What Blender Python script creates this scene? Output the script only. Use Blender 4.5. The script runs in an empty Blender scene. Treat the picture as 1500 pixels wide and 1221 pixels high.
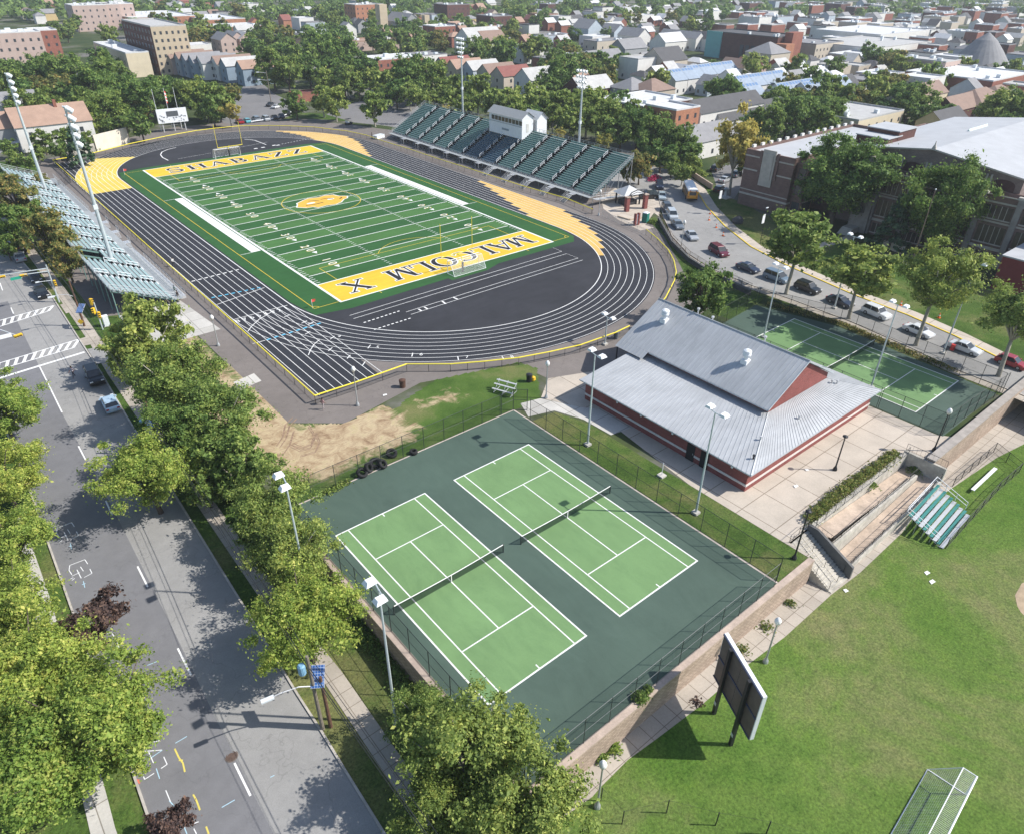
import bpy, math, random
import numpy as np
from mathutils import Vector, Matrix
random.seed(7)
SC = bpy.context.scene
COL = SC.collection
PI = math.pi
R_ = math.radians

# ------------------------------------------------------------------ camera
F_PX, W_PX, H_PX = 1045.52, 1500.0, 1221.0
PITCH, YAW, ROLL = R_(33.02), R_(40.06), R_(0.706)
CAM = np.array([-74.2, -159.64, 50.12])
_cy, _sy = math.cos(YAW), math.sin(YAW)
FW = np.array([_sy*math.cos(PITCH), _cy*math.cos(PITCH), -math.sin(PITCH)])
_ri = np.array([_cy, -_sy, 0.0]); _up = np.cross(_ri, FW)
RI = math.cos(ROLL)*_ri + math.sin(ROLL)*_up
UP = -math.sin(ROLL)*_ri + math.cos(ROLL)*_up
cd = bpy.data.cameras.new('camera'); cam = bpy.data.objects.new('camera', cd); COL.objects.link(cam)
cd.sensor_fit = 'HORIZONTAL'; cd.sensor_width = 36.0; cd.lens = F_PX/W_PX*36.0
cd.clip_start = 0.5; cd.clip_end = 6000
cam.matrix_world = Matrix(((RI[0], UP[0], -FW[0], CAM[0]), (RI[1], UP[1], -FW[1], CAM[1]), (RI[2], UP[2], -FW[2], CAM[2]), (0, 0, 0, 1)))
SC.camera = cam

def G(u, v, z=0.0):
    """where the sight line of a photo pixel meets the level z (survey of the place from the photograph)"""
    d = FW + RI*(u-W_PX/2)/F_PX - UP*(v-H_PX/2)/F_PX
    p = CAM + d*((z-CAM[2])/d[2])
    return float(p[0]), float(p[1])
def PX(p):
    d = np.array(p, float)-CAM; w = d@FW
    return W_PX/2+F_PX*(d@RI)/w, H_PX/2-F_PX*(d@UP)/w
def depth(p):
    return float((np.array(p, float)-CAM)@FW)

# ------------------------------------------------------------------ materials
def nodes(name):
    m = bpy.data.materials.new(name); m.use_nodes = True
    nt = m.node_tree; nt.nodes.clear()
    out = nt.nodes.new('ShaderNodeOutputMaterial')
    return m, nt, out
def N(nt, typ, **kw):
    n = nt.nodes.new(typ)
    for k, v in kw.items():
        if k.startswith('i_'):
            n.inputs[k[2:].replace('_', ' ')].default_value = v
        else: setattr(n, k, v)
    return n
def rgba(c): return (c[0], c[1], c[2], 1.0)
def s2l(r, g, b):
    f = lambda c: (c/255/12.92) if c/255 <= .04045 else ((c/255+.055)/1.055)**2.4
    return (f(r), f(g), f(b))
def ramp(nt, fac, stops):
    r = nt.nodes.new('ShaderNodeValToRGB')
    el = r.color_ramp.elements
    while len(el) > 1: el.remove(el[-1])
    el[0].position = stops[0][0]; el[0].color = rgba(stops[0][1])
    for p, c in stops[1:]:
        e = el.new(p); e.color = rgba(c)
    nt.links.new(fac, r.inputs[0]); return r.outputs[0]
def mixc(nt, fac, a, b, mode='MIX'):
    m = nt.nodes.new('ShaderNodeMix'); m.data_type = 'RGBA'; m.blend_type = mode
    for sock, v in ((m.inputs[0], fac), (m.inputs[6], a), (m.inputs[7], b)):
        if hasattr(v, 'node'): nt.links.new(v, sock)
        elif isinstance(v, (int, float)): sock.default_value = v
        else: sock.default_value = rgba(v)
    return m.outputs[2]
def noise(nt, vec, scale, detail=4, rough=.6, dist=0):
    n = N(nt, 'ShaderNodeTexNoise'); n.inputs['Scale'].default_value = scale; n.inputs['Detail'].default_value = detail
    n.inputs['Roughness'].default_value = rough; n.inputs['Distortion'].default_value = dist
    if vec is not None: nt.links.new(vec, n.inputs['Vector'])
    return n.outputs['Fac']
def mapping(nt, vec, scale=(1, 1, 1), rot=(0, 0, 0), loc=(0, 0, 0)):
    m = N(nt, 'ShaderNodeMapping'); nt.links.new(vec, m.inputs[0])
    m.inputs['Scale'].default_value = scale; m.inputs['Rotation'].default_value = rot; m.inputs['Location'].default_value = loc
    return m.outputs[0]
def world(nt): return N(nt, 'ShaderNodeNewGeometry').outputs['Position']
def objco(nt): return N(nt, 'ShaderNodeTexCoord').outputs['Object']
def scale_c(c, k): return tuple(max(0, min(1, x*k)) for x in c)
def surf(nt, out, col, rough=.85, metal=0.0, spec=.3, bump=None, bstr=.3, bdist=.02):
    b = N(nt, 'ShaderNodeBsdfPrincipled')
    if hasattr(col, 'node'): nt.links.new(col, b.inputs['Base Color'])
    else: b.inputs['Base Color'].default_value = rgba(col)
    b.inputs['Roughness'].default_value = rough; b.inputs['Metallic'].default_value = metal
    b.inputs['Specular IOR Level'].default_value = spec
    if bump is not None:
        bn = N(nt, 'ShaderNodeBump'); bn.inputs['Strength'].default_value = bstr; bn.inputs['Distance'].default_value = bdist
        nt.links.new(bump, bn.inputs['Height']); nt.links.new(bn.outputs[0], b.inputs['Normal'])
    nt.links.new(b.outputs[0], out.inputs[0]); return b
_MC = {}
def mat(name, c, rough=.8, var=.12, scale=1.5, metal=0.0, spec=.3, fine=0.0, fscale=30, w=False):
    """plain procedural material: colour with a soft weathering noise"""
    if name in _MC: return _MC[name]
    m, nt, out = nodes(name)
    v = world(nt) if w else objco(nt)
    f = noise(nt, v, scale, 5, .65)
    col = ramp(nt, f, [(.3, scale_c(c, 1-var)), (.7, scale_c(c, 1+var))])
    if fine:
        f2 = noise(nt, v, fscale, 3, .7)
        col = mixc(nt, 1.0, col, ramp(nt, f2, [(.3, (1-fine,)*3), (.7, (1, 1, 1))]), 'MULTIPLY')
    surf(nt, out, col, rough, metal, spec)
    _MC[name] = m; return m

# ------------------------------------------------------------------ mesh builder
class MB:
    def __init__(s): s.v = []; s.f = []; s.m = []
    def add(s, vs, fs, mi=0):
        o = len(s.v); s.v += [tuple(p) for p in vs]
        for f in fs: s.f.append([o+i for i in f]); s.m.append(mi)
        return s
    def quad(s, a, b, c, d, mi=0): return s.add((a, b, c, d), ((0, 1, 2, 3),), mi)
    def poly(s, pts, mi=0): return s.add(pts, (tuple(range(len(pts))),), mi)
    def rect(s, x0, y0, x1, y1, z, mi=0): return s.quad((x0, y0, z), (x1, y0, z), (x1, y1, z), (x0, y1, z), mi)
    def box(s, x0, y0, z0, x1, y1, z1, mi=0, skip=''):
        v = [(x0, y0, z0), (x1, y0, z0), (x1, y1, z0), (x0, y1, z0), (x0, y0, z1), (x1, y0, z1), (x1, y1, z1), (x0, y1, z1)]
        fs = {'b': (3, 2, 1, 0), 't': (4, 5, 6, 7), 's': (0, 1, 5, 4), 'e': (1, 2, 6, 5), 'n': (2, 3, 7, 6), 'w': (3, 0, 4, 7)}
        return s.add(v, [f for k, f in fs.items() if k not in skip], mi)
    def cbox(s, c, sz, mi=0, rz=0.0):
        hx, hy, hz = sz[0]/2, sz[1]/2, sz[2]/2; ca, sa = math.cos(rz), math.sin(rz)
        v = []
        for z in (-hz, hz):
            for x, y in ((-hx, -hy), (hx, -hy), (hx, hy), (-hx, hy)):
                v.append((c[0]+x*ca-y*sa, c[1]+x*sa+y*ca, c[2]+z))
        return s.add(v, ((3, 2, 1, 0), (4, 5, 6, 7), (0, 1, 5, 4), (1, 2, 6, 5), (2, 3, 7, 6), (3, 0, 4, 7)), mi)
    def prism(s, pts, z0, z1, mi=0, top=None):
        n = len(pts)
        s.add([(x, y, z0) for x, y in pts]+[(x, y, z1) for x, y in pts], [(i, (i+1) % n, n+(i+1) % n, n+i) for i in range(n)], mi)
        s.poly([(x, y, z1) for x, y in pts], mi if top is None else top)
        s.poly([(x, y, z0) for x, y in reversed(pts)], mi); return s
    def tube(s, pts, r, n=6, mi=0, caps=True):
        """tube through pts, radius a number or one per point"""
        pts = [Vector(p) for p in pts]; rs = r if hasattr(r, '__len__') else [r]*len(pts)
        o = len(s.v); prev = None
        for i, p in enumerate(pts):
            d = (pts[min(i+1, len(pts)-1)]-pts[max(i-1, 0)])
            d = d.normalized() if d.length > 1e-9 else Vector((0, 0, 1))
            if prev is None:
                a = Vector((1, 0, 0)) if abs(d.x) < .8 else Vector((0, 1, 0))
                u = d.cross(a).normalized()
            else: u = (prev-d*prev.dot(d)); u = u.normalized() if u.length > 1e-6 else d.orthogonal().normalized()
            prev = u; w = d.cross(u)
            for k in range(n):
                t = 2*PI*k/n; s.v.append(tuple(p+(u*math.cos(t)+w*math.sin(t))*rs[i]))
        for i in range(len(pts)-1):
            for k in range(n):
                a = o+i*n+k; b = o+i*n+(k+1) % n
                s.f.append([a, b, b+n, a+n]); s.m.append(mi)
        if caps:
            s.f.append([o+k for k in reversed(range(n))]); s.m.append(mi)
            e = o+(len(pts)-1)*n; s.f.append([e+k for k in range(n)]); s.m.append(mi)
        return s
    def bar(s, a, b, r=.03, n=6, mi=0): return s.tube([a, b], r, n, mi)
    def lathe(s, prof, c=(0, 0, 0), n=12, mi=0):
        o = len(s.v); m = len(prof)
        for r, z in prof:
            for k in range(n):
                t = 2*PI*k/n; s.v.append((c[0]+r*math.cos(t), c[1]+r*math.sin(t), c[2]+z))
        for i in range(m-1):
            for k in range(n):
                a = o+i*n+k; b = o+i*n+(k+1) % n
                s.f.append([a, b, b+n, a+n]); s.m.append(mi)
        s.f.append([o+k for k in reversed(range(n))]); s.m.append(mi)
        s.f.append([o+(m-1)*n+k for k in range(n)]); s.m.append(mi); return s
    def strip(s, pts, w, z, mi=0, closed=False, zf=None):
        """flat ribbon of width w along 2-D pts"""
        n = len(pts); L = []; Rr = []
        for i, p in enumerate(pts):
            a = pts[(i-1) % n] if (closed or i > 0) else pts[i]; b = pts[(i+1) % n] if (closed or i < n-1) else pts[i]
            dx, dy = b[0]-a[0], b[1]-a[1]; l = math.hypot(dx, dy) or 1; nx, ny = -dy/l*w/2, dx/l*w/2
            zz = z if zf is None else zf(p[0], p[1])+z
            L.append((p[0]+nx, p[1]+ny, zz)); Rr.append((p[0]-nx, p[1]-ny, zz))
        for i in range(n if closed else n-1):
            j = (i+1) % n; s.quad(Rr[i], Rr[j], L[j], L[i], mi)
        return s
    def build(s, name, mats, parent=None, smooth=False, loc=None):
        me = bpy.data.meshes.new(name); me.from_pydata(s.v, [], s.f)
        ms = mats if isinstance(mats, (list, tuple)) else [mats]
        for m in ms: me.materials.append(m)
        if len(ms) > 1: me.polygons.foreach_set('material_index', s.m)
        if smooth: me.polygons.foreach_set('use_smooth', [True]*len(s.f))
        me.update()
        o = bpy.data.objects.new(name, me); COL.objects.link(o)
        if parent is not None: o.parent = parent
        if loc is not None: o.location = loc
        return o

# ------------------------------------------------------------------ things
def tag(o, label, cat, group=None, kind=None):
    if label: o['label'] = label
    if cat: o['category'] = cat
    if group: o['group'] = group
    if kind: o['kind'] = kind
    return o
def thing(name, label, cat, loc=(0, 0, 0), rz=0.0, group=None):
    o = bpy.data.objects.new(name, None); COL.objects.link(o)
    o.empty_display_size = .5; o.location = loc; o.rotation_euler = (0, 0, rz)
    return tag(o, label, cat, group)
def struct(name, mb, mats, smooth=False):
    o = mb.build(name, mats, None, smooth); o['kind'] = 'structure'; return o
def dup(root, loc, rz=0.0, label=None, group=None, scale=None):
    """copy of a thing with copies of its parts and sub-parts"""
    r = root.copy(); COL.objects.link(r); r.location = loc; r.rotation_euler = (0, 0, rz)
    if scale is not None: r.scale = scale
    if label: r['label'] = label
    if group: r['group'] = group
    for ch in root.children:
        c = ch.copy(); COL.objects.link(c); c.parent = r
        for g in ch.children:
            d = g.copy(); COL.objects.link(d); d.parent = c
    return r
ORD = ['first', 'second', 'third', 'fourth', 'fifth', 'sixth', 'seventh', 'eighth', 'ninth', 'tenth', 'eleventh', 'twelfth', 'thirteenth', 'fourteenth', 'fifteenth', 'sixteenth', 'seventeenth', 'eighteenth', 'nineteenth']
TENS = {2: 'twent', 3: 'thirt', 4: 'fort', 5: 'fift', 6: 'sixt', 7: 'sevent', 8: 'eight', 9: 'ninet'}
def ordinal(i):
    if i < 19: return ORD[i]
    n = i+1
    if n >= 100: return 'hundred and '+ordinal(n-101) if n > 100 else 'hundredth'
    t, u = divmod(n, 10)
    return TENS[t]+'ieth' if u == 0 else TENS[t]+'y-'+ORD[u-1]

# ------------------------------------------------------------------ light and air
SUN_EL, SUN_DIR = R_(43.0), (0.747, -0.665)
w = bpy.data.worlds.new('World'); SC.world = w; w.use_nodes = True
nt = w.node_tree; nt.nodes.clear()
wo = nt.nodes.new('ShaderNodeOutputWorld'); bg = nt.nodes.new('ShaderNodeBackground')
sky = nt.nodes.new('ShaderNodeTexSky'); sky.sky_type = 'NISHITA'; sky.sun_disc = False
sky.sun_elevation = SUN_EL; sky.sun_rotation = math.atan2(SUN_DIR[0], SUN_DIR[1]); sky.air_density = 1.0; sky.dust_density = 1.0
bg.inputs[1].default_value = 0.13
nt.links.new(sky.outputs[0], bg.inputs[0]); nt.links.new(bg.outputs[0], wo.inputs[0])
sl = bpy.data.lights.new('sun', 'SUN'); so = bpy.data.objects.new('sun', sl); COL.objects.link(so)
sl.energy = 4.8; sl.angle = R_(0.53); sl.color = (1.0, .955, .89)
sd = Vector((SUN_DIR[0]*math.cos(SUN_EL), SUN_DIR[1]*math.cos(SUN_EL), math.sin(SUN_EL)))
so.rotation_euler = sd.to_track_quat('Z', 'Y').to_euler(); so.location = (60, -60, 90)
SC.view_settings.view_transform = 'Standard'; SC.view_settings.look = 'None'; SC.view_settings.gamma = 1; SC.view_settings.exposure = 0.36
SC.cycles.use_denoising = True
SC.cycles.max_bounces = 6; SC.cycles.transparent_max_bounces = 24; SC.cycles.diffuse_bounces = 2; SC.cycles.glossy_bounces = 2
SC.cycles.transmission_bounces = 2; SC.cycles.volume_bounces = 0
# ================================================================== ground
def ZS(y): return -2.9*max(0.0, min(1.0, (-58-y)/72))           # the avenue drops towards the ball field
ZB = -3.0                                                         # level of the ball field
XW, YW = -55.2, -139.2                                            # the two court retaining walls
def GS(u, v):
    z = 0.0
    for _ in range(8): x, y = G(u, v, z); z = ZS(y)
    return x, y
def ZT(x, y):
    """height of the open ground"""
    if x < XW:
        z = ZS(y)
        if y > -99.4: z *= max(0, min(1, (XW-x)/3.2))
        return z
    return ZB if y < YW else 0.0

def grass_mat(name, a, b, c, sc=.12, fine=.5):
    m, nt, out = nodes(name); v = world(nt)
    n1 = noise(nt, v, sc, 7, .68, .6); n2 = noise(nt, v, 4.6, 5, .85); n3 = noise(nt, v, .75, 6, .8, .5); n4 = noise(nt, mapping(nt, v, (1, 1, 1), (0, 0, .6)), .028, 3, .5)
    f = N(nt, 'ShaderNodeMath', operation='MULTIPLY_ADD'); nt.links.new(n4, f.inputs[0]); f.inputs[1].default_value = .9; nt.links.new(n1, f.inputs[2])
    f2 = N(nt, 'ShaderNodeMath', operation='SUBTRACT'); nt.links.new(f.outputs[0], f2.inputs[0]); f2.inputs[1].default_value = .41
    col = ramp(nt, f2.outputs[0], [(.34, a), (.52, b), (.70, c)])
    col = mixc(nt, 1.0, col, ramp(nt, n2, [(.36, (1-fine,)*3), (.64, (1.3, 1.3, 1.2))]), 'MULTIPLY')
    col = mixc(nt, 1.0, col, ramp(nt, n3, [(.28, (.68, .74, .70)), (.5, (1, 1, 1)), (.74, (1.22, 1.14, 1.05))]), 'MULTIPLY')
    surf(nt, out, col, .95, 0, .1, n2, .6, .08); return m
M_GRASS = grass_mat('lawn_grass', (.046, .090, .020), (.076, .130, .030), (.155, .165, .066), .16)
M_FIELD = grass_mat('ball_field_grass', (.072, .150, .024), (.115, .185, .042), (.195, .200, .092), .06)
M_ROUGH = grass_mat('rough_grass', (.045, .09, .018), (.075, .12, .03), (.17, .155, .075), .12)
def asphalt_mat(name, c, var=.12, patch=.06, fine=.28, big=.2):
    m, nt, out = nodes(name); v = world(nt)
    n1 = noise(nt, v, patch, 6, .65, .4); n2 = noise(nt, v, 14, 3, .8); n3 = noise(nt, v, .7, 5, .7)
    col = ramp(nt, n1, [(.3, scale_c(c, 1-var)), (.7, scale_c(c, 1+var))])
    col = mixc(nt, 1.0, col, ramp(nt, n2, [(.2, (1-fine,)*3), (.75, (1.08,)*3)]), 'MULTIPLY')
    col = mixc(nt, 1.0, col, ramp(nt, n3, [(.3, (.9,)*3), (.72, (1.07,)*3)]), 'MULTIPLY')
    # thin dark sealed cracks
    vo = N(nt, 'ShaderNodeTexVoronoi', feature='DISTANCE_TO_EDGE'); vo.inputs['Scale'].default_value = .16
    wn = N(nt, 'ShaderNodeTexNoise'); wn.inputs['Scale'].default_value = .8; nt.links.new(v, wn.inputs['Vector'])
    ad = N(nt, 'ShaderNodeVectorMath', operation='MULTIPLY_ADD'); nt.links.new(wn.outputs['Color'], ad.inputs[0]); ad.inputs[1].default_value = (3, 3, 3); nt.links.new(v, ad.inputs[2])
    nt.links.new(ad.outputs[0], vo.inputs['Vector'])
    col = mixc(nt, 1.0, col, ramp(nt, vo.outputs['Distance'], [(.0, (1-big,)*3), (.012, (1, 1, 1))]), 'MULTIPLY')
    surf(nt, out, col, .9, 0, .25); return m
M_ROAD = asphalt_mat('old_asphalt', (.315, .31, .30))
M_ROAD2 = asphalt_mat('newer_asphalt', (.182, .182, .190), .08, .05, .16, .12)
M_LOT = asphalt_mat('lot_asphalt', (.21, .205, .205))
M_PATH = asphalt_mat('path_asphalt', (.205, .182, .168), .14)
def concrete_mat(name, c, joint=3.0, jw=.012, stain=.2, rot=0):
    m, nt, out = nodes(name); v = world(nt)
    n1 = noise(nt, v, .25, 6, .65); n2 = noise(nt, v, 5, 4, .7)
    col = ramp(nt, n1, [(.28, scale_c(c, 1-stain)), (.6, c), (.8, scale_c(c, 1+stain*.4))])
    col = mixc(nt, 1.0, col, ramp(nt, n2, [(.2, (.86,)*3), (.7, (1.05,)*3)]), 'MULTIPLY')
    b = N(nt, 'ShaderNodeTexBrick', offset=0.0, squash=1.0)
    nt.links.new(mapping(nt, v, (1/joint,)*3, (0, 0, rot)), b.inputs['Vector'])
    b.inputs['Color1'].default_value = (1, 1, 1, 1); b.inputs['Color2'].default_value = (.88, .88, .87, 1); b.inputs['Mortar'].default_value = (.45, .43, .4, 1)
    b.inputs['Scale'].default_value = 1; b.inputs['Mortar Size'].default_value = jw; b.inputs['Brick Width'].default_value = 1; b.inputs['Row Height'].default_value = 1
    col = mixc(nt, 1.0, col, b.outputs['Color'], 'MULTIPLY')
    surf(nt, out, col, .9, 0, .2); return m
M_CONC = concrete_mat('plaza_concrete', (.55, .485, .41), 4.2)
M_CONC2 = concrete_mat('pale_concrete', (.56, .54, .50), 3.6)
M_WALK = concrete_mat('pavement_concrete', (.47, .42, .36), 1.6, .02)
M_KERB = mat('kerb_stone', (.42, .39, .35), .9, .25, 1.0, w=True)
M_WHITE = mat('white_line_paint', (.80, .80, .78), .7, .1, 2.0, w=True, fine=.12)
M_YEL = mat('yellow_paint', (.72, .52, .05), .7, .1, 1.0, w=True)
def city_mat():
    m, nt, out = nodes('city_ground'); v = world(nt)
    n1 = noise(nt, v, .035, 6, .6); n2 = noise(nt, v, .3, 4, .7)
    col = ramp(nt, n1, [(.40, (.04, .066, .022)), (.52, (.075, .095, .04)), (.60, (.16, .155, .14)), (.70, (.24, .23, .22))])
    col = mixc(nt, 1.0, col, ramp(nt, n2, [(.25, (.7,)*3), (.7, (1.1,)*3)]), 'MULTIPLY')
    surf(nt, out, col, .95, 0, .1); return m
M_CITY = city_mat()

g = MB(); g.poly([(XW, YW, 0), (-17.6, YW, 0), (-17.6, -136.4, 0), (7, -136.4, 0), (7, YW, 0), (2600, YW, 0), (2600, 3200, 0), (XW, 3200, 0)])
struct('ground', g, M_CITY)
# sloping strip left of the courts, with the avenue on it
g = MB(); xs = [-2600, -400, -120, -90, -78, -66, -62, XW-3.2, XW-2, XW-1, XW]
ys = [-600, -200, -150, -140]+list(np.arange(-130, -99.9, 5))+[-99.45, -99.35]+list(np.arange(-95, -57, 4))+[-56, 0, 100, 400, 3200]
ys = sorted(set(float(y) for y in ys))
for j in range(len(ys)-1):
    for i in range(len(xs)-1):
        q = [(xs[i], ys[j]), (xs[i+1], ys[j]), (xs[i+1], ys[j+1]), (xs[i], ys[j+1])]
        g.quad(*[(x, y, ZT(min(x, XW-1e-6), y) if x < XW else (ZS(y) if y < -99.4 else 0.0)) for x, y in q])
struct('street_ground', g, M_GRASS)
g = MB(); g.rect(XW, -600, 2600, YW, ZB)
struct('ball_field', g, M_FIELD)

def sheet(name, pts, z, m, zf=None):
    """flat ground patch from 2-D points"""
    g = MB(); g.poly([(x, y, z+(zf(x, y) if zf else 0)) for x, y in pts]); return struct(name, g, m)
def along(pts, step):
    out = []
    for a, b in zip(pts[:-1], pts[1:]):
        n = max(1, int(math.hypot(b[0]-a[0], b[1]-a[1])/step))
        out += [(a[0]+(b[0]-a[0])*i/n, a[1]+(b[1]-a[1])*i/n) for i in range(n)]
    return out+[pts[-1]]
zsf = lambda x, y: ZS(y)

# ---- the avenue at the left (kerb lines read off the photo)
KR = [(-63.2, 300), (-63.0, 10)]+[GS(u, v) for u, v in ((74, 431), (114, 494), (141, 535), (185, 609), (293, 784), (369, 907), (436, 1017), (471, 1071), (508, 1132), (557, 1211))]
KR += [(KR[-1][0]-.4, -150), (KR[-1][0]-.6, -230)]
KL = [(-76.6, 300), (-76.0, 10), (-75.3, -60)]+[GS(u, v) for u, v in ((48, 728), (67, 784), (104, 888), (197, 1137), (220, 1204))]
KL += [(KL[-1][0]-.2, -150), (KL[-1][0]-.4, -230)]
def xat(line, y):
    for a, b in zip(line[:-1], line[1:]):
        if b[1] <= y <= a[1]: return a[0]+(b[0]-a[0])*(a[1]-y)/(a[1]-b[1] or 1)
    return line[-1][0]
SEAM = [(-67.6, 300), (-67.6, 0)]+[GS(u, v) for u, v in ((88, 600), (139, 693), (179, 771), (253, 920), (307, 1033), (400, 1220))]+[(-69.0, -230)]
rows = sorted([300, 100, 20, 0, -20, -40, -50, -58]+[-62-4*i for i in range(18)]+[-134, -150, -230], reverse=True)
g = MB()
for a, b in zip(rows[:-1], rows[1:]):
    for l, r, mi in ((KL, SEAM, 0), (SEAM, KR, 1)):
        if mi == 0 and b > -30: k = 1
        else: k = mi
        g.quad((xat(l, b), b, ZS(b)+.02), (xat(r, b), b, ZS(b)+.02), (xat(r, a), a, ZS(a)+.02), (xat(l, a), a, ZS(a)+.02), k)
struct('avenue', g, [M_ROAD2, M_ROAD])
# kerbs: real steps
def kerb(name, line, w=.18, h=.14, zf=zsf, m=None):
    g = MB(); pts = along(line, 5)
    for a, b in zip(pts[:-1], pts[1:]):
        dx, dy = b[0]-a[0], b[1]-a[1]; l = math.hypot(dx, dy) or 1; nx, ny = -dy/l*w/2, dx/l*w/2
        za, zb = zf(*a), zf(*b)
        p = [(a[0]-nx, a[1]-ny), (b[0]-nx, b[1]-ny), (b[0]+nx, b[1]+ny), (a[0]+nx, a[1]+ny)]; zz = [za, zb, zb, za]
        g.add([(x, y, z) for (x, y), z in zip(p, zz)]+[(x, y, z+h) for (x, y), z in zip(p, zz)],
              ((4, 5, 6, 7), (0, 1, 5, 4), (2, 3, 7, 6)))
    return struct(name, g, m or M_KERB)
kerb('kerb_right', [p for p in KR if p[1] < 200]); kerb('kerb_left', [p for p in KL if p[1] < 200])
# pavement beside the avenue, and the near one across it
def walk(name, line, w, m, z=.05, zf=zsf):
    g = MB(); g.strip(along(line, 4), w, z, 0, False, zf); return struct(name, g, m)
walk('pavement', [(-60.6, 120), (-60.2, -20)]+[GS(u, v) for u, v in ((140, 500), (167, 545), (205, 600), (300, 735), (400, 880), (487, 990), (570, 1112))]+[(-60.6, -150), (-60.6, -200)], 1.7, M_WALK, .045)
walk('pavement_far_side', [GS(u, v) for u, v in ((20, 760), (60, 880), (100, 1020), (142, 1180), (152, 1221))]+[(-79.6, -160)], 1.5, M_CONC2, .045)
g = MB()
for q in (((88, 447), (105, 442), (120, 452), (97, 460)), ((117, 497), (140, 490), (150, 502), (124, 507))): g.poly([(x, y, .07) for x, y in [GS(*p) for p in q]])
struct('crossing_ramps', g, M_WALK)
sheet('driveway', [GS(*p) for p in ((128, 512), (152, 508), (165, 530), (142, 534))], .075, M_ROAD)
# paint on the avenue
g = MB()
def pline(a, b, w, zf=GS, z=.028, mi=0):
    a, b = zf(*a), zf(*b); g.strip(along([a, b], 4), w, z, mi, False, zsf)
for a, b in (((0, 415), (4, 426)), ((16, 451), (20, 460)), ((57, 535), (91, 604)), ((115, 653), (126, 674)), ((155, 733), (164.5, 754)), ((201.5, 829), (216.5, 859)), ((260.5, 949), (280, 988.5)), ((343.5, 1117), (367, 1165))): pline(a, b, .16)
def ladder(c, n, wl=.22):
    """ladder crossing between two long lines: c = far left, far right, near right, near left pixels"""
    A, B, C_, D = [GS(*p) for p in c]
    for p, q in ((A, B), (D, C_)): g.strip(along([p, q], 3), wl, .028, 0, False, zsf)
    for i in range(n+1):
        t = i/n; p = (A[0]+(B[0]-A[0])*t, A[1]+(B[1]-A[1])*t); q = (D[0]+(C_[0]-D[0])*t, D[1]+(C_[1]-D[1])*t)
        g.strip([p, q], .42, .032, 0, False, zsf)
ladder(((-30, 478), (78, 448), (71, 456), (-30, 488)), 9)
ladder(((-30, 541), (116, 497), (107, 510), (-30, 550)), 11)
a, b = GS(-20, 560), GS(124, 516); g.strip(along([a, b], 3), .5, .03, 0, False, zsf)
struct('avenue_markings', g, M_WHITE)
# utility survey marks sprayed on the asphalt
g = MB()
def seg(u0, v0, u1, v1, mi=0, w=.07): g.strip([GS(u0, v0), GS(u1, v1)], w, .03, mi, False, zsf)
def bracket(cx, cy, s, k=1.0):
    for pts in (((-14, -9), (-15, -2), (-11, 4)), ((-14, -9), (7, -17), (11, -11)), ((14, -4), (17, 2), (6, 8)), ((-11, 6), (0, 1))):
        for (a, b), (c, d) in zip(pts[:-1], pts[1:]): seg(cx+a*s, cy+b*s, cx+c*s, cy+d*s)
    seg(cx-4*s, cy-3*s, cx+2*s, cy+9*s); seg(cx+1*s, cy-7*s, cx+5*s, cy-1*s); seg(cx-13*s, cy+10*s, cx-9*s, cy+8*s); seg(cx-11*s, cy+12*s, cx-7*s, cy+9*s)
    seg(cx+5*s, cy+13*s, cx+7*s, cy+22*s, 1); seg(cx+3*s, cy+18*s, cx+8*s, cy+16*s, 1)
bracket(98, 782, 1.0); bracket(117, 837, 1.05); bracket(155, 945, 1.15)
for s_ in ((219, 1062, 225, 1068), (225, 1086, 233, 1085), (233, 1085, 229, 1071), (211, 1100, 237, 1098), (218, 1101, 225, 1117), (240, 1108, 245, 1119), (245, 1119, 236, 1125), (208, 1131, 212, 1141), (212, 1141, 226, 1132), (243, 1157, 250, 1174), (271, 1189, 278, 1200), (270, 1211, 291, 1203), (284, 1213, 288, 1221), (134, 951, 158, 943), (172, 941, 171, 947)): seg(*s_)
for s_ in ((216, 974, 231, 968), (257, 1088, 274, 1078), (222, 1109, 238, 1098), (325, 1182, 344, 1171), (396, 1138, 402, 1135), (229, 1125, 234, 1140), (248, 1172, 255, 1180), (270, 1211, 274, 1221)): seg(*s_, 1)
for s_ in ((256, 1096, 262, 1109), (262, 1109, 268, 1117), (268, 1117, 271, 1130), (262, 1113, 268, 1113), (283, 1163, 288, 1172), (288, 1172, 293, 1186), (302, 1210, 306, 1221)): seg(*s_, 2, .12)
for s_ in ((200, 1141, 205, 1147), (204, 1141, 200, 1148)): seg(*s_, 3, .12)
struct('sprayed_survey_marks', g, [mat('white_spray', (.72, .73, .74), .8, .1, w=True), mat('blue_spray', (.38, .56, .66), .8, .1, w=True), mat('yellow_spray', (.62, .52, .12), .8, .1, w=True), mat('red_spray', (.55, .16, .1), .8, .1, w=True)])
t = thing('manhole_cover', 'round brown iron manhole cover by the dashed line of the avenue', 'manhole cover', (*GS(339, 1107), ZS(GS(339, 1107)[1])+.02))
g = MB(); g.lathe([(.42, 0), (.42, .012), (.36, .014), (.35, .008), (.3, .008), (.29, .014), (.02, .014)], n=24); g.build('lid', mat('rusty_iron', (.11, .075, .06), .8, .3, 6), t)
g = MB(); g.lathe([(.52, -.01), (.52, .006), (.43, .006), (.43, -.01)], n=24); g.build('frame', mat('iron_ring', (.16, .13, .11), .8, .3, 6), t)

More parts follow.
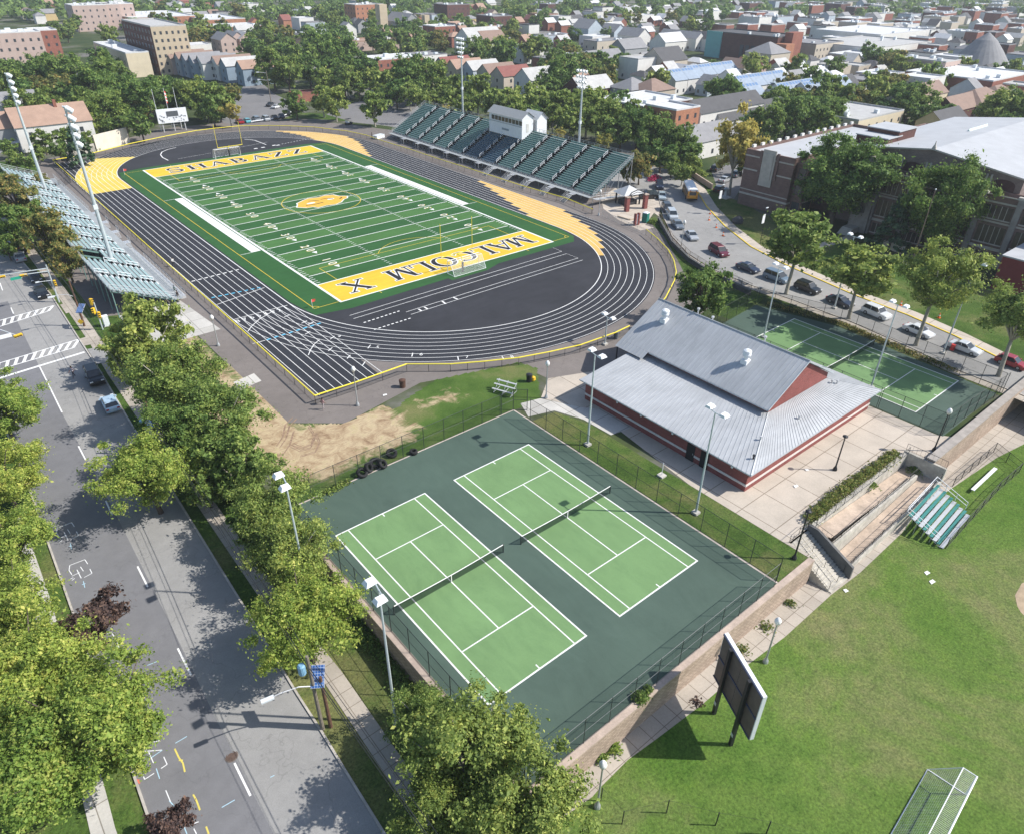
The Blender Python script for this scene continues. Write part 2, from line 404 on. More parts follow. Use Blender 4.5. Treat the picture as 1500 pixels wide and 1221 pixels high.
# ---- lawns, paths and dirt on the plateau
sheet('track_apron', [(-46.5, 84), (-43, 84), (-30, 88), (-20, 97), (0, 107), (20, 104), (40, 92), (50, 76), (56, 60), (70, 60), (72, -46), (52, -46), (50, -62), (46, -74), (38, -86), (26, -95), (10, -98), (-4, -100), (-14.3, -96.5), (-15, -90.5), (-29, -86), (-42, -88.5), (-47.5, -84), (-47.8, -40), (-58, -36), (-58, 62), (-46.5, 62)], .008, M_PATH)
sheet('visitor_lawn', [(-60, 62), (-46.6, 62), (-45, 84), (-60, 92)], .012, M_GRASS)
sheet('parking_lawn', [(16, 107), (28, 104), (44, 93), (54, 78), (58, 66), (68, 66), (60, 84), (52, 98), (40, 112), (28, 116), (16, 116)], .012, M_GRASS)
lawn = [(-26.5, -86.5), (-14.5, -89.6), (-13.5, -93), (-18.6, -99.6), (-23.6, -99.8), (-54, -99.5), (-54, -93), (-38.5, -91.5), (-33, -88.4)]
def ragged(pts, amp=.5, step=1.2, seed=1):
    rr = random.Random(seed)
    return [(p[0]+rr.uniform(-amp, amp), p[1]+rr.uniform(-amp, amp)) for p in along(pts+[pts[0]], step)[:-1]]
STRAW = [[G(u, v) for u, v in ((318, 500), (345, 520), (382, 548), (436, 602), (448, 618), (510, 604), (560, 592), (580, 600), (612, 632), (616, 640), (560, 662), (505, 690), (460, 706), (400, 706), (372, 660), (362, 600))], [G(u, v) for u, v in ((616, 588), (668, 571), (678, 580), (624, 600))], [(-47.9, -45), (-47.9, -84), (-42.5, -88.7), (-42, -92), (-54.9, -92), (-54.9, -58), (-53, -50)]]
AREA = [lawn]+STRAW
def sdist(poly, X, Y):
    """signed distance to a polygon, positive inside"""
    P_ = np.array(poly); Q = np.roll(P_, -1, 0); best = np.full(X.shape, 1e9); ins = np.zeros(X.shape, bool)
    for (ax, ay), (bx, by) in zip(P_, Q):
        dx, dy = bx-ax, by-ay; t = np.clip(((X-ax)*dx+(Y-ay)*dy)/(dx*dx+dy*dy+1e-12), 0, 1); best = np.minimum(best, np.hypot(X-ax-t*dx, Y-ay-t*dy))
        ins ^= ((ay > Y) != (by > Y)) & (X < (bx-ax)*(Y-ay)/(by-ay+1e-12)+ax)
    return np.where(ins, best, -best)
st = .35; gx, gy = np.meshgrid(np.arange(-55.2, -13, st), np.arange(-99.6, -44, st)); area = np.max([sdist(p, gx, gy) for p in AREA], 0); sv = np.max([sdist(p, gx, gy) for p in STRAW], 0)
apron = sdist([(-29, -86), (-42, -88.5), (-47.5, -84), (-47.7, -45), (-20, -45), (-13, -60), (-13, -90.3)], gx, gy)
ok = (area > -.15) & (apron < .1); idx = -np.ones(gx.shape, int); g = MB(); at_ = []
def vid(j, i):
    if idx[j, i] < 0: idx[j, i] = len(g.v); g.v.append((gx[j, i], gy[j, i], .013)); at_.append(max(0, min(1, .5+sv[j, i]/7)))
    return int(idx[j, i])
for j in range(gx.shape[0]-1):
    for i in range(gx.shape[1]-1):
        if ok[j, i] and ok[j, i+1] and ok[j+1, i] and ok[j+1, i+1]: g.f.append([vid(j, i), vid(j, i+1), vid(j+1, i+1), vid(j+1, i)]); g.m.append(0)
def straw_mat():
    m, nt, out = nodes('lawn_and_straw'); v = world(nt)
    at = N(nt, 'ShaderNodeAttribute'); at.attribute_name = 'dry'
    n0 = noise(nt, v, .45, 7, .72, .8); n1 = noise(nt, v, .5, 7, .72, .9); n2 = noise(nt, mapping(nt, v, (1, 4.5, 1), (0, 0, .45)), 1.5, 6, .78); n3 = noise(nt, v, 5, 4, .8); n5 = noise(nt, v, .16, 5, .6)
    st_ = ramp(nt, n1, [(.30, (.21, .135, .085)), (.43, (.36, .265, .165)), (.56, (.48, .385, .25)), (.70, (.42, .36, .19)), (.82, (.20, .24, .07))])
    st_ = mixc(nt, 1.0, st_, ramp(nt, n2, [(.28, (.62, .58, .55)), (.5, (.98,)*3), (.74, (1.2, 1.18, 1.15))]), 'MULTIPLY')
    gr = ramp(nt, n5, [(.34, (.05, .10, .02)), (.52, (.085, .145, .032)), (.70, (.17, .18, .07))])
    gr = mixc(nt, 1.0, gr, ramp(nt, n3, [(.25, (.6,)*3), (.7, (1.2,)*3)]), 'MULTIPLY')
    a = N(nt, 'ShaderNodeMath', operation='MULTIPLY_ADD'); nt.links.new(n0, a.inputs[0]); a.inputs[1].default_value = 1.5
    b = N(nt, 'ShaderNodeMath', operation='SUBTRACT'); nt.links.new(at.outputs['Fac'], b.inputs[0]); b.inputs[1].default_value = .82; nt.links.new(b.outputs[0], a.inputs[2])
    mk = ramp(nt, a.outputs[0], [(.38, (0, 0, 0)), (.62, (1, 1, 1))])
    col = mixc(nt, mk, gr, st_)
    surf(nt, out, col, .95, 0, .1, n2, .6, .07); return m
o = struct('court_lawn', g, straw_mat()); o.data.attributes.new('dry', 'FLOAT', 'POINT').data.foreach_set('value', at_)
g = MB()
for pts in (((406, 652), (414, 640), (418, 622), (428, 612)), ((402, 668), (416, 664), (425, 650), (430, 632)), ((440, 668), (462, 662), (468, 648), (462, 634)), ((424, 652), (440, 660), (455, 656), (462, 640), (452, 624)), ((410, 655), (419, 642), (424, 624), (434, 614)), ((428, 650), (443, 656), (456, 651), (459, 640))):
    for o_ in (-.09, .1): g.strip([(p[0]+o_*1.3, p[1]+o_) for p in along([G(*p) for p in pts], .6)], .13, .018+.001*(o_ > 0))
struct('tyre_ruts', g, mat('rut_dirt', (.27, .185, .125), .95, .4, 2.5, w=True))
sheet('concrete_landing', [(-55.2, -37.5), (-45.4, -37.5), (-44.2, -52.5), (-55.2, -52.5)], .02, M_CONC2)
sheet('concrete_slab', [G(*p) for p in ((342, 560), (372, 547), (383, 558), (352, 572))], .02, M_CONC2)
# plaza round the field house, running to the ball-field wall
sheet('plaza', [(-18.6, -99.5), (-14.3, -96.2), (-3, -100.6), (12, -97.6), (17.5, -101), (13.9, -101.1), (14.4, -137.2), (15.6, -138.8), (7, -138.8), (7, -136.4), (-17.5, -136.4), (-17.5, -138.8), (-17.9, -138.8), (-17.9, -124), (-15.2, -106)], .012, M_CONC)
sheet('white_path', [(-21.6, -98.8), (-18.7, -99.5), (-16.0, -104.5), (-14.3, -106.5), (-14.3, -112), (-17.6, -111.5), (-17.8, -106.8), (-19.3, -102.9), (-22.9, -101.9)], .017, M_CONC2)
sheet('building_lawn', [(-23.2, -103), (-19.4, -103.2), (-17.95, -108), (-17.95, -139), (-23.2, -139)], .016, M_GRASS)
sheet('ball_field_path', [G(u, v, ZB) for u, v in ((828, 1195), (868, 1166), (880, 1152), (920, 1112), (960, 1083), (1030, 1030), (1098, 971), (1150, 932), (1217, 871), (1260, 838), (1321, 780), (1345, 748), (1460, 670), (1500, 650))]+[(40, -140.6), (40, YW-.2), (-55, YW-.2)], ZB+.012, M_WALK)
# dirt of the infield at the frame's edge
ic, ie = G(1585, 905, ZB), G(1497, 898, ZB); ir = math.hypot(ic[0]-ie[0], ic[1]-ie[1])
sheet('infield_dirt', ragged([(ic[0]+ir*math.cos(t), ic[1]+ir*math.sin(t)) for t in np.linspace(0, 2*PI, 24)[:-1]], .12, .6, 3), ZB+.012, mat('infield_dirt_m', (.38, .295, .20), .95, .2, 1, w=True))
# ---- upper road past the school, gate court, its kerbs
RN = [(62, -6), (63, -30), G(965, 290), G(972, 318), G(985, 347), G(1008, 372), G(1040, 393), G(1100, 418), G(1165, 441), G(1250, 473), G(1330, 508), G(1400, 541), G(1500, 580), (29.5, -165), (29, -215)]
RF = [(84, 22), (88, -18), G(988, 250), G(1018, 275), G(1035, 303), G(1062, 332), G(1100, 362), G(1150, 388), G(1250, 432), G(1330, 462), G(1400, 493), G(1500, 543), (37.5, -165), (37, -215)]
g = MB(); g.poly([(x, y, .018) for x, y in RN]+[(x, y, .018) for x, y in reversed(RF)])
struct('school_road', g, M_ROAD)
flat = lambda x, y: 0.0
kerb('road_kerb_near', RN[2:], .2, .13, flat); kerb('road_kerb_far', RF[1:], .25, .13, flat, M_YEL)
def offset(line, d):
    out = []
    for i, p in enumerate(line):
        a = line[max(i-1, 0)]; b = line[min(i+1, len(line)-1)]; dx, dy = b[0]-a[0], b[1]-a[1]; l = math.hypot(dx, dy) or 1
        out.append((p[0]-dy/l*d, p[1]+dx/l*d))
    return out
walk('pavement_school', offset(RF[1:], 1.3), 2.2, M_CONC, .03, flat)
walk('pavement_courts', offset(RN[5:], -.95), 1.5, M_WALK, .03, flat)
sheet('school_lawn', offset(RF[2:], 2.45)+[(62, -215), (70, -150), (70, -84), (80, -60), (92, -40)], .012, M_GRASS)
sheet('court_verge', [(37, -93), (35, -100), (33.9, -114), (31.2, -132), (30.9, -139), (36.5, -139), (33.2, -132), (35.6, -114), (37.4, -97)], .014, M_ROUGH)
sheet('bank_grass', [G(u, v) for u, v in ((948, 322), (960, 318), (985, 352), (1008, 376), (1040, 398), (1100, 423), (1120, 436), (1105, 450), (1076, 470), (1045, 460), (1012, 420), (992, 380), (972, 346))], .014, M_GRASS)
sheet('gate_court', [G(u, v) for u, v in ((884, 306), (880, 290), (910, 270), (952, 268), (968, 300), (966, 318), (958, 312), (945, 330), (958, 334), (938, 338), (905, 322))], .016, M_CONC)
sheet('car_park', [G(u, v) for u, v in ((320, 180), (328, 165), (340, 146), (352, 132), (362, 120), (384, 122), (402, 138), (428, 150), (438, 160), (427, 169), (405, 178), (352, 183))], .016, M_LOT)
sheet('rear_car_park', [G(u, v) for u, v in ((478, 168), (520, 150), (560, 143), (640, 150), (660, 178), (600, 190), (560, 184), (520, 180))], .016, M_LOT)
sheet('school_car_park', [G(u, v) for u, v in ((1048, 268), (1040, 245), (1085, 240), (1095, 262), (1075, 292), (1055, 290))], .016, M_LOT)
# ================================================================== track and football field
R0, YC, LW = 31.6, 48.5, 1.22
RO = R0+8*LW
def pos(r, s):
    """point of the oval at radius r; s = metres along the inner kerb from the lower end of the right-hand straight"""
    L = 2*YC; T = PI*R0; per = 2*L+2*T
    s = s % per
    if s < L: return (r, -YC+s)
    s -= L
    if s < T: a = s/R0; return (r*math.cos(a), YC+r*math.sin(a))
    s -= T
    if s < L: return (-r, YC-s)
    a = (s-L)/R0; return (-r*math.cos(a), -YC-r*math.sin(a))
def s_of(x, y):
    L = 2*YC; T = PI*R0
    if abs(y) <= YC: return (y+YC) if x > 0 else L+T+(YC-y)
    if y > 0: return L+R0*math.atan2(y-YC, x)
    a = math.atan2(-(y+YC), -x); s = 2*L+T+R0*(a if a >= 0 else a+2*PI)
    return s
PER = 4*YC+2*PI*R0
def oval(r, n=64):
    p = [(r, -YC), (r, YC)]+[(r*math.cos(PI*i/n), YC+r*math.sin(PI*i/n)) for i in range(1, n)]+[(-r, YC), (-r, -YC)]
    return p+[(-r*math.cos(PI*i/n), -YC-r*math.sin(PI*i/n)) for i in range(1, n)]
def rubber(name, c, var=.12):
    m, nt, out = nodes(name); v = world(nt)
    n1 = noise(nt, v, .12, 6, .65, .5); n2 = noise(nt, v, 9, 3, .8); n3 = noise(nt, mapping(nt, v, (.25, 1.2, 1)), .6, 4, .7)
    col = ramp(nt, n1, [(.3, scale_c(c, 1-var)), (.7, scale_c(c, 1+var))])
    col = mixc(nt, 1.0, col, ramp(nt, n2, [(.2, (.8,)*3), (.75, (1.1,)*3)]), 'MULTIPLY')
    col = mixc(nt, 1.0, col, ramp(nt, n3, [(.35, (.9,)*3), (.7, (1.08,)*3)]), 'MULTIPLY')
    surf(nt, out, col, .85, 0, .3); return m
M_TRACK = rubber('track_rubber', (.031, .033, .041))
M_DZONE = rubber('infield_rubber', (.035, .036, .042), .25)
M_EX1 = rubber('orange_lane_rubber', (.66, .43, .13), .07)
M_EX2 = rubber('lemon_lane_rubber', (.70, .52, .10), .06)
M_TURF = rubber('turf_dark', (.028, .104, .027), .10)
M_TURF2 = rubber('turf_light', (.062, .160, .042), .10)
M_GOLD = rubber('end_zone_gold', (.70, .475, .04), .07)
M_BLACK = mat('black_letter_paint', (.02, .02, .024), .8, .15, 1, w=True)
M_BLUEP = mat('blue_hurdle_paint', (.1, .42, .62), .8, .1, 1, w=True)

g = MB(); g.poly([(x, y, .016) for x, y in oval(R0+.1)])
struct('track_infield', g, M_DZONE)
g = MB()
inn, out_ = oval(R0), oval(RO+.25)
for i in range(len(inn)):
    j = (i+1) % len(inn)
    g.quad((*inn[i], .022), (*out_[i], .022), (*out_[j], .022), (*inn[j], .022))
# chutes of the long straight, beyond the bends
g.poly([(-RO-.25, -80.6, .020), (-32.2, -80.6, .020), (-R0, -YC-4, .020), (-R0, -YC, .020), (-RO-.25, -YC, .020)])
g.poly([(-RO-.25, YC, .020), (-R0, YC, .020), (-R0, YC+6, .020), (-31.9, 77.5, .020), (-RO-.25, 77.5, .020)])
struct('running_track', g, M_TRACK)
g = MB()
def zone(s0, s1, mi, lanes=range(8), z=.026):
    for i in lanes:
        a = s0(i); b = s1(i); n = max(2, int(abs(b-a)/1.2))
        ra, rb = R0+i*LW, R0+(i+1)*LW
        for k in range(n):
            p, q = a+(b-a)*k/n, a+(b-a)*(k+1)/n
            g.quad((*pos(ra, p), z), (*pos(rb, p), z), (*pos(rb, q), z), (*pos(ra, q), z), mi)
lin = lambda a, b: (lambda i: a+(b-a)*i/7)
zone(lin(s_of(*G(904, 374))-PER, s_of(*G(836, 307))), lin(s_of(*G(783, 312)), s_of(*G(714, 263))), 0)
zone(lin(s_of(*G(543, 229)), s_of(*G(514, 200))), lin(s_of(*G(462, 204)), s_of(*G(404, 193))), 0)
sE = 2*YC+PI*R0
zone(lambda i: sE-26+i*.4, lambda i: sE+9.5, 1)
struct('exchange_zones', g, [M_EX1, M_EX2])
g = MB(); LWD = .09
for i in range(9):
    r = R0+i*LW
    g.strip(oval(r), LWD if i else .16, .031, 0, True)
    g.strip([(-r, 77.3), (-r, -80.4)], LWD, .033+.0004*i)
def cross(u0, v0, u1, v1, w=.14, mi=0, z=.036): g.strip([G(u0, v0), G(u1, v1)], w, z, mi)
cross(340.8, 468.9, 421, 447.6); cross(318, 446.5, 387.3, 421.8); cross(370, 504, 388.6, 499)
for i in range(8):
    for (u0, v0, u1, v1, mi) in ((278.7, 413.3, 352, 394.7, 0), (308, 437, 384, 421, 1), (388.6, 499, 472.4, 472.8, 1)):
        a, b = G(u0, v0), G(u1, v1); t = (i+.2)/8; e = (i+.75)/8
        g.strip([(a[0]+(b[0]-a[0])*t, a[1]+(b[1]-a[1])*t), (a[0]+(b[0]-a[0])*e, a[1]+(b[1]-a[1])*e)], .34, .037, mi)
for a in (((363, 486), (369, 478), (380, 468), (402, 455)), ((451.7, 520.6), (455, 513), (460, 505), (467.9, 498))): g.strip([G(*p) for p in a], .13, .038)
for u, v in ((421, 463), (446, 472), (451, 488), (487, 495), (511, 523), (533, 533), (484, 512), (541, 508), (604, 520), (671, 525), (737, 525), (456, 474)):
    x, y = G(u, v); s = s_of(x, y); p, q = pos(math.hypot(x, y+YC)-.55, s), pos(math.hypot(x, y+YC)+.6, s)
    g.strip([p, q], .15, .0385)
# long-jump runways and take-off boards on both infield ends
for a in ((512.2, 462.5, 823, 368.6), (517.8, 467.2, 830, 372), (594.8, 457.4, 846.8, 378.4), (601.8, 461, 853.8, 381.2), (260, 233.3, 309.3, 224.4), (338, 218.5, 392, 208.5)): cross(*a, w=.10, z=.024)
for a in ((806, 361.5, 823, 368.6), (830, 372, 846.8, 378.4)): cross(*a, w=.05, z=.024)
for a in ((613, 453, 617.5, 456), (621.5, 450, 626.5, 453.2), (647.5, 441.5, 653, 445.5), (664, 436, 670.5, 438.8)): cross(*a, w=.3, z=.026)
for u, v in ((374.7, 218), (385.3, 216.3), (401.3, 213.3), (407.3, 213)):
    x, y = G(u, v); g.rect(x-.55, y-.4, x+.55, y+.4, .024)
for (u0, v0, u1, v1) in ((531.8, 473.4, 587, 455.2), (547.2, 483.5, 603.2, 465.8), (412, 211.5, 450, 204)):
    a, b = G(u0, v0), G(u1, v1)
    for k in range(9):
        t, e = (k+.15)/9, (k+.7)/9
        g.strip([(a[0]+(b[0]-a[0])*t, a[1]+(b[1]-a[1])*t), (a[0]+(b[0]-a[0])*e, a[1]+(b[1]-a[1])*e)], .26, .024)
for a in (((246.4, 235.3), (238, 231), (235.2, 227), (237.3, 223), (245.9, 219.3), (258, 216.5)), ((358, 204.4), (366, 204.8), (373.3, 206), (390, 212.4))): g.strip([G(*p) for p in a], .28, .024)
struct('track_markings', g, [M_WHITE, M_BLUEP])

# ---------------------------------------------------------------- writing
def text_mesh(s, size):
    cu = bpy.data.curves.new('t', 'FONT'); cu.body = s; cu.size = size; cu.align_x = 'CENTER'; cu.align_y = 'CENTER'
    o = bpy.data.objects.new('t', cu); COL.objects.link(o)
    dg = bpy.context.evaluated_depsgraph_get(); me = o.evaluated_get(dg).to_mesh()
    vs = [tuple(v.co) for v in me.vertices]; fs = [tuple(p.vertices) for p in me.polygons]
    o.evaluated_get(dg).to_mesh_clear(); bpy.data.objects.remove(o); bpy.data.curves.remove(cu)
    return vs, fs
_TX = {}
def text(g, s, size, loc, ang=0.0, mi=0, sx=1.0, basis=None):
    """write s with its centre at loc; flat on the ground turned by ang, or on the plane of basis=(right, up)"""
    if s not in _TX: _TX[s] = text_mesh(s, 1.0)
    vs, fs = _TX[s]; ca, sa = math.cos(ang), math.sin(ang)
    if basis is None: P_ = [(loc[0]+(x*sx*ca-y*sa)*size, loc[1]+(x*sx*sa+y*ca)*size, loc[2]) for x, y, z in vs]
    else: P_ = [tuple(Vector(loc)+Vector(basis[0])*x*sx*size+Vector(basis[1])*y*size) for x, y, z in vs]
    g.add(P_, fs, mi)
def arc(cx, cy, rx, ry, a0, a1, wf, n=14):
    p = [];
    for i in range(n+1):
        t = R_(a0+(a1-a0)*i/n); p.append((cx+rx*math.cos(t), cy+ry*math.sin(t), wf(t)))
    return p
K, T_ = .21, .08
def serif(x, y, w=.34): return [(x-w/2, y, .075), (x+w/2, y, .075)]
bowl = lambda t: .07+.15*abs(math.cos(t))
LETTERS = {
    'M': [[(.14, .04, T_), (.14, .96, T_)], [(.16, .95, K), (.5, .05, K)], [(.5, .05, T_), (.84, .95, T_)], [(.86, .04, K), (.86, .96, K)], serif(.1, .04, .3), serif(.88, .04, .36), serif(.1, .96, .3), serif(.9, .96, .3)],
    'A': [[(.12, .05, T_), (.48, .97, T_)], [(.48, .97, K), (.86, .05, K)], [(.25, .34, .08), (.7, .34, .08)], serif(.11, .04, .28), serif(.86, .04, .36)],
    'L': [[(.3, .04, K), (.3, .96, K)], [(.14, .04, .08), (.88, .04, .08)], [(.87, .04, .07), (.87, .3, .07)], serif(.3, .96, .4)],
    'C': [arc(.52, .5, .40, .45, 48, 312, bowl, 24), [(.8, .68, .07), (.8, .95, .07)]],
    'O': [arc(.5, .5, .40, .45, 0, 360, bowl, 32)],
    'X': [[(.16, .95, K), (.84, .05, K)], [(.84, .95, T_), (.16, .05, T_)], serif(.17, .04, .3), serif(.83, .04, .36), serif(.17, .96, .36), serif(.83, .96, .3)],
    'S': [arc(.5, .72, .28, .23, 20, 250, lambda t: .1+.07*abs(math.cos(t)), 14)+arc(.5, .27, .30, .23, 80, -160, lambda t: .12+.08*abs(math.cos(t)), 14), [(.8, .72, .07), (.8, .96, .07)], [(.19, .04, .07), (.19, .28, .07)]],
    'H': [[(.2, .04, K), (.2, .96, K)], [(.8, .04, K), (.8, .96, K)], [(.2, .5, .08), (.8, .5, .08)], serif(.2, .04), serif(.8, .04), serif(.2, .96), serif(.8, .96)],
    'B': [[(.25, .04, K), (.25, .96, K)], arc(.42, .73, .30, .23, 90, -90, bowl), arc(.42, .27, .36, .23, 90, -90, bowl), [(.12, .96, .075), (.45, .96, .075)], [(.12, .04, .075), (.45, .04, .075)], [(.25, .5, .075), (.45, .5, .075)]],
    'Z': [[(.12, .95, .09), (.86, .95, .09)], [(.78, .93, K), (.2, .07, K)], [(.12, .05, .09), (.88, .05, .09)], [(.15, .95, .07), (.15, .72, .07)], [(.86, .05, .07), (.86, .28, .07)]],
}
def letter(g, ch, cx, cy, w, h, flip, z, mi_fill, mi_edge, edge=.05):
    sg = -1 if flip else 1
    k = 0
    for ex, mi, zz in ((edge, mi_edge, z), (0, mi_fill, z+.016)):
        for prim in LETTERS[ch]:
            pts = [((p[0]-.5)*w*sg+cx, (p[1]-.5)*h*sg+cy) for p in prim]; ws = [(p[2]+2*ex)*h*.82 for p in prim]
            closed = len(pts) > 4 and math.hypot(pts[0][0]-pts[-1][0], pts[0][1]-pts[-1][1]) < .05
            if not closed and ex:
                for i, j in ((0, 1), (-1, -2)):
                    dx, dy = pts[i][0]-pts[j][0], pts[i][1]-pts[j][1]; l = math.hypot(dx, dy); pts[i] = (pts[i][0]+dx/l*ex*h*.8, pts[i][1]+dy/l*ex*h*.8)
            n = len(pts); L = []; Rr = []
            for i, p in enumerate(pts):
                a, b = pts[max(i-1, 0)], pts[min(i+1, n-1)]
                if closed and i in (0, n-1): a, b = pts[-2], pts[1]
                dx, dy = b[0]-a[0], b[1]-a[1]; l = math.hypot(dx, dy) or 1
                L.append((p[0]-dy/l*ws[i]/2, p[1]+dx/l*ws[i]/2, zz+.0013*k)); Rr.append((p[0]+dy/l*ws[i]/2, p[1]-dx/l*ws[i]/2, zz+.0013*k))
            for i in range(n-1): g.quad(Rr[i], Rr[i+1], L[i+1], L[i], mi)
            k += 1
        k = 0

# ---------------------------------------------------------------- the football field: turf, yard lines, end zones, lettering
g = MB(); HW, GL, EL = 24.384, 45.72, 54.864
fm = [M_TURF, M_TURF2, M_GOLD, M_WHITE, M_YEL, M_BLACK, mat('emblem_orange', (.68, .40, .06), .8, .12, 1.2, w=True)]
corner = [(31.1, -YC+1)]
tf = [(31.2, -50), (31.2, 50), (30.2, 56.0), (24, 57.6), (-24, 57.6), (-30.2, 56.0), (-31.2, 50), (-31.2, -50), (-30.2, -57.0), (-24, -58.2), (-4, -57.6), (-4, -58.8), (4, -58.8), (8, -57.4), (28, -57.4), (30.2, -55)]
g.poly([(x, y, .026) for x, y in tf], 0)
for k in range(20):
    if k % 2: g.rect(-HW, -GL+k*4.572, HW, -GL+(k+1)*4.572, .031, 1)
for s in (-1, 1): g.rect(-HW, min(s*GL, s*EL), HW, max(s*GL, s*EL), .031, 2)
for k in range(1, 20):
    y = -GL+k*4.572; g.rect(-HW+.8, y-.11, HW-.8, y+.11, .036, 3)
for s in (-1, 1):
    g.rect(-HW, s*GL-.13, HW, s*GL+.13, .036, 3); g.rect(-HW-.2, s*EL-.16, HW+.2, s*EL+.16, .036, 3)
    x0, x1 = sorted((s*HW-.22, s*HW+.22)); g.rect(x0, -EL+.17, x1, EL-.17, .0365, 3)
    x0, x1 = sorted((s*(HW+.45), s*(HW+2.3))); g.rect(x0, -22.86, x1, 22.86, .0362, 3)
    for yy in (-22.86, 22.86):
        x0, x1 = sorted((s*(HW+2.3), s*(HW+4.6))); g.rect(x0, yy-.07, x1, yy+.07, .0362, 3)
    for k in range(1, 100):
        y = -GL+k*.9144
        if k % 5 == 0: continue
        x0, x1 = sorted((s*(HW-.35), s*(HW-1.2))); g.rect(x0, y-.07, x1, y+.07, .036, 3)
        x0, x1 = sorted((s*8.12, s*8.8)); g.rect(x0, y-.07, x1, y+.07, .036, 3)
# soccer lines in yellow
yl = lambda pts, z=.0395, w=.11, cl=False: g.strip(pts, w, z, 4, cl)
for s in (-1, 1): yl([(s*29.2, -54.5), (s*29.2, 54.5)])
for s in (-1, 1):
    yl([(-29.2, s*54.6), (-HW-.3, s*54.6)]); yl([(29.2, s*54.6), (HW+.3, s*54.6)])
    yl([(-20.2, s*(GL-.2)), (-20.2, s*38.6)]); yl([(20.2, s*(GL-.2)), (20.2, s*38.6)]); yl([(-20.2, s*38.6), (20.2, s*38.6)], .0402)
    yl([(9.15*math.cos(t), s*(43.9-9.15*math.sin(t))) for t in np.linspace(R_(36), R_(144), 18)], .0402)
    yl([(s*29.2-s*.9*math.sin(t), -54.6+.9*math.cos(t)) for t in np.linspace(0, PI/2, 6)], .0402)
    for x in (-17, 17): g.strip([(x, s*EL), (x, s*(EL+1))], .12, .0395, 4)
yl([(9.15*math.cos(t), 9.15*math.sin(t)) for t in np.linspace(0, 2*PI, 48)[:-1]], .0402, .14, True)
# yard numbers, feet to the side lines
for s in (-1, 1):
    for k, n in enumerate((10, 20, 30, 40, 50, 40, 30, 20, 10)):
        y = -GL+9.144*(k+1); ang = -PI/2 if s < 0 else PI/2; x = s*(HW-7.3)
        for ii, ch in enumerate(str(n)):
            dy = (-1.25 if ii else 1.25)*(1 if s < 0 else -1)
            for ox, oy, mi, z in ((.1, .1, 4, .041), (0, 0, 3, .043)): text(g, ch, 2.5, (x+ox*s, y+dy-oy, z), ang, mi, 1.0)
        if n != 50:
            d = -1 if k < 4 else 1; yy = y+d*2.5
            g.poly([(x+.75, yy, .043), (x+.75-1.1, yy, .043), (x+.2, yy+d*1.3, .043)][::d], 3)
for ch, x in zip('MALCOLM X', np.linspace(19.3, -18.9, 9)):
    if ch != ' ': letter(g, ch, x, -(GL+EL)/2, 5.0, 5.2, True, .041, 5, 3)
for ch, x in zip('SHABAZZ', np.linspace(-17.6, 17.8, 7)): letter(g, ch, x, (GL+EL)/2, 5.2, 5.2, False, .041, 5, 3)
# plain orange patch with white edge where the midfield emblem lies
def blob(pts, z, mi, k=1.0, off=(0, 0)): g.poly([(x*k+off[0], y*k+off[1], z) for x, y in pts], mi)
em = [(-5.4, -.6), (-4.6, -1.9), (-3.2, -2.0), (-2.2, -2.9), (0, -2.6), (1.6, -3.0), (3.4, -2.4), (4.2, -1.2), (5.6, -.9), (5.9, .2), (4.8, 1.1), (3.9, 2.4), (2.0, 2.9), (.4, 2.5), (-1.4, 3.0), (-3.0, 2.5), (-4.2, 1.5), (-5.3, .7)]
em = [(x*1.12+.5*math.sin(3*y), y*1.35) for x, y in em]
blob(em, .041, 3, 1.055); blob(em, .044, 6)
for c, r1, r2 in (((-2.6, .2), 1.1, .5), ((2.7, .5), .9, .55)): g.poly([(c[0]+r1*math.cos(t), c[1]+r2*math.sin(t), .047) for t in np.arange(0, 2*PI, .4)], 3)
for pts in (((-4.4, -.8), (-2, -1.2), (0, -.9)), ((.6, 1.7), (2.2, 1.5), (3.2, .2)), ((4.3, -.8), (5.2, -.3), (5.3, .4)), ((-2.4, 2.0), (-1, 1.6), (-.3, .6))): g.strip(pts, .34, .050, 5)
struct('football_field', g, fm)
# lane digits
g = MB()
for i in range(8):
    a, b = G(343, 472.5), G(424, 451); t = (i+.5)/8
    text(g, str(8-i), 1.5, (a[0]+(b[0]-a[0])*t, a[1]+(b[1]-a[1])*t, .04), 0)
for n, (u, v) in (('3', (450, 474)), ('4', (492, 493)), ('5', (548, 509)), ('6', (612, 519.5)), ('7', (679, 523.5)), ('8', (745, 523))):
    x, y = G(u+5, v); text(g, n, 1.1, (x, y, .04), math.atan2(y+YC, x)+PI/2)
struct('lane_numbers', g, M_WHITE)

# ---------------------------------------------------------------- tennis courts
def court_mat(name, c):
    m, nt, out = nodes(name); v = world(nt)
    n1 = noise(nt, v, .14, 6, .6, .4); n2 = noise(nt, v, 12, 3, .8)
    col = ramp(nt, n1, [(.3, scale_c(c, .9)), (.7, scale_c(c, 1.1))])
    n3 = noise(nt, mapping(nt, v, (1, .35, 1)), .5, 6, .75, 1.2); n4 = noise(nt, v, 1.6, 6, .8, .5)
    col = mixc(nt, 1.0, col, ramp(nt, n2, [(.2, (.86,)*3), (.75, (1.06,)*3)]), 'MULTIPLY')
    col = mixc(nt, 1.0, col, ramp(nt, n3, [(.28, (.86, .88, .88)), (.5, (1, 1, 1)), (.72, (1.10, 1.08, 1.08))]), 'MULTIPLY')
    col = mixc(nt, 1.0, col, ramp(nt, n4, [(.22, (.82, .84, .84)), (.34, (1, 1, 1))]), 'MULTIPLY')
    surf(nt, out, col, .8, 0, .3); return m
M_CT = court_mat('court_green', (.155, .270, .112)); M_PAD = court_mat('pad_green', (.070, .110, .086))
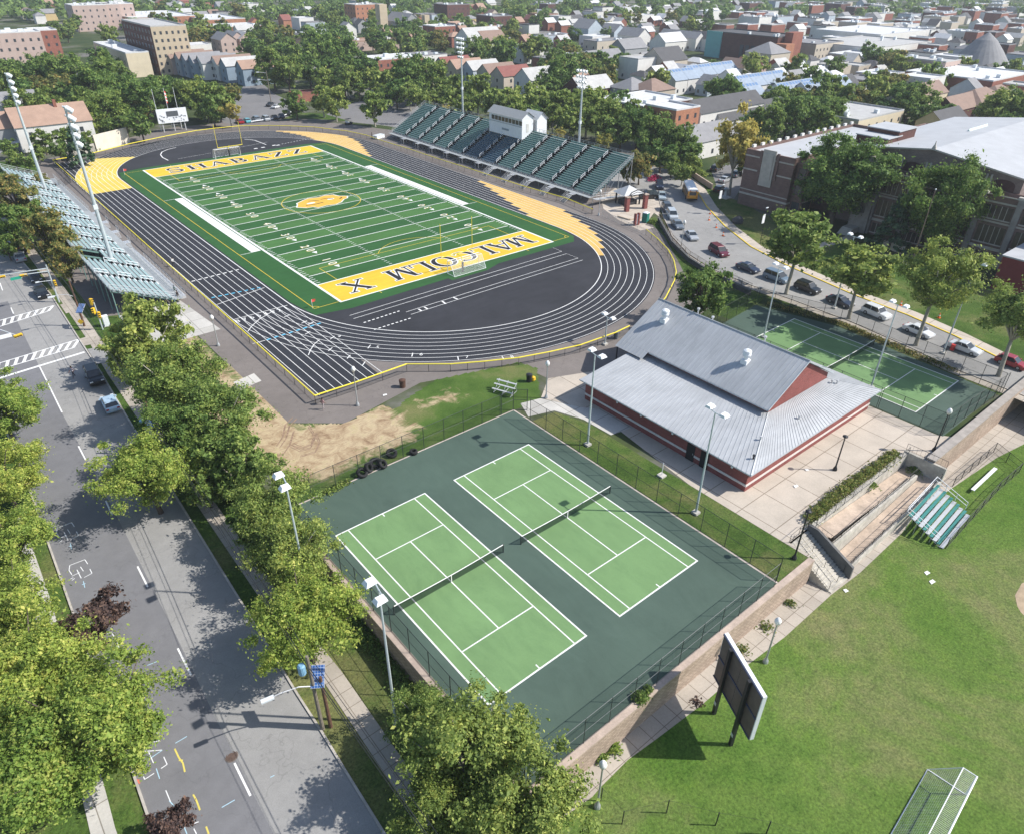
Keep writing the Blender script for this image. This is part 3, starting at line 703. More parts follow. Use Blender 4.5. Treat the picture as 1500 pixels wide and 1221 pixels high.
def court(g, x, y, w=10.97, l=23.77):
    """playing lines of one court; (x, y) is its far left corner"""
    g.rect(x, y-l, x+w, y, .028, 1); Z = .034; t = .075
    for xx in (0, w): g.rect(x+xx-t, y-l-t, x+xx+t, y+t, Z, 2)
    for yy in (0, -l): g.rect(x+t+.001, y+yy-t, x+w-t-.001, y+yy+t, Z, 2)
    for xx in (1.37, w-1.37): g.rect(x+xx-.06, y-l+t, x+xx+.06, y-t, Z, 2)
    for yy in (-5.49, -l+5.49): g.rect(x+1.44, y+yy-.06, x+w-1.44, y+yy+.06, Z, 2)
    g.rect(x+w/2-.06, y-l+5.56, x+w/2+.06, y-5.56, Z, 2)
    for yy in (-.3, -l+.3): g.rect(x+w/2-.06, y+yy-.22, x+w/2+.06, y+yy+.22, Z+.002, 2)
CT = []
g = MB(); g.rect(XW+.3, YW+.35, -23.4, -99.6, .022, 0)
k = (50.12)/(50.12-1.4)   # courts drawn at the level of the plateau
for u, v, u2, v2 in ((492.3, 784.3, 858.7, 930.7), (665.3, 702.9, 1021.3, 820.9)):
    a, b = G(u, v), G(u2, v2); x, y = a[0], a[1]; wd, ln = b[0]-a[0], a[1]-b[1]; CT.append((x, y, wd, ln)); court(g, x, y, wd, ln)
struct('tennis_courts', g, [M_PAD, M_CT, M_WHITE])
g = MB(); g.poly([(x, y, .022) for x, y in ((14.6, -137.8), (14.3, -101.2), (30.3, -99.8), (33.6, -113), (31.2, -137.8))], 0)
court(g, 17.6, -107.0, 13.0, 26.0); CT.append((17.6, -107.0, 13.0, 26.0))
struct('third_tennis_court', g, [M_PAD, M_CT, M_WHITE])
g = MB(); g.strip([(-54.9, -99.5), (-23.35, -99.5), (-23.35, -139)], .22, .03)
struct('court_kerb', g, mat('pale_edging', (.52, .45, .40), .9, .2, 1, w=True))
# ================================================================== walls, fences, nets
def brick_mat(name, c, mortar, w=.4, h=.2, ms=.02, var=.25, rough=.9, off=.5):
    """courses of block or brick on upright faces in any direction"""
    m, nt, out = nodes(name); v = objco(nt)
    sp = N(nt, 'ShaderNodeSeparateXYZ'); nt.links.new(v, sp.inputs[0])
    ad = N(nt, 'ShaderNodeMath', operation='ADD'); nt.links.new(sp.outputs[0], ad.inputs[0]); nt.links.new(sp.outputs[1], ad.inputs[1])
    cb = N(nt, 'ShaderNodeCombineXYZ'); nt.links.new(ad.outputs[0], cb.inputs[0]); nt.links.new(sp.outputs[2], cb.inputs[1])
    b = N(nt, 'ShaderNodeTexBrick', offset=off); nt.links.new(cb.outputs[0], b.inputs['Vector']); b.inputs['Scale'].default_value = 1
    b.inputs['Brick Width'].default_value = w; b.inputs['Row Height'].default_value = h; b.inputs['Mortar Size'].default_value = ms
    b.inputs['Color1'].default_value = rgba(scale_c(c, 1-var)); b.inputs['Color2'].default_value = rgba(scale_c(c, 1+var)); b.inputs['Mortar'].default_value = rgba(mortar)
    n1 = noise(nt, v, .35, 6, .7)
    col = mixc(nt, 1.0, b.outputs['Color'], ramp(nt, n1, [(.3, (.78,)*3), (.7, (1.12,)*3)]), 'MULTIPLY')
    surf(nt, out, col, rough, 0, .2, b.outputs['Fac'], .25, .01); return m
M_BLOCK = brick_mat('tan_block', (.43, .335, .265), (.27, .21, .165), .42, .2, .028, .2)
M_COPE = mat('tan_coping', (.50, .40, .33), .9, .2, .8, fine=.2, fscale=6)
M_STEEL = mat('galvanised_steel', (.42, .44, .45), .45, .1, 2, .4, .5)
M_ALU = mat('aluminium', (.56, .57, .58), .4, .08, 2, .3, .5)
M_DKMET = mat('black_metal', (.022, .023, .026), .5, .2, 3, 0, .4)
M_GRMET = mat('green_black_metal', (.03, .04, .038), .5, .2, 3, 0, .4)
M_CAP = mat('yellow_cap', (.78, .66, .06), .6, .1, 2)
M_POLE = mat('pale_pole', (.50, .56, .58), .45, .08, 1.5, .2, .5)
M_WHITEM = mat('white_metal', (.78, .80, .82), .5, .05, 2, 0, .4)
def link_mat(name, c, open_):
    m, nt, out = nodes(name); t = N(nt, 'ShaderNodeBsdfTransparent'); d = N(nt, 'ShaderNodeBsdfDiffuse'); d.inputs[0].default_value = rgba(c)
    mx = N(nt, 'ShaderNodeMixShader'); mx.inputs[0].default_value = 1-open_
    nt.links.new(t.outputs[0], mx.inputs[1]); nt.links.new(d.outputs[0], mx.inputs[2]); nt.links.new(mx.outputs[0], out.inputs[0]); return m
M_LINK = link_mat('black_chain_link', (.02, .024, .024), .82)
M_LINKG = link_mat('grey_chain_link', (.32, .33, .33), .87)
M_NET = link_mat('black_net', (.02, .03, .026), .45)
M_WNET = link_mat('white_net', (.75, .77, .78), .93)

def fence(name, label, pts, h, step, post_m, rail_m, link_m, r=.035, cap=None, mid=True, bottom=True, group=None, pr=None):
    """chain-link fence along 3-D base points: posts, rails and mesh"""
    o = Vector(pts[0]); t = thing(name, label, 'fence', o, 0, group)
    P_ = [Vector(p)-o for p in pts]; up = Vector((0, 0, h))
    q = []
    for a, b in zip(P_[:-1], P_[1:]):
        n = max(1, round((b-a).length/step)); q += [a+(b-a)*i/n for i in range(n)]
    q.append(P_[-1])
    for p in q:
        g = MB(); g.bar((0, 0, -.05), (0, 0, h+.04), pr or r*1.35, 6); g.build('post', post_m, t, loc=p)
    g = MB(); rr_ = r if cap is None else r*1.0
    g.tube([p+up for p in P_], rr_, 6)
    if mid: g.tube([p+up*.5 for p in P_], r*.8, 5)
    if bottom: g.tube([p+Vector((0, 0, .06)) for p in P_], r*.7, 5)
    g.build('rail', rail_m, t)
    if cap is not None:
        g = MB(); g.tube([p+up+Vector((0, 0, .05)) for p in P_], .10, 6); g.build('safety_cap', cap, t)
    g = MB()
    for a, b in zip(P_[:-1], P_[1:]): g.quad(a+Vector((0, 0, .05)), b+Vector((0, 0, .05)), b+up, a+up)
    g.build('wire_mesh', link_m, t)
    return t
def z0(pts, z=0.0): return [(x, y, z) for x, y in pts]
CH = 3.1; M_RAILG = mat('dull_rail', (.16, .17, .17), .6)
fence('court_fence', 'tall black chain-link fence on the tan wall over the ball field', z0([(XW+.25, YW+.25), (-24.2, YW+.25)], .12), CH, 2.9, M_GRMET, M_RAILG, M_LINK, .022)
fence('court_fence', 'tall dark chain-link fence on the shaded wall beside the avenue', z0([(XW+.25, -99.7), (XW+.25, YW+.6)], .12), CH, 2.9, M_GRMET, M_GRMET, M_LINK, .03)
fence('court_fence', 'tall dark chain-link fence between the tennis courts and the straw ground', z0([(XW+.3, -99.45), (-25.6, -99.45)], .03), CH, 2.9, M_GRMET, M_GRMET, M_LINK, .028)
fence('court_fence', 'long dark chain-link fence between the two tennis courts and the building lawn', z0([(-23.2, -102.6), (-23.2, -138.6)], .03), CH, 2.9, M_GRMET, M_GRMET, M_LINK, .028)
fence('court_gate', 'open tall chain-link gate at the far corner of the tennis courts', z0([(-25.4, -99.45), (-23.4, -99.45), (-22.0, -100.6)], .03), CH, 1.5, M_GRMET, M_GRMET, M_LINK, .035)
fence('court_fence', 'tall chain-link fence round the third court beside the field house', z0([(14.5, -129.2), (14.5, -101.2), (30.2, -99.7)], .03), CH, 2.9, M_GRMET, M_GRMET, M_LINK, .028)
fence('court_fence', 'tall chain-link fence of the third court facing the concrete terrace', z0([(14.5, -129.4), (14.7, -137.6), (21, -137.7), (32, -138.2)], .03), CH, 2.7, M_GRMET, M_GRMET, M_LINK, .03)
fence('court_fence', 'tall chain-link fence of the third court along the parked cars', z0([(30.5, -99.9), (33.75, -113), (31.5, -138)], .03), CH, 2.9, M_GRMET, M_GRMET, M_LINK, .028)
T12 = lambda L: [(*G(u, v, 1.2), 0.02) for u, v in L]
fence('track_fence', 'low yellow-capped track fence along the small visitor grandstand and the long straight', T12([(77.3, 235), (149, 300), (236, 378), (330, 462), (460.7, 580)]), 1.2, 3.2, M_DKMET, M_DKMET, M_LINK, .025, M_CAP, False)
fence('track_fence', 'low yellow-capped track fence round the near bend by the field house', T12([(460.7, 580), (522.5, 560), (595.3, 534), (659.5, 534), (710, 530), (760, 524.5), (805, 516), (850, 506), (900.8, 488), (922, 478)]), 1.2, 3.2, M_DKMET, M_DKMET, M_LINK, .025, M_CAP, False)
fence('track_fence', 'low yellow-capped track fence bending below the curving school road', T12([(950, 462), (974.5, 437), (988, 411), (990.4, 398.5), (987, 382), (978.7, 366.5), (963, 350), (946.7, 336.7)]), 1.2, 3.2, M_DKMET, M_DKMET, M_LINK, .025, M_CAP, False)
fence('track_fence', 'low plain chain-link fence between the track and the gate court', T12([(946.7, 336.7), (921, 326), (882.7, 309)]), 1.2, 2.4, M_STEEL, M_STEEL, M_LINKG, .025, None, False)
fence('track_fence', 'low yellow-capped track fence in front of the large home grandstand', T12([(867.7, 306.8), (829, 290.8), (765, 272.7), (680, 245), (653, 236.7), (596, 217.7), (561, 207)]), 1.2, 3.2, M_DKMET, M_DKMET, M_LINK, .025, M_CAP, False)
fence('track_fence', 'low yellow-capped track fence round the far bend below the scoreboard', T12([(561, 207), (537, 198.6), (509, 192.5), (460, 186.7), (425, 185), (393, 184.4), (350.7, 185), (313, 188.7), (286.7, 192), (260, 196.7), (243, 200), (190.7, 211)]), 1.2, 3.2, M_DKMET, M_DKMET, M_LINK, .025, M_CAP, False)
fence('track_fence', 'low yellow-capped track fence under the pale retaining wall at the far corner', T12([(190.7, 211), (127, 227), (77.3, 235)]), 1.2, 3.2, M_DKMET, M_DKMET, M_LINK, .025, M_CAP, False)
fence('path_fence', 'dark chain-link fence by the lawn behind the visitor grandstand', z0([G(82, 240), G(104, 268), G(88, 276)], .02), 1.8, 2.5, M_DKMET, M_DKMET, M_LINK, .025)
RW = [G(965, 318, 1.0), G(985, 353, 1.0), G(1010, 377, 1.0), G(1045, 399, 1.0), G(1100, 425, 1.0)]
fence('road_fence', 'brown chain-link fence on the curved dark wall beside the school road', [(x, y, .9) for x, y in RW], 1.3, 2.6, mat('brown_post', (.2, .13, .08), .7), mat('brown_post', (.2, .13, .08)), M_LINK, .03)
fence('field_fence', 'sagging low wire fence with dark posts at the near end of the ball field', [(*G(u, v, ZB), ZB) for u, v in ((880, 1172), (911, 1206), (976, 1190), (1048, 1208), (1122, 1221), (1180, 1240))], 1.7, 6.0, M_DKMET, M_DKMET, link_mat('thin_wire', (.1, .1, .1), .95), .008, None, False, False, None, .045)
fence('field_fence', 'dark chain-link fence round the small ball-field bleacher', [(*G(u, v, ZB), ZB) for u, v in ((1395, 712), (1455, 662))]+[(*G(u, v, ZB), ZB) for u, v in ((1492, 692), (1460, 720), (1385, 803))], 1.5, 2.4, M_DKMET, M_DKMET, M_LINK, .03)

def wall(name, label, line, zb, zt, th, m, cope=None, ch=.16, over=.06, cat='wall', group=None):
    """free-standing or retaining wall along a 2-D line, with coping"""
    t = thing(name, label, cat, (line[0][0], line[0][1], 0), 0, group); ox, oy = line[0]
    g, c = MB(), MB()
    for (ax, ay), (bx, by) in zip(line[:-1], line[1:]):
        dx, dy = bx-ax, by-ay; l = math.hypot(dx, dy); nx, ny = -dy/l, dx/l
        za = zb(ax, ay) if callable(zb) else zb; zb_ = zb(bx, by) if callable(zb) else zb
        ta = zt(ax, ay) if callable(zt) else zt; tb = zt(bx, by) if callable(zt) else zt
        def blk(M_, w, b0, b1, t0, t1, e=0):
            p = [(ax-ox-nx*w-dx/l*e, ay-oy-ny*w-dy/l*e), (bx-ox-nx*w+dx/l*e, by-oy-ny*w+dy/l*e), (bx-ox+nx*w+dx/l*e, by-oy+ny*w+dy/l*e), (ax-ox+nx*w-dx/l*e, ay-oy+ny*w-dy/l*e)]
            zz = [b0, b1, b1, b0]; tt = [t0, t1, t1, t0]
            M_.add([(x, y, z) for (x, y), z in zip(p, zz)]+[(x, y, z) for (x, y), z in zip(p, tt)], ((4, 5, 6, 7), (0, 1, 5, 4), (1, 2, 6, 5), (2, 3, 7, 6), (3, 0, 4, 7)))
        blk(g, th/2, za-.3, zb_-.3, ta-ch, tb-ch)
        if cope: blk(c, th/2+over, ta-ch+.003, tb-ch+.003, ta, tb)
    g.build('wall_body', m, t)
    if cope: c.build('coping', cope, t)
    return t
wall('retaining_wall', 'long sunlit tan block wall holding up the tennis courts above the ball field', [(XW+.22, YW+.02), (-17.9, YW+.02)], ZB, .14, .5, M_BLOCK, M_COPE, .2, .05)
wall('retaining_wall', 'shaded tan block wall between the tennis courts and the avenue verge', [(XW+.02, -99.4), (XW+.02, YW-.2)], lambda x, y: ZS(y), .13, .5, M_BLOCK, M_COPE, .2, .05)
wall('retaining_wall', 'tan wall with broad grey top below the third court', [(7.2, -139.4), (60, -139.4)], ZB, .85, .9, M_BLOCK, mat('grey_coping', (.34, .31, .28), .9, .2, 1), .18, .06)
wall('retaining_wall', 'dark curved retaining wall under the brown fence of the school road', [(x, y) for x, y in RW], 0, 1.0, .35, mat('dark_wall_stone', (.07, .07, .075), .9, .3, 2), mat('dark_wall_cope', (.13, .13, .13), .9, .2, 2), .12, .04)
wall('retaining_wall', 'pale concrete wall at the far left corner of the track', [G(142, 222), G(190, 209.5)], 0, 4.6, .4, mat('pale_concrete_wall', (.66, .60, .50), .9, .12, .4), None)
wall('retaining_wall', 'low weathered stone wall with ivy behind the far track corner', [G(102, 237), G(140, 223)], 0, 2.6, .4, mat('stained_wall', (.33, .31, .27), .95, .45, .6), None)
wall('barrier_wall', 'tan sloping barrier wall beside the yellow school bus', [G(1005, 251), G(1020, 263), G(1043, 278)], 0, 1.5, .35, M_COPE, None)
wall('garden_wall', 'low curved stone planter wall at the gate court', [G(905, 318), G(922, 323), G(940, 320)], 0, .5, .4, mat('tan_planter', (.5, .42, .33), .9), None)
wall('entrance_wall', 'pale slanting stone cheek wall by the school steps', [G(1293, 362), G(1322, 372)], 0, 1.6, .6, mat('pale_stone', (.62, .55, .45), .9), None)

# ---- ramp, stairs and hedge beside the terrace
t = thing('access_ramp', 'double concrete ramp with black railings down to the ball field', 'ramp', (0, 0, 0))
M_RC = mat('ramp_concrete', (.50, .40, .315), .9, .22, .6, fine=.2, fscale=4); M_RW = mat('ramp_wall', (.50, .47, .41), .9, .3, .7, fine=.2, fscale=3)
g = MB(); x0, x1 = -13.6, 5.4
g.quad((x0, -138.7, 0), (x0, -137.1, 0), (x1, -137.1, -1.5), (x1, -138.7, -1.5)) if False else g.add([(x0, -138.75, .01), (x1, -138.75, -1.5), (x1, -136.95, -1.5), (x0, -136.95, .01)], ((0, 1, 2, 3),))
g.rect(x1, -141.0, 7.0, -136.95, -1.5)
g.add([(x1, -139.25, -1.5), (-14.2, -139.25, -2.95), (-14.2, -141.0, -2.95), (x1, -141.0, -1.5)], ((3, 2, 1, 0),))
g.build('ramp_floor', M_RC, t)
g = MB(); g.box(-13.9, -139.2, -3, 5.4, -138.8, .1-.9); g.box(-13.6, -136.9, -2, 7, -136.42, .35)
g.add([(-14.2, -141.3, -3), (7, -141.3, -3), (7, -141.3, -1.2), (-14.2, -141.3, -2.6), (-14.2, -141.02, -3), (7, -141.02, -3), (7, -141.02, -1.2), (-14.2, -141.02, -2.6)], ((0, 1, 2, 3), (7, 6, 5, 4), (3, 2, 6, 7), (0, 3, 7, 4)))
g.box(7.0, -141.3, -3, 7.4, -136.4, .5)
g.build('side_wall', M_RW, t)
g = MB(); g.add([(-14.15, -136.4, -3), (-14.15, -141.9, -3), (-14.15, -141.9, -1.5), (-14.15, -137.5, .55), (-14.15, -136.4, .55), (-13.85, -136.4, -3), (-13.85, -141.9, -3), (-13.85, -141.9, -1.5), (-13.85, -137.5, .55), (-13.85, -136.4, .55)], ((4, 3, 2, 1, 0), (5, 6, 7, 8, 9), (0, 1, 6, 5), (1, 2, 7, 6), (2, 3, 8, 7), (3, 4, 9, 8)))
g.build('stair_wall', mat('stair_wall_shade', (.13, .13, .13), .9, .2, 1), t)  # stair wall colour darkened to stand for its shaded side
def railing(t, a, b, h=1.0, n=None, name='railing', m=M_DKMET, bal=.45, r=.025):
    g = MB(); a, b = Vector(a), Vector(b); u = Vector((0, 0, h)); L = (b-a).length
    g.bar(a+u, b+u, r, 5, 0); g.bar(a+Vector((0, 0, .12)), b+Vector((0, 0, .12)), r*.7, 4)
    k = max(1, int(L/1.8))
    for i in range(k+1): p = a+(b-a)*i/k; g.bar(p, p+u, r, 5)
    if bal:
        k = int(L/bal)
        for i in range(k): p = a+(b-a)*(i+.5)/k; g.bar(p+Vector((0, 0, .12)), p+u, r*.5, 3)
    return g.build(name, m, t)
railing(t, (-13.6, -136.95, .3), (7, -136.95, .35)); railing(t, (-13.6, -139.0, -.8), (5.4, -139.0, -.8)); railing(t, (-14.2, -141.15, -2.6), (7, -141.15, -1.2)); railing(t, (7.2, -136.5, .5), (7.2, -141.2, .5)); railing(t, (-13.9, -139.1, .1), (-13.9, -136.6, .5), .6)
t = thing('stairs', 'grey concrete steps from the terrace down to the ball-field path', 'stairs', (0, 0, 0))
for i in range(17):
    g = MB(); g.box(-17.4, -136.5-.31*(i+1), -3, -14.2, -136.5-.31*i, -.17*(i+1), 0, 'b'); g.build('step', M_RW, t)
railing(t, (-17.3, -136.6, .0), (-17.3, -141.4, -2.8), 1.0, name='handrail', bal=0); railing(t, (-15.8, -136.6, .0), (-15.8, -141.4, -2.8), 1.0, name='handrail', bal=0)
railing(t, (-17.5, -136.4, .02), (-13.9, -136.3, .02), 1.0, name='handrail', bal=0)
g = MB(); g.rect(-17.6, YW, 7, -136.4, -2.995); struct('ramp_pit', g, M_RC)

# ---- tennis nets
def tennis_net(label, x0, x1, y):
    t = thing('tennis_net', label, 'tennis net', ((x0+x1)/2, y, .03), 0, 'tennis nets'); w = (x1-x0)/2+.9
    for s in (-1, 1): g = MB(); g.lathe([(.06, 0), (.06, 1.1), (.03, 1.13)], (s*w, 0, 0), 10); g.build('post', M_GRMET, t)
    n = 10; hs = [(.92+.15*abs(i/n*2-1)**1.5) for i in range(n+1)]; xs_ = [-w+2*w*i/n for i in range(n+1)]
    g = MB()
    for i in range(n): g.quad((xs_[i], 0, .04), (xs_[i+1], 0, .04), (xs_[i+1], 0, hs[i+1]-.06), (xs_[i], 0, hs[i]-.06))
    g.build('net', M_NET, t)
    g = MB(); g.tube([(x, 0, h-.02) for x, h in zip(xs_, hs)], .045, 6); g.build('top_band', M_WHITE, t)
    g = MB(); g.box(-.04, -.03, 0, .04, .03, .88); g.build('centre_strap', M_WHITE, t)
for (x, y, wd, ln), lb in zip(CT, ('sagging tennis net on the court nearest the avenue', 'sagging tennis net on the court beside the building lawn', 'sagging tennis net on the third court beside the parked cars')): tennis_net(lb, x, x+wd, y-ln/2)

# ================================================================== field house
def ribbed(g, p00, p10, p11, p01, n, mi=0, h=.04, w=.05):
    """sheet-metal slope p00-p10 (eave) to p01-p11 (ridge) with standing seams running up it"""
    p00, p10, p11, p01 = map(Vector, (p00, p10, p11, p01)); g.quad(p00, p10, p11, p01, mi)
    nn = (p10-p00).cross(p01-p00).normalized(); al = (p10-p00).normalized()
    for i in range(1, n):
        a, b = p00+(p10-p00)*i/n, p01+(p11-p01)*i/n
        if (b-a).length < .3: continue
        v = [a-al*w/2, a+al*w/2, b+al*w/2, b-al*w/2]
        g.add([q+nn*.003 for q in v]+[q+nn*h for q in v], ((4, 5, 6, 7), (0, 1, 5, 4), (2, 3, 7, 6), (3, 0, 4, 7), (1, 2, 6, 5)), mi)
def metal_mat(name, c, streak=.1):
    m, nt, out = nodes(name); v = objco(nt)
    n1 = noise(nt, mapping(nt, v, (.3, 1.6, 1)), .8, 5, .65); n2 = noise(nt, v, .25, 5, .6)
    n3 = noise(nt, v, 1.1, 4, .8)
    col = ramp(nt, n1, [(.3, scale_c(c, 1-streak)), (.7, scale_c(c, 1+streak))])
    col = mixc(nt, 1.0, col, ramp(nt, n2, [(.3, (.88,)*3), (.7, (1.06,)*3)]), 'MULTIPLY')
    col = mixc(nt, 1.0, col, ramp(nt, n3, [(.22, (.62, .58, .54)), (.33, (1, 1, 1))]), 'MULTIPLY')
    surf(nt, out, col, .48, .15, .5); return m
M_ROOF = metal_mat('grey_metal_roof', (.46, .475, .488)); M_TRIM = mat('pale_metal_trim', (.45, .49, .52), .5, .08, 1, .2)
M_RED = brick_mat('red_brick', (.26, .078, .07), (.22, .11, .10), .3, .1, .012, .16)
M_DARKGL = mat('dark_glass', (.03, .035, .04), .15, .2, 1, 0, .6)
t = thing('field_house', 'red brick field house with grey metal roof and raised gabled middle', 'building', (0, 0, 0))
g = MB(); g.box(-14.1, -128.6, 0, 13.3, -103.3, 2.95, 0, 'bt'); g.build('wall', M_RED, t)
g = MB()
g.box(-14.17, -128.67, .72, 13.37, -128.6, 1.0); g.box(-14.17, -128.6, .72, -14.1, -103.3, 1.0); g.box(13.3, -128.6, .72, 13.37, -103.3, 1.0)
g.build('stone_band', mat('pale_band', (.62, .58, .55), .8, .1), t)
g = MB(); g.box(-4.1, -124.0, 3.0, 9.2, -101.2, 4.95, 0, 'bt'); g.add([(-4.1, -124.0, 4.95), (9.2, -124.0, 4.95), (2.55, -124.0, 8.75)], ((0, 1, 2),)); g.add([(-4.1, -101.2, 4.95), (9.2, -101.2, 4.95), (2.55, -101.2, 8.75)], ((2, 1, 0),)); g.build('upper_wall', M_RED, t)
g = MB(); E_, T_h = 3.0, 4.15
a, b, c, d = (-14.75, -129.25, E_), (13.95, -129.25, E_), (13.95, -102.75, E_), (-14.75, -102.75, E_)
i0, i1, i2, i3 = (-4.08, -124.02, T_h), (9.22, -124.02, T_h), (9.22, -101.2, T_h), (-4.08, -101.2, T_h)
ribbed(g, a, b, i1, i0, 46); ribbed(g, d, a, i0, (-4.08, -102.9, T_h), 44); ribbed(g, b, c, (9.22, -102.9, T_h), i1, 44)
g.tube([a, i0], .09, 5); g.tube([b, i1], .09, 5)
g.build('lower_roof', M_ROOF, t)
g = MB(); lf = (-4.75, 9.85)
ribbed(g, (-4.75, -100.6, 4.9), (-4.75, -124.35, 4.9), (2.55, -124.35, 9.05), (2.55, -100.6, 9.05), 40)
ribbed(g, (9.85, -124.35, 4.9), (9.85, -100.6, 4.9), (2.55, -100.6, 9.05), (2.55, -124.35, 9.05), 40)
ribbed(g, (-5.9, -100.6, 4.25), (-5.9, -105.6, 4.25), (-4.76, -105.6, 4.9), (-4.76, -100.6, 4.9), 8)
g.tube([(2.55, -124.4, 9.08), (2.55, -100.55, 9.08)], .1, 6)
g.build('gable_roof', M_ROOF, t)
g = MB(); th = .14
for s, xe in ((0, -14.75), (1, 13.95)): g.box(xe-.05, -129.3, E_-.16, xe+.05, -102.7, E_-.01)
g.box(-14.7, -129.31, E_-.16, 13.9, -129.2, E_-.01); g.box(-4.8, -124.3, 4.72, -4.7, -105.7, 4.88); g.box(9.8, -124.3, 4.72, 9.9, -100.6, 4.88)
for xe in (-4.75, 9.85): g.add([(xe, -124.38, 4.72), (2.55, -124.38, 8.87), (2.55, -124.38, 9.1), (xe, -124.38, 4.95), (xe, -124.30, 4.72), (2.55, -124.30, 8.87), (2.55, -124.30, 9.1), (xe, -124.30, 4.95)], ((0, 1, 2, 3), (7, 6, 5, 4), (0, 4, 5, 1), (3, 2, 6, 7)))
g.build('eaves_trim', M_TRIM, t)
for y0 in (-122.9, -120.9):
    g = MB(); g.box(-14.2, y0-.55, .02, -14.09, y0+.55, 2.2); d_ = g.build('door', mat('dark_door', (.018, .018, .02), .6), t)
    g = MB(); g.bar((-14.22, y0-.4, 1.0), (-14.22, y0-.4, 1.2), .03); g.build('handle', M_ALU, d_)
for y0 in (-126.5, -118, -113, -109):
    g = MB(); g.box(-14.17, y0-.12, 2.1, -14.09, y0+.12, 2.35); g.build('wall_lamp', M_WHITEM, t)
for x0 in (-10, -4, 3, 9):
    g = MB(); g.box(x0-.1, -128.7, 2.2, x0+.1, -128.59, 2.4); g.build('wall_lamp', M_WHITEM, t)
g = MB(); g.bar((-5.6, -100.8, 0), (-5.6, -100.8, 4.2), .1); g.build('porch_post', M_DKMET, t)
slope_z = lambda x: 4.9+(x+4.75)/(2.55+4.75)*4.15
for u, v in ((973, 470), (1092, 530)):
    lo = min(np.linspace(-4.5, 2.4, 120), key=lambda x: abs(G(u, v, slope_z(x))[0]-x)); z = slope_z(lo); y = G(u, v, z)[1]
    g = MB(); g.box(lo-.45, y-.45, z-.4, lo+.45, y+.45, z+.35); g.lathe([(.32, .3), (.32, .8), (.5, .85), (.55, 1.05), (.5, 1.25), (.4, 1.35), (.55, 1.4), (.5, 1.6), (.25, 1.75), (.05, 1.78)], (lo, y, z), 14); g.build('roof_vent', M_WHITEM, t)
for x, y, h in ((2.9, -107.2, .9), (3.6, -109.2, .6), (3.2, -117.6, .8)):
    g = MB(); g.lathe([(.09, -.3), (.09, h), (.2, h), (.2, h+.2), (.02, h+.25)], (x, y, 8.9-abs(x-2.55)*.57), 8); g.build('vent_pipe', M_ALU, t)
for x, y in ((8.8, -125.0), (9.4, -125.4), (-9, -126.4), (-1.5, -126.7), (-12.3, -127.8)):
    g = MB(); z = 3.0+(y+129.25)/5.2*1.15; g.lathe([(.1, -.1), (.1, .35), (.18, .36), (.16, .5), (.02, .52)], (x, y, z), 8); g.build('vent_pipe', M_DKMET if x == -12.3 else M_ALU, t)
g = MB(); g.box(-6.0, -103.25, .02, -5.2, -103.2, 2.2); g.build('door', mat('dark_door', (.02, .02, .022)), t)

# ================================================================== grandstands
M_SEATD = mat('dark_teal_seat', (.12, .225, .21), .55, .15, 3, 0, .35); M_SEATN = mat('navy_seat', (.045, .10, .15), .55, .12, 3, 0, .35)
M_SEATL = mat('glare_teal_seat', (.31, .43, .43), .5, .12, 3, 0, .4); M_TREAD = mat('tread_aluminium', (.40, .42, .42), .5, .1, 2, .2, .4)  # visitor seats: teal paled to stand for sun glare
def rail_frame(g, pts, h, r=.03, posts=2.0, mids=(.5,)):
    P_ = [Vector(p) for p in pts]
    for k in (1.0,)+tuple(mids): g.tube([p+Vector((0, 0, h*k)) for p in P_], r, 5)
    for a, b in zip(P_[:-1], P_[1:]):
        n = max(1, round((b-a).length/posts))
        for i in range(n+1): p = a+(b-a)*i/n; g.bar(p, p+Vector((0, 0, h)), r, 5)
def grandstand(name, label, xf, xb, zf, zb, ya, yb, rows, nsec, seat_of, aisle=1.3, hole=None, fh=1.0, sgn=1):
    t = thing(name, label, 'grandstand', (0, 0, 0))
    dx = (xb-xf)/rows; dz = (zb-zf)/rows; L = (yb-ya)/nsec; w = abs(dx)
    X = lambda i: xf+dx*i
    for k in range(nsec):
        y0, y1 = ya+L*k+aisle/2, ya+L*(k+1)-aisle/2
        if k == 0: y0 = ya+.1
        if k == nsec-1: y1 = yb-.1
        g = MB()
        for i in range(rows):
            if hole and hole(k, i): continue
            z = zf+dz*i; x0_, x1_ = sorted((X(i)+dx*.55, X(i)+dx*1.0)); g.box(x0_, y0, z+.40, x1_, y1, z+.45)
            x0_, x1_ = sorted((X(i)+dx*.55, X(i)+dx*.62)); g.box(x0_, y0+.3, z+.1, x1_, y1-.3, z+.396)
        g.build('seat_section', seat_of(k), t)
    g = MB()
    for i in range(rows):
        z = zf+dz*i; x0_, x1_ = sorted((X(i)+dx*.02, X(i)+dx*.99))
        if hole:
            for k in range(nsec):
                if not hole(k, i): g.box(x0_, ya+L*k+.003, z-.06, x1_, ya+L*(k+1)-.003, z)
        else: g.box(x0_, ya, z-.06, x1_, yb, z)
    g.build('tread_deck', M_TREAD, t)
    for k in range(1, nsec):
        g = MB(); y = ya+L*k
        for i in range(0, rows-1, 4):
            if hole and (hole(k, i+1) or hole(k-1, i+1)): continue
            a, b = (X(i+.8), y, zf+dz*(i+.8)), (X(i+3.1), y, zf+dz*(i+3.1)); rail_frame(g, [a, b], .95, .05, 9, (.5,))
        for i in range(rows*2):
            if hole and (hole(k, i//2) or hole(k-1, i//2)): continue
            x0_, x1_ = sorted((X(i/2)+dx*.05, X(i/2)+dx*.45)); g.box(x0_, y-aisle/2+.05, zf+dz*i/2-.02, x1_, y+aisle/2-.05, zf+dz*i/2+.02)
        g.build('aisle_rail', M_WHITEM, t)
    return t, X, dz
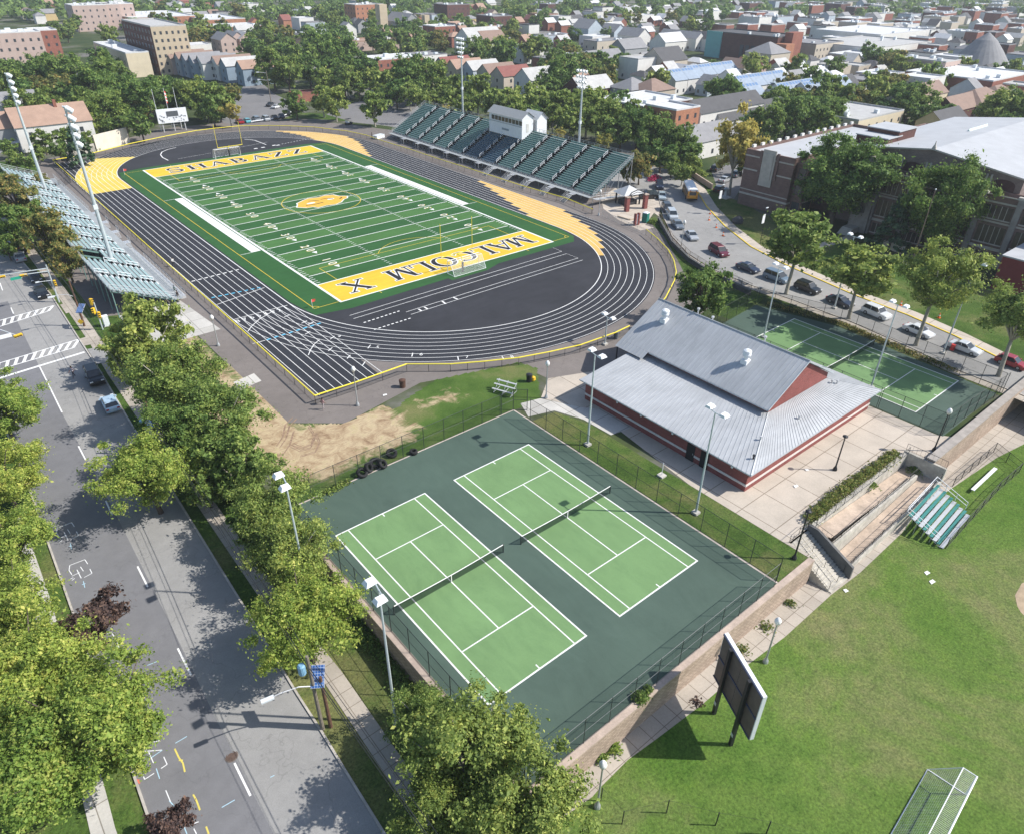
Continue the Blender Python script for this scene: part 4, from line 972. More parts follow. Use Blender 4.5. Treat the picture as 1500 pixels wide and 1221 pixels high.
t, X, dz = grandstand('home_grandstand', 'large home grandstand of dark teal benches with a white press box', 50.3, 63.4, 1.7, 8.9, 49.5, -40.6, 21, 12, lambda k: M_SEATN if k in (5, 6) else M_SEATD)
g = MB()
for y in np.linspace(49.3, -40.4, 24):
    g.add([(50.2, y-.08, 1.35), (63.5, y-.08, 8.55), (63.5, y+.08, 8.55), (50.2, y+.08, 1.35), (50.2, y-.08, 1.6), (63.5, y-.08, 8.8), (63.5, y+.08, 8.8), (50.2, y+.08, 1.6)], ((0, 1, 5, 4), (1, 2, 6, 5), (2, 3, 7, 6), (3, 0, 4, 7), (4, 5, 6, 7), (3, 2, 1, 0)))
    for x, z in ((50.4, 1.4), (54.5, 3.6), (59, 6.1), (63.3, 8.5)): g.bar((x, y, 0), (x, y, z), .09, 5)
    g.bar((54.5, y, .2), (59, y, 6), .05, 4); g.bar((59, y, .2), (63.3, y, 8.3), .05, 4)
g.build('steel_frame', M_STEEL, t)
g = MB(); g.box(48.9, -40.6, 1.45, 50.25, 49.5, 1.55); g.build('front_walkway', M_TREAD, t)
g = MB(); rail_frame(g, [(48.95, 49.4, 1.55), (48.95, -40.5, 1.55)], 1.05, .03, 1.9, (.35, .7)); g.build('front_railing', M_ALU, t)
g = MB(); rail_frame(g, [(63.5, 49.4, 8.7), (63.5, 12, 8.7)], 1.1, .03, 1.9, (.35, .7)); g.build('back_railing', M_STEEL, t); g = MB(); rail_frame(g, [(63.5, -4, 8.7), (63.5, -40.5, 8.7)], 1.1, .03, 1.9, (.35, .7)); g.build('back_railing', M_STEEL, t)
for y in (49.55, -40.65):
    g = MB(); rail_frame(g, [(50.3, y, 1.7), (63.4, y, 8.8)], 1.1, .035, 1.6, (.3, .6)); g.build('side_railing', M_ALU, t)
for y in (40, 32, 24.5, 17, 9.5, 2):
    g = MB(); g.box(47.9, y-.75, 1.45, 48.88, y+.75, 1.53); rail_frame(g, [(47.9, y-.75, 1.5), (47.9, y+.75, 1.5)], 1.0, .03, 1.5)
    for p in ((47.95, y-.7), (47.95, y+.7)): g.bar((*p, 0), (*p, 1.45), .06, 5)
    g.build('landing', M_ALU, t)
for y in (-5, -13, -20.5, -28, -35.5):
    g = MB(); g.box(47.6, y-.8, 1.45, 48.88, y+.8, 1.53)
    for i in range(7): g.box(47.0-.3*i, y-.75, 1.28-.2*i, 47.32-.3*i, y+.75, 1.33-.2*i)
    for s in (-.78, .78): g.add([(47.5, y+s, 1.4), (45.1, y+s, 0), (45.1, y+s, .18), (47.5, y+s, 1.58)], ((0, 1, 2, 3),)); rail_frame(g, [(47.5, y+s, 1.5), (45.2, y+s, .1)], .95, .03, 1.2)
    g.build('access_stair', M_ALU, t)
g = MB()
g.add([(56.5, -41.4, .9), (49.2, -41.4, 1.5), (49.2, -43.0, 1.5), (56.5, -43.0, .9), (66, -41.4, .05), (66, -43.0, .05)], ((0, 1, 2, 3), (4, 0, 3, 5)))
rail_frame(g, [(49.2, -43.0, 1.5), (66, -43.0, .05)], 1.0, .03, 1.5); rail_frame(g, [(49.2, -41.35, 1.5), (66, -41.35, .05)], 1.0, .03, 1.5); g.build('wheelchair_ramp', M_ALU, t)
# press box
M_CLAD = mat('white_cladding', (.70, .72, .74), .6, .05, 1.5); M_SHING = mat('grey_shingle', (.36, .37, .37), .85, .12, 3)
g = MB(); g.box(59.3, -3.6, 7.2, 63.3, 10.8, 12.6, 0, 't'); g.add([(59.3, -3.6, 12.6), (63.3, -3.6, 12.6), (61.3, -3.6, 13.9)], ((0, 1, 2),)); g.add([(59.3, 10.8, 12.6), (63.3, 10.8, 12.6), (61.3, 10.8, 13.9)], ((2, 1, 0),))
pb = g.build('press_box', M_CLAD, t)
g = MB(); g.quad((58.8, 11.2, 12.35), (58.8, -4.0, 12.35), (61.3, -4.0, 14.05), (61.3, 11.2, 14.05)); g.quad((63.8, -4.0, 12.35), (63.8, 11.2, 12.35), (61.3, 11.2, 14.05), (61.3, -4.0, 14.05)); g.build('roof', M_SHING, pb)
for k in range(9):
    y = 9.6-1.5*k; g = MB(); g.box(59.22, y-1.2, 10.7, 59.31, y, 11.8); g.build('window', M_DARKGL, pb)
g = MB(); g.box(59.2, -3.65, 10.2, 59.295, 10.85, 10.45); g.build('sill_band', mat('grey_band', (.42, .44, .45)), pb)
g = MB(); g.box(59.21, 2.0, 8.5, 59.295, 5.0, 9.0); g.build('name_plate', mat('faint_plate', (.25, .3, .33)), pb)
g = MB(); g.box(60.8, -3.66, 8.9, 61.7, -3.605, 11.0); g.build('door', mat('beige_door', (.55, .55, .52)), pb)
for p in ((59.35, -3.5), (59.35, 10.7)): g = MB(); g.bar((*p, 0), (*p, 7.2), .12); g.build('leg', M_STEEL, pb)
g = MB(); g.box(64.2, -4.2, 0, 67.8, 1.6, 12.0, 0, 't'); g.add([(64.2, -4.2, 12.0), (67.8, -4.2, 12.0), (66, -4.2, 13.5)], ((0, 1, 2),)); g.add([(64.2, 1.6, 12.0), (67.8, 1.6, 12.0), (66, 1.6, 13.5)], ((2, 1, 0),)); tw = g.build('lift_tower', M_CLAD, t)
g = MB(); g.quad((63.7, 2.0, 11.7), (63.7, -4.6, 11.7), (66, -4.6, 13.65), (66, 2.0, 13.65)); g.quad((68.3, -4.6, 11.7), (68.3, 2.0, 11.7), (66, 2.0, 13.65), (66, -4.6, 13.65)); g.build('roof', mat('pale_shingle', (.62, .63, .62), .85), tw)
g = MB(); g.box(63.4, -6.2, 8.5, 66.1, -4.3, 8.65); rail_frame(g, [(63.4, -6.2, 8.65), (66.1, -6.2, 8.65)], 1.1); g.build('bridge', M_ALU, t)

def vhole(k, i): return (k == 9 and i >= 5) or (k == 2 and i >= 8)
t, X, dz = grandstand('visitor_grandstand', 'small pale visitor grandstand of glare-paled teal benches beside the avenue', -46.4, -55.4, 1.0, 4.9, 57, -38.6, 11, 11, lambda k: M_SEATL, 1.4, lambda k, i: (k == 8 and i >= 6) or (k == 1 and i >= 8))
g = MB()
for y in np.linspace(56.8, -38.4, 24):
    g.add([(-46.3, y-.08, .6), (-55.5, y-.08, 4.5), (-55.5, y+.08, 4.5), (-46.3, y+.08, .6), (-46.3, y-.08, .85), (-55.5, y-.08, 4.75), (-55.5, y+.08, 4.75), (-46.3, y+.08, .85)], ((4, 5, 1, 0), (5, 6, 2, 1), (6, 7, 3, 2), (7, 4, 0, 3), (7, 6, 5, 4), (0, 1, 2, 3)))
    for x, z in ((-46.5, .7), (-51, 2.6), (-55.3, 4.5)): g.bar((x, y, -.3), (x, y, z), .08, 5)
g.build('steel_frame', mat('green_steel', (.16, .28, .25), .6, .1), t)
g = MB(); g.box(-46.35, -38.6, .75, -45.1, 57, .85); g.build('front_walkway', M_TREAD, t)
g = MB(); rail_frame(g, [(-45.15, 56.9, .85), (-45.15, 22, .85)], 1.05, .03, 1.9, (.35, .7)); g.build('front_railing', M_ALU, t); g = MB(); rail_frame(g, [(-45.15, -8, .85), (-45.15, -38.5, .85)], 1.05, .03, 1.9, (.35, .7)); g.build('front_railing', M_ALU, t)
g = MB(); rail_frame(g, [(-55.5, 56.9, 4.7), (-55.5, -38.5, 4.7)], 1.1, .03, 1.9, (.35, .7)); g.build('back_railing', M_ALU, t)
for y in (57.05, -38.65):
    g = MB(); rail_frame(g, [(-46.4, y, 1.0), (-55.4, y, 4.8)], 1.1, .035, 1.6, (.3, .6)); g.build('side_railing', M_ALU, t)
for y in (20, 12, 4, -4):
    g = MB(); g.box(-45.08, y-.9, .75, -44.0, y+.9, .83); rail_frame(g, [(-44.05, y-.9, .83), (-44.05, y+.9, .83)], 1.0, .03, 1.8)
    for i in range(4): g.box(-44.9, y-1.25-.3*i, .6-.18*i, -44.1, y-.95-.3*i, .65-.18*i)
    g.build('access_stair', M_ALU, t)
g = MB(); g.box(-45.05, -37, .0, -44.2, -14, .45); g.add([(-44.9, -14, .45), (-44.2, -14, .45), (-44.2, -6, .05), (-44.9, -6, .05)], ((0, 1, 2, 3),)); rail_frame(g, [(-44.2, -37, .45), (-44.2, -14, .45)], .95); g.build('wheelchair_ramp', M_ALU, t)

def small_bleacher(label, p0, p1, z, depth_, rows=5, rise=.42, group=None):
    """portable bleacher; front bottom edge p0-p1, rows climb to the left of that line"""
    a, b = Vector((*p0, 0)), Vector((*p1, 0)); L = (b-a).length; ang = math.atan2(b.y-a.y, b.x-a.x)
    t = thing('bleacher', label, 'bleacher', (a.x, a.y, z), ang, group); d = depth_/rows
    for i in range(rows):
        g = MB(); g.box(0, d*i+.26, rise*i+.4, L, d*i+.58, rise*i+.45); g.build('seat_plank', mat('green_plank', (.05, .22, .20), .5, .15), t)
        g = MB(); g.box(.05, d*i-.2, rise*i+.1, L-.05, d*i+.22, rise*i+.14); g.build('footboard', M_ALU, t)
    g = MB()
    for k in range(5):
        x = .1+(L-.2)*k/4
        g.bar((x, .1, 0), (x, depth_-.1, rise*rows+.1), .035, 4)
        for i in range(rows): g.bar((x, d*i+.4, 0), (x, d*i+.4, rise*i+.42), .03, 4)
    g.build('frame', M_ALU, t)
    g = MB(); rail_frame(g, [(0, depth_, rise*(rows-1)+.4), (L, depth_, rise*(rows-1)+.4)], 1.0, .035, 1.5)
    for x in (0, L): rail_frame(g, [(x, .5, .6), (x, depth_, rise*(rows-1)+.4)], .95, .035, 1.3)
    g.build('guard_rail', M_WHITEM, t); return t
small_bleacher('small five-row bleacher with green and white planks by the ball field', G(1378, 803, ZB), G(1418, 754, ZB), ZB, 4.3)
t = thing('bench', 'long white players bench inside the ball-field fence', 'bench', (*G(1440, 705, ZB), ZB), math.atan2(G(1462, 690, ZB)[1]-G(1420, 730, ZB)[1], G(1462, 690, ZB)[0]-G(1420, 730, ZB)[0]))
g = MB(); g.box(-3.4, -.2, .42, 3.4, .2, .48); g.build('seat', M_WHITEM, t)
for x in (-3, -1, 1, 3): g = MB(); g.bar((x, -.15, 0), (x, -.15, .42), .03); g.bar((x, .15, 0), (x, .15, .42), .03); g.bar((x, -.15, .2), (x, .15, .2), .02); g.build('leg', M_ALU, t)
t = thing('overturned_bench', 'overturned aluminium bench frame on the grass at the court gate', 'bench frame', (*G(740, 574), .02), .4)
for i, (y0, y1, zz) in enumerate(((-1.6, 1.6, .5), (-1.6, 1.6, .95), (-1.5, 1.5, 1.3))):
    g = MB(); g.box(-.9+i*.6, y0, zz, -.62+i*.6, y1, zz+.06); g.build('plank', M_ALU, t)
for y in (-1.3, 0, 1.3):
    g = MB(); g.bar((-1, y, 0), (.9, y, 1.3), .035); g.bar((.9, y, 0), (.6, y, 1.3), .035); g.bar((-.75, y, 0), (-.75, y, .5), .035); g.bar((-.1, y, 0), (-.1, y, .95), .035); g.bar((-1, y, .02), (.95, y, .02), .03); g.build('frame', M_ALU, t)
# ================================================================== lights and poles
def gz(x, y):
    return ZT(x, y) if (x < XW or y < YW) else 0.0
M_LAMP = mat('lamp_shell', (.66, .70, .72), .4, .06, 2, 0, .5); M_LENS = mat('lamp_lens', (.72, .76, .80), .15, .05, 2, 0, .7)
M_WOOD = mat('weathered_wood_pole', (.15, .085, .055), .9, .25, 3, fine=.3, fscale=20); M_WOODG = mat('grey_wood_pole', (.23, .20, .16), .9, .25, 3, fine=.3, fscale=20)
M_CONCB = mat('footing_concrete', (.5, .48, .44), .9, .15, 2)
# tall stadium lights
def stadium_light(label, x, y, h, face, rows):
    t = thing('stadium_light', label, 'floodlight pole', (x, y, 0), 0, 'tall stadium light poles')
    g = MB(); g.tube([(0, 0, 0), (0, 0, h*.5), (0, 0, h)], [.38, .29, .16], 10); g.build('pole', M_POLE, t)
    g = MB(); g.lathe([(.7, 0), (.7, .35), (.45, .4)], n=10); g.build('footing', M_CONCB, t)
    g = MB(); g.box(-.35, -.3, h*.42, .35, .3, h*.42+.8); g.build('ballast_box', M_LAMP, t)
    for r, n in enumerate(rows):
        z = h-.3-r*1.35; w = (n-1)*.55
        g = MB(); g.box(-.06, -w-.3, z-.06, .06, w+.3, z+.06); g.build('crossarm', M_STEEL, t)
        for k in range(n):
            yy = -w+2*w*k/max(1, n-1)
            o = MB(); o.lathe([(.12, .3), (.2, .15), (.36, -.02), (.46, -.3), (.44, -.36)], (0, 0, 0), 10); o.lathe([(.43, -.31), (.02, -.33)], (0, 0, 0), 10, 1)
            o.box(-.07, -.05, .25, .07, .05, .5)
            l = o.build('lamp', [M_LAMP, M_LENS], t); l.location = (.35*face, yy, z-.1); l.rotation_euler = (0, -R_(52)*face, 0)
    return t
stadium_light('tall stadium light pole rising out of the near end of the visitor grandstand', -50.6, -18.6, 28.6, 1, (4, 4, 4, 3, 3))
stadium_light('tall stadium light pole at the far end of the visitor grandstand', -49.9, 40.4, 27.2, 1, (4, 4, 4, 3, 3))
stadium_light('tall stadium light pole behind the far half of the home grandstand', 89.6-9.5, 52.0, 27.0, -1, (4, 4, 4, 3, 3))
stadium_light('tall stadium light pole behind the near half of the home grandstand', 76.5, -8.5, 24.0, -1, (4, 4, 4, 3))
# double-headed court lights
def court_light(label, x, y, z, h, ang, arms=((-.95, .15), (.95, -.15)), w=.9, group='court light poles'):
    t = thing('court_light', label, 'floodlight pole', (x, y, z), ang, group)
    g = MB(); g.tube([(0, 0, 0), (0, 0, h)], [.135, .072], 8); g.build('pole', M_POLE, t)
    g = MB(); g.box(-.35, -.35, -.05, .35, .35, .28); g.build('footing', M_CONCB, t)
    g = MB(); g.tube([(arms[0][0], arms[0][1], h+.05), (0, 0, h-.02), (arms[1][0], arms[1][1], h+.05)], .05, 6); g.build('crossarm', M_POLE, t)
    for ax, ay in arms:
        g = MB(); c = (ax, ay-.28, h+.12)
        g.add([(c[0]-.36, c[1]-.5, c[2]-.14), (c[0]+.36, c[1]-.5, c[2]-.14), (c[0]+.36, c[1]+.42, c[2]-.1), (c[0]-.36, c[1]+.42, c[2]-.1), (c[0]-.22, c[1]-.3, c[2]+.2), (c[0]+.22, c[1]-.3, c[2]+.2), (c[0]+.24, c[1]+.36, c[2]+.14), (c[0]-.24, c[1]+.36, c[2]+.14)],
              ((3, 2, 1, 0), (4, 5, 6, 7), (0, 1, 5, 4), (1, 2, 6, 5), (2, 3, 7, 6), (3, 0, 4, 7)))
        g.build('lamp_head', M_WHITEM, t)
    return t
court_light('double-headed light pole on the building lawn near the far end of the courts', -21.4, -111.2, 0, 12.4, PI/2)
court_light('double-headed light pole on the building lawn opposite the corner of the field house', -21.3, -127.5, 0, 12.8, PI/2)
x_, y_ = GS(580, 1058)
court_light('double-headed light pole at the foot of the shaded wall in front of the near court', x_, y_, ZS(y_), 15.4, -PI/2)
court_light('double-headed light pole half buried in the olive trees beside the avenue', x_+.4, -110.6, ZS(-111), 14.4, -PI/2)
court_light('double-headed light pole between the field house roof and the third court net', *G(1275.5, 568), 0, 12.4, PI/2)
court_light('double-headed light pole at the far end of the third court', *G(1118.5, 494.5), 0, 11.6, PI/2)
court_light('dark double-headed light pole by the parked silver sedan', *G(1381, 518), 0, 14.2, PI/2)
court_light('double-headed street light rising between two sycamores of the school road', *G(1222, 452), 0, 12.5, PI/2)
court_light('slim double-headed light at the plaza corner beside the trash barrel', *G(886, 505), 0, 4.6, PI/2)
# globe lamp posts
def globe_lamp(label, x, y, z, h, dark=False, globe=True, group='lamp posts'):
    t = thing('lamp_post', label, 'lamp post', (x, y, z), 0, group); m = M_DKMET if dark else M_STEEL
    g = MB(); g.lathe([(.26, 0), (.24, .25), (.14, .5), (.09, .7), (.065, h-.5), (.1, h-.45), (.13, h-.35)], n=10); g.build('post', m, t)
    g = MB(); g.lathe([(.12, h-.35), (.27, h-.1), (.3, h+.12), (.18, h+.38), (.03, h+.5)] if globe else [(.12, h-.35), (.3, h-.3), (.3, h-.2), (.05, h-.12)], n=12); g.build('globe', M_WHITE if globe else m, t, True)
    return t
gp = [('globe lamp post on the grass strip by the corner of the track fence', (524, 594), 5.4, 0, 0), ('globe lamp post at the edge of the plaza near the court gate', (800, 583), 5.2, 0, 0),
      ('dark globe lamp post on the terrace by the third court', (1367.5, 660), 5.6, 1, 0), ('dark headless lamp post in the middle of the terrace', (1222.7, 688), 5.0, 1, 0),
      ('slim grey lamp post on the concrete landing below the visitor grandstand', (320, 506.7), 4.6, 0, 0), ('lamp post at the home end of the gate court', (877, 316), 5.4, 0, 0),
      ('lamp post on the road side of the near track bend', (996.5, 371), 6.2, 0, 0)]
for i, (lb, p, h, dk, _) in enumerate(gp): globe_lamp(lb, *G(*p), 0, h, bool(dk), i != 3)
globe_lamp('globe lamp post on the grass edge in front of the tan wall', *G(1121, 969, ZB), ZB, 5.3)
globe_lamp('globe lamp post beside the olive tree at the bottom of the wall path', *G(874.8, 1181, ZB), ZB, 5.4)
globe_lamp('dark lamp post at the head of the stairs', *G(1163, 818), 0, 6.4, True, False)
t = thing('bollard_post', 'short white post on a square footing beside the field house', 'post', (*G(969, 697), .02))
g = MB(); g.lathe([(.04, 0), (.04, 1.9), (.02, 1.92)], n=8); g.build('post', M_WHITEM, t)
g = MB(); g.box(-.4, -.4, 0, .4, .4, .2); g.build('footing', M_CONCB, t)

M_PV = None
def pv_mat():
    m, nt, out = nodes('solar_cells'); v = objco(nt)
    b = N(nt, 'ShaderNodeTexBrick', offset=0.0); nt.links.new(v, b.inputs['Vector']); b.inputs['Scale'].default_value = 1
    b.inputs['Brick Width'].default_value = .21; b.inputs['Row Height'].default_value = .21; b.inputs['Mortar Size'].default_value = .014
    b.inputs['Color1'].default_value = (.03, .09, .28, 1); b.inputs['Color2'].default_value = (.04, .12, .33, 1); b.inputs['Mortar'].default_value = (.4, .48, .6, 1)
    surf(nt, out, b.outputs['Color'], .25, 0, .6); return m
M_PV = pv_mat(); M_BLUEBOX = mat('blue_grey_can', (.20, .38, .52), .5, .1, 2)
def solar(t, c, rz, tilt=.6, w=1.0, l=1.65):
    g = MB(); g.box(-w/2, -l/2, 0, w/2, l/2, .05, 0); g.box(-w/2-.03, -l/2-.03, -.02, w/2+.03, l/2+.03, .03, 1)
    o = g.build('solar_panel', [M_PV, M_ALU], t); o.location = c; o.rotation_euler = (tilt, 0, rz); return o
def utility_pole(label, x, y, h, brown=True, panel=None, can=None, lamp=None, arm=False):
    z = gz(x, y); t = thing('utility_pole', label, 'utility pole', (x, y, z))
    g = MB(); g.tube([(0, 0, 0), (0, 0, h)], [.17, .12], 9); g.build('pole', M_WOOD if brown else M_WOODG, t)
    if panel: solar(t, (panel[0], panel[1], panel[2]), panel[3])
    if can: g = MB(); g.lathe([(.26, 0), (.3, .05), (.3, .9), (.2, 1.0)], (can[0], can[1], can[2]), 12); g.build('transformer', M_BLUEBOX, t)
    if lamp:
        d, L, zl = lamp; a = Vector((math.cos(d), math.sin(d), 0))
        g = MB(); g.tube([Vector((0, 0, zl-.6)), a*L*.35+Vector((0, 0, zl)), a*L*.8+Vector((0, 0, zl+.15)), a*L+Vector((0, 0, zl+.1))], .05, 6); br = g.build('lamp_arm', M_ALU, t)
        g = MB(); p = a*(L+.35)
        g.cbox((p.x, p.y, zl+.06), (.95, .34, .16), 0, d); g.cbox((p.x, p.y, zl-.05), (.6, .26, .08), 0, d); g.build('lamp_head', M_LAMP, br)
    if arm: g = MB(); g.box(-.9, -.06, h-.5, .9, .06, h-.38); g.build('crossarm', M_WOODG, t)
    return t
ux, uy = GS(478, 1066)
utility_pole('grey wooden utility pole with street-lamp arm and blue transformer by the avenue', ux-.25, uy+.1, 9.0, False, (.55, .2, 6.0, -.6), (-.5, .2, 7.2), (R_(170), 3.0, 6.1))
utility_pole('short brown wooden pole standing against the grey pole with the lamp arm', ux+.35, uy-.1, 6.3, True)
utility_pole('wooden utility pole with solar panel and blue boxes among the street trees', *GS(238, 668), 7.6, True, (.2, -.3, 5.3, -.9), (-.9, .1, 4.6))
utility_pole('leaning brown utility pole with solar panel at the crossing', *GS(124, 478), 7.5, True, (.2, -.6, 3.2, -.8), None, (R_(175), 2.6, 5.6))
# signals at the crossing
M_SIGY = mat('signal_yellow', (.75, .48, .03), .5, .08, 3); M_SIGL = mat('signal_lens_dark', (.05, .03, .03), .2, .1); M_SIGNG = mat('street_sign_green', (.02, .30, .20), .5, .08, 3)
def signal_head(t, c, rz=0, name='signal_head', horizontal=False):
    g = MB(); s = (.34, .3, 1.05)
    if horizontal: s = (1.05, .3, .34)
    g.cbox((0, 0, 0), s, 0)
    for k in (-.33, 0, .33):
        p = (k, -.17, 0) if horizontal else (0, -.17, k)
        g.cbox(p, (.22, .05, .22), 1); g.cbox((p[0], p[1]-.1, p[2]+.12), (.26, .22, .03), 0)
    o = g.build(name, [M_SIGY, M_SIGL], t); o.location = c; o.rotation_euler = (0, 0, rz); return o
x, y = GS(87, 443); t = thing('traffic_signal', 'pale traffic signal pole with two mast arms and a green street sign over the avenue', 'traffic light', (x, y, ZS(y)))
g = MB(); g.tube([(0, 0, 0), (0, 0, 6.6)], [.14, .09], 8); g.build('pole', M_POLE, t)
for zz, L, d in ((6.0, 6.6, R_(176)), (5.5, 3.4, R_(182))):
    g = MB(); g.tube([(0, 0, zz), (L*math.cos(d), L*math.sin(d), zz+.3)], [.08, .05], 6); g.build('mast_arm', M_POLE, t)
signal_head(t, (-6.4, .4, 6.0), 0, horizontal=True); signal_head(t, (-3.5, .2, 5.6), 0, horizontal=True); signal_head(t, (.35, -.2, 3.4))
g = MB(); g.box(-5.4, .0, 5.2, -3.9, .06, 5.65); g.build('street_sign', M_SIGNG, t)
g = MB(); g.tube([(0, 0, 3.9), (-1.8, 0, 4.1)], .04, 5); g.cbox((-2.0, 0, 4.1), (.6, .25, .14)); g.build('lamp_arm', M_LAMP, t)
x, y = GS(150.7, 483); t = thing('traffic_signal', 'grey signal post with stacked yellow heads on the grass by the solar-panel pole', 'traffic light', (x, y, ZS(y)))
g = MB(); g.tube([(0, 0, 0), (0, 0, 4.6)], [.11, .08], 8); g.build('pole', M_POLE, t)
signal_head(t, (-.35, 0, 3.3), -1.2); signal_head(t, (.1, -.35, 2.6), .4); signal_head(t, (-.3, .2, 4.7), .9)
x, y = GS(-62, 505); t = thing('traffic_signal', 'mast arm with a yellow signal head reaching in over the two crossings', 'traffic light', (x, y, ZS(y)))
g = MB(); g.tube([(0, 0, 0), (0, 0, 6)], [.15, .1], 8); g.build('pole', M_POLE, t)
e = G(28, 489, 6.2); g = MB(); g.tube([(0, 0, 5.8), (e[0]-x-.4, e[1]-y, 6.1)], [.09, .06], 6); g.build('mast_arm', M_WHITEM, t)
signal_head(t, (e[0]-x-.2, e[1]-y, 6.0), .3, horizontal=True); g = MB(); g.cbox((e[0]-x-1.6, e[1]-y-.1, 6.35), (1.5, .1, .5)); g.build('street_sign', M_WHITEM, t)
x, y = GS(125.5, 493); t = thing('warning_sign', 'yellow diamond warning sign on a thin post at the crossing kerb', 'road sign', (x, y, ZS(y)))
g = MB(); g.bar((0, 0, 0), (0, 0, 2.7), .035); g.build('post', M_STEEL, t)
g = MB(); g.add([(-.45, -.05, 2.5), (0, -.05, 2.05), (.45, -.05, 2.5), (0, -.05, 2.95), (-.45, -.02, 2.5), (0, -.02, 2.05), (.45, -.02, 2.5), (0, -.02, 2.95)], ((0, 1, 2, 3), (7, 6, 5, 4), (0, 4, 5, 1), (1, 5, 6, 2), (2, 6, 7, 3), (3, 7, 4, 0))); g.build('sign_plate', M_SIGY, t).rotation_euler = (0, 0, -.6)
x, y = GS(157.5, 478); t = thing('control_cabinet', 'pale grey signal control cabinet on the lawn beside the signal post', 'cabinet', (x, y, ZS(y)))
g = MB(); g.box(-.4, -.3, .12, .4, .3, 1.75); g.build('cabinet', M_LAMP, t); g = MB(); g.box(-.43, -.33, 1.75, .43, .33, 1.83); g.build('lid', M_WHITEM, t); g = MB(); g.box(-.5, -.4, 0, .5, .4, .12); g.build('plinth', M_CONCB, t); g = MB(); g.box(-.36, -.325, .2, .36, -.3, 1.68); g.build('door', M_LAMP, t)
# overhead wires along the avenue
wp = [(-61.4, 40, 8.2), (*GS(124, 478), 7.0), (*GS(238, 668), 7.3+ZS(GS(238, 668)[1])), (ux-.25, uy+.1, 8.6+ZS(uy)), (-63.2, -165, 6.5)]
for i, (dx, dz, lb) in enumerate(((-.35, 0, 'upper thin overhead cable strung along the avenue poles'), (.3, -.1, 'thin overhead cable on the tree side of the avenue poles'), (0, -.9, 'thicker lower overhead cable sagging between the avenue poles'))):
    pts = []
    for a, b in zip(wp[:-1], wp[1:]):
        for k in range(10):
            s = k/10; pts.append((a[0]+(b[0]-a[0])*s+dx, a[1]+(b[1]-a[1])*s, a[2]+(b[2]-a[2])*s-3.2*s*(1-s)*.5+dz))
    g = MB(); g.tube(pts, .022 if i < 2 else .035, 4); tag(g.build('overhead_cable', mat('cable_black', (.03, .032, .035), .6)), lb, 'cable')
# ---- sports things
def goalpost(label, y, s):
    t = thing('goalpost', label, 'goalpost', (0, y, 0), 0, 'yellow football goalposts')
    g = MB(); g.tube([(0, s*1.7, 0), (0, s*1.7, 2.2), (0, s*1.3, 2.85), (0, .05*s, 3.05)], .09, 8); g.build('gooseneck', M_CAP, t)
    g = MB(); g.bar((-3.55, 0, 3.05), (3.55, 0, 3.05), .075, 8); g.build('crossbar', M_CAP, t)
    for x in (-3.55, 3.55): g = MB(); g.bar((x, 0, 3.05), (x, 0, 9.3), .055, 8); g.build('upright', M_CAP, t)
    g = MB(); g.lathe([(.2, .05), (.2, 1.9)], (0, s*1.7, 0), 8); g.build('post_padding', M_DKMET, t)
goalpost('yellow goalpost standing in the gold end zone nearest the camera', -54.9, -1); goalpost('yellow goalpost standing in the far gold end zone', 54.9, 1)
def soccer_goal(label, p, ang, z=0, w=7.3, h=2.44, d0=.9, d1=2.2, torn=False):
    t = thing('soccer_goal', label, 'soccer goal', (*p, z), ang, 'white soccer goals'); W = w/2
    g = MB(); g.tube([(-W, 0, .03), (-W, 0, h), (W, 0, h), (W, 0, .03)], .065, 8); g.build('goal_frame', M_WHITEM, t)
    g = MB()
    for x in (-W, W): g.tube([(x, 0, .05), (x, d1, .05), (x, d0, h), (x, 0, h)], .04, 6)
    g.bar((-W, d1, .05), (W, d1, .05), .04); g.bar((-W, d0, h), (W, d0, h), .04); g.build('back_stay', M_WHITEM, t)
    g = MB()
    g.quad((-W, 0, h), (W, 0, h), (W, d0, h), (-W, d0, h))
    for x in (-W, W): g.quad((x, 0, .05), (x, d1, .05), (x, d0, h), (x, 0, h))
    if torn:
        n = 16; top = [(-W+w*i/n, d0+.45+.1*math.sin(i*1.7), 1.25+.25*math.sin(i*2.3)) for i in range(n+1)]
        for i in range(n): g.quad((-W+w*i/n, d0, h), (-W+w*(i+1)/n, d0, h), top[i+1], top[i])
        for i in range(n): g.quad(top[i], top[i+1], (-W+w*(i+1)/n, d1-.3+.2*math.sin(i+1), .1+.1*math.sin(3*i+3)), (-W+w*i/n, d1-.3+.2*math.sin(i), .1+.1*math.sin(3*i)))
    else: g.quad((-W, d1, .05), (W, d1, .05), (W, d0, h), (-W, d0, h))
    g.build('net', M_WNET, t)
    g = MB(); n = 46
    for i in range(n+1):
        x = -W+w*i/n; g.bar((x, 0, h), (x, d0, h), .006, 3); g.bar((x, d0, h), (x, d1-.05, .1), .006, 3)
    for k in range(1, 16):
        f = k/16; g.bar((-W, d0+(d1-d0)*f, h-(h-.08)*f), (W, d0+(d1-d0)*f, h-(h-.08)*f), .006, 3)
    g.build('net_cord', M_WHITE, t)
    return t
soccer_goal('white soccer goal behind the goalpost at the near end zone', (.9, -55.6), PI, 0)
soccer_goal('white soccer goal under the far goalpost', (-.8, 55.6), 0, 0)
a, b = G(1318, 1221, ZB), G(1438, 1136, ZB)
gA = G(1364, 1130, ZB+2.44); gB = G(1437, 1137, ZB)
soccer_goal('white soccer goal with a ragged net on the ball-field grass', (-31.95, -159.3), R_(4.5), ZB, 7.3, 2.44, .95, 2.75, True)
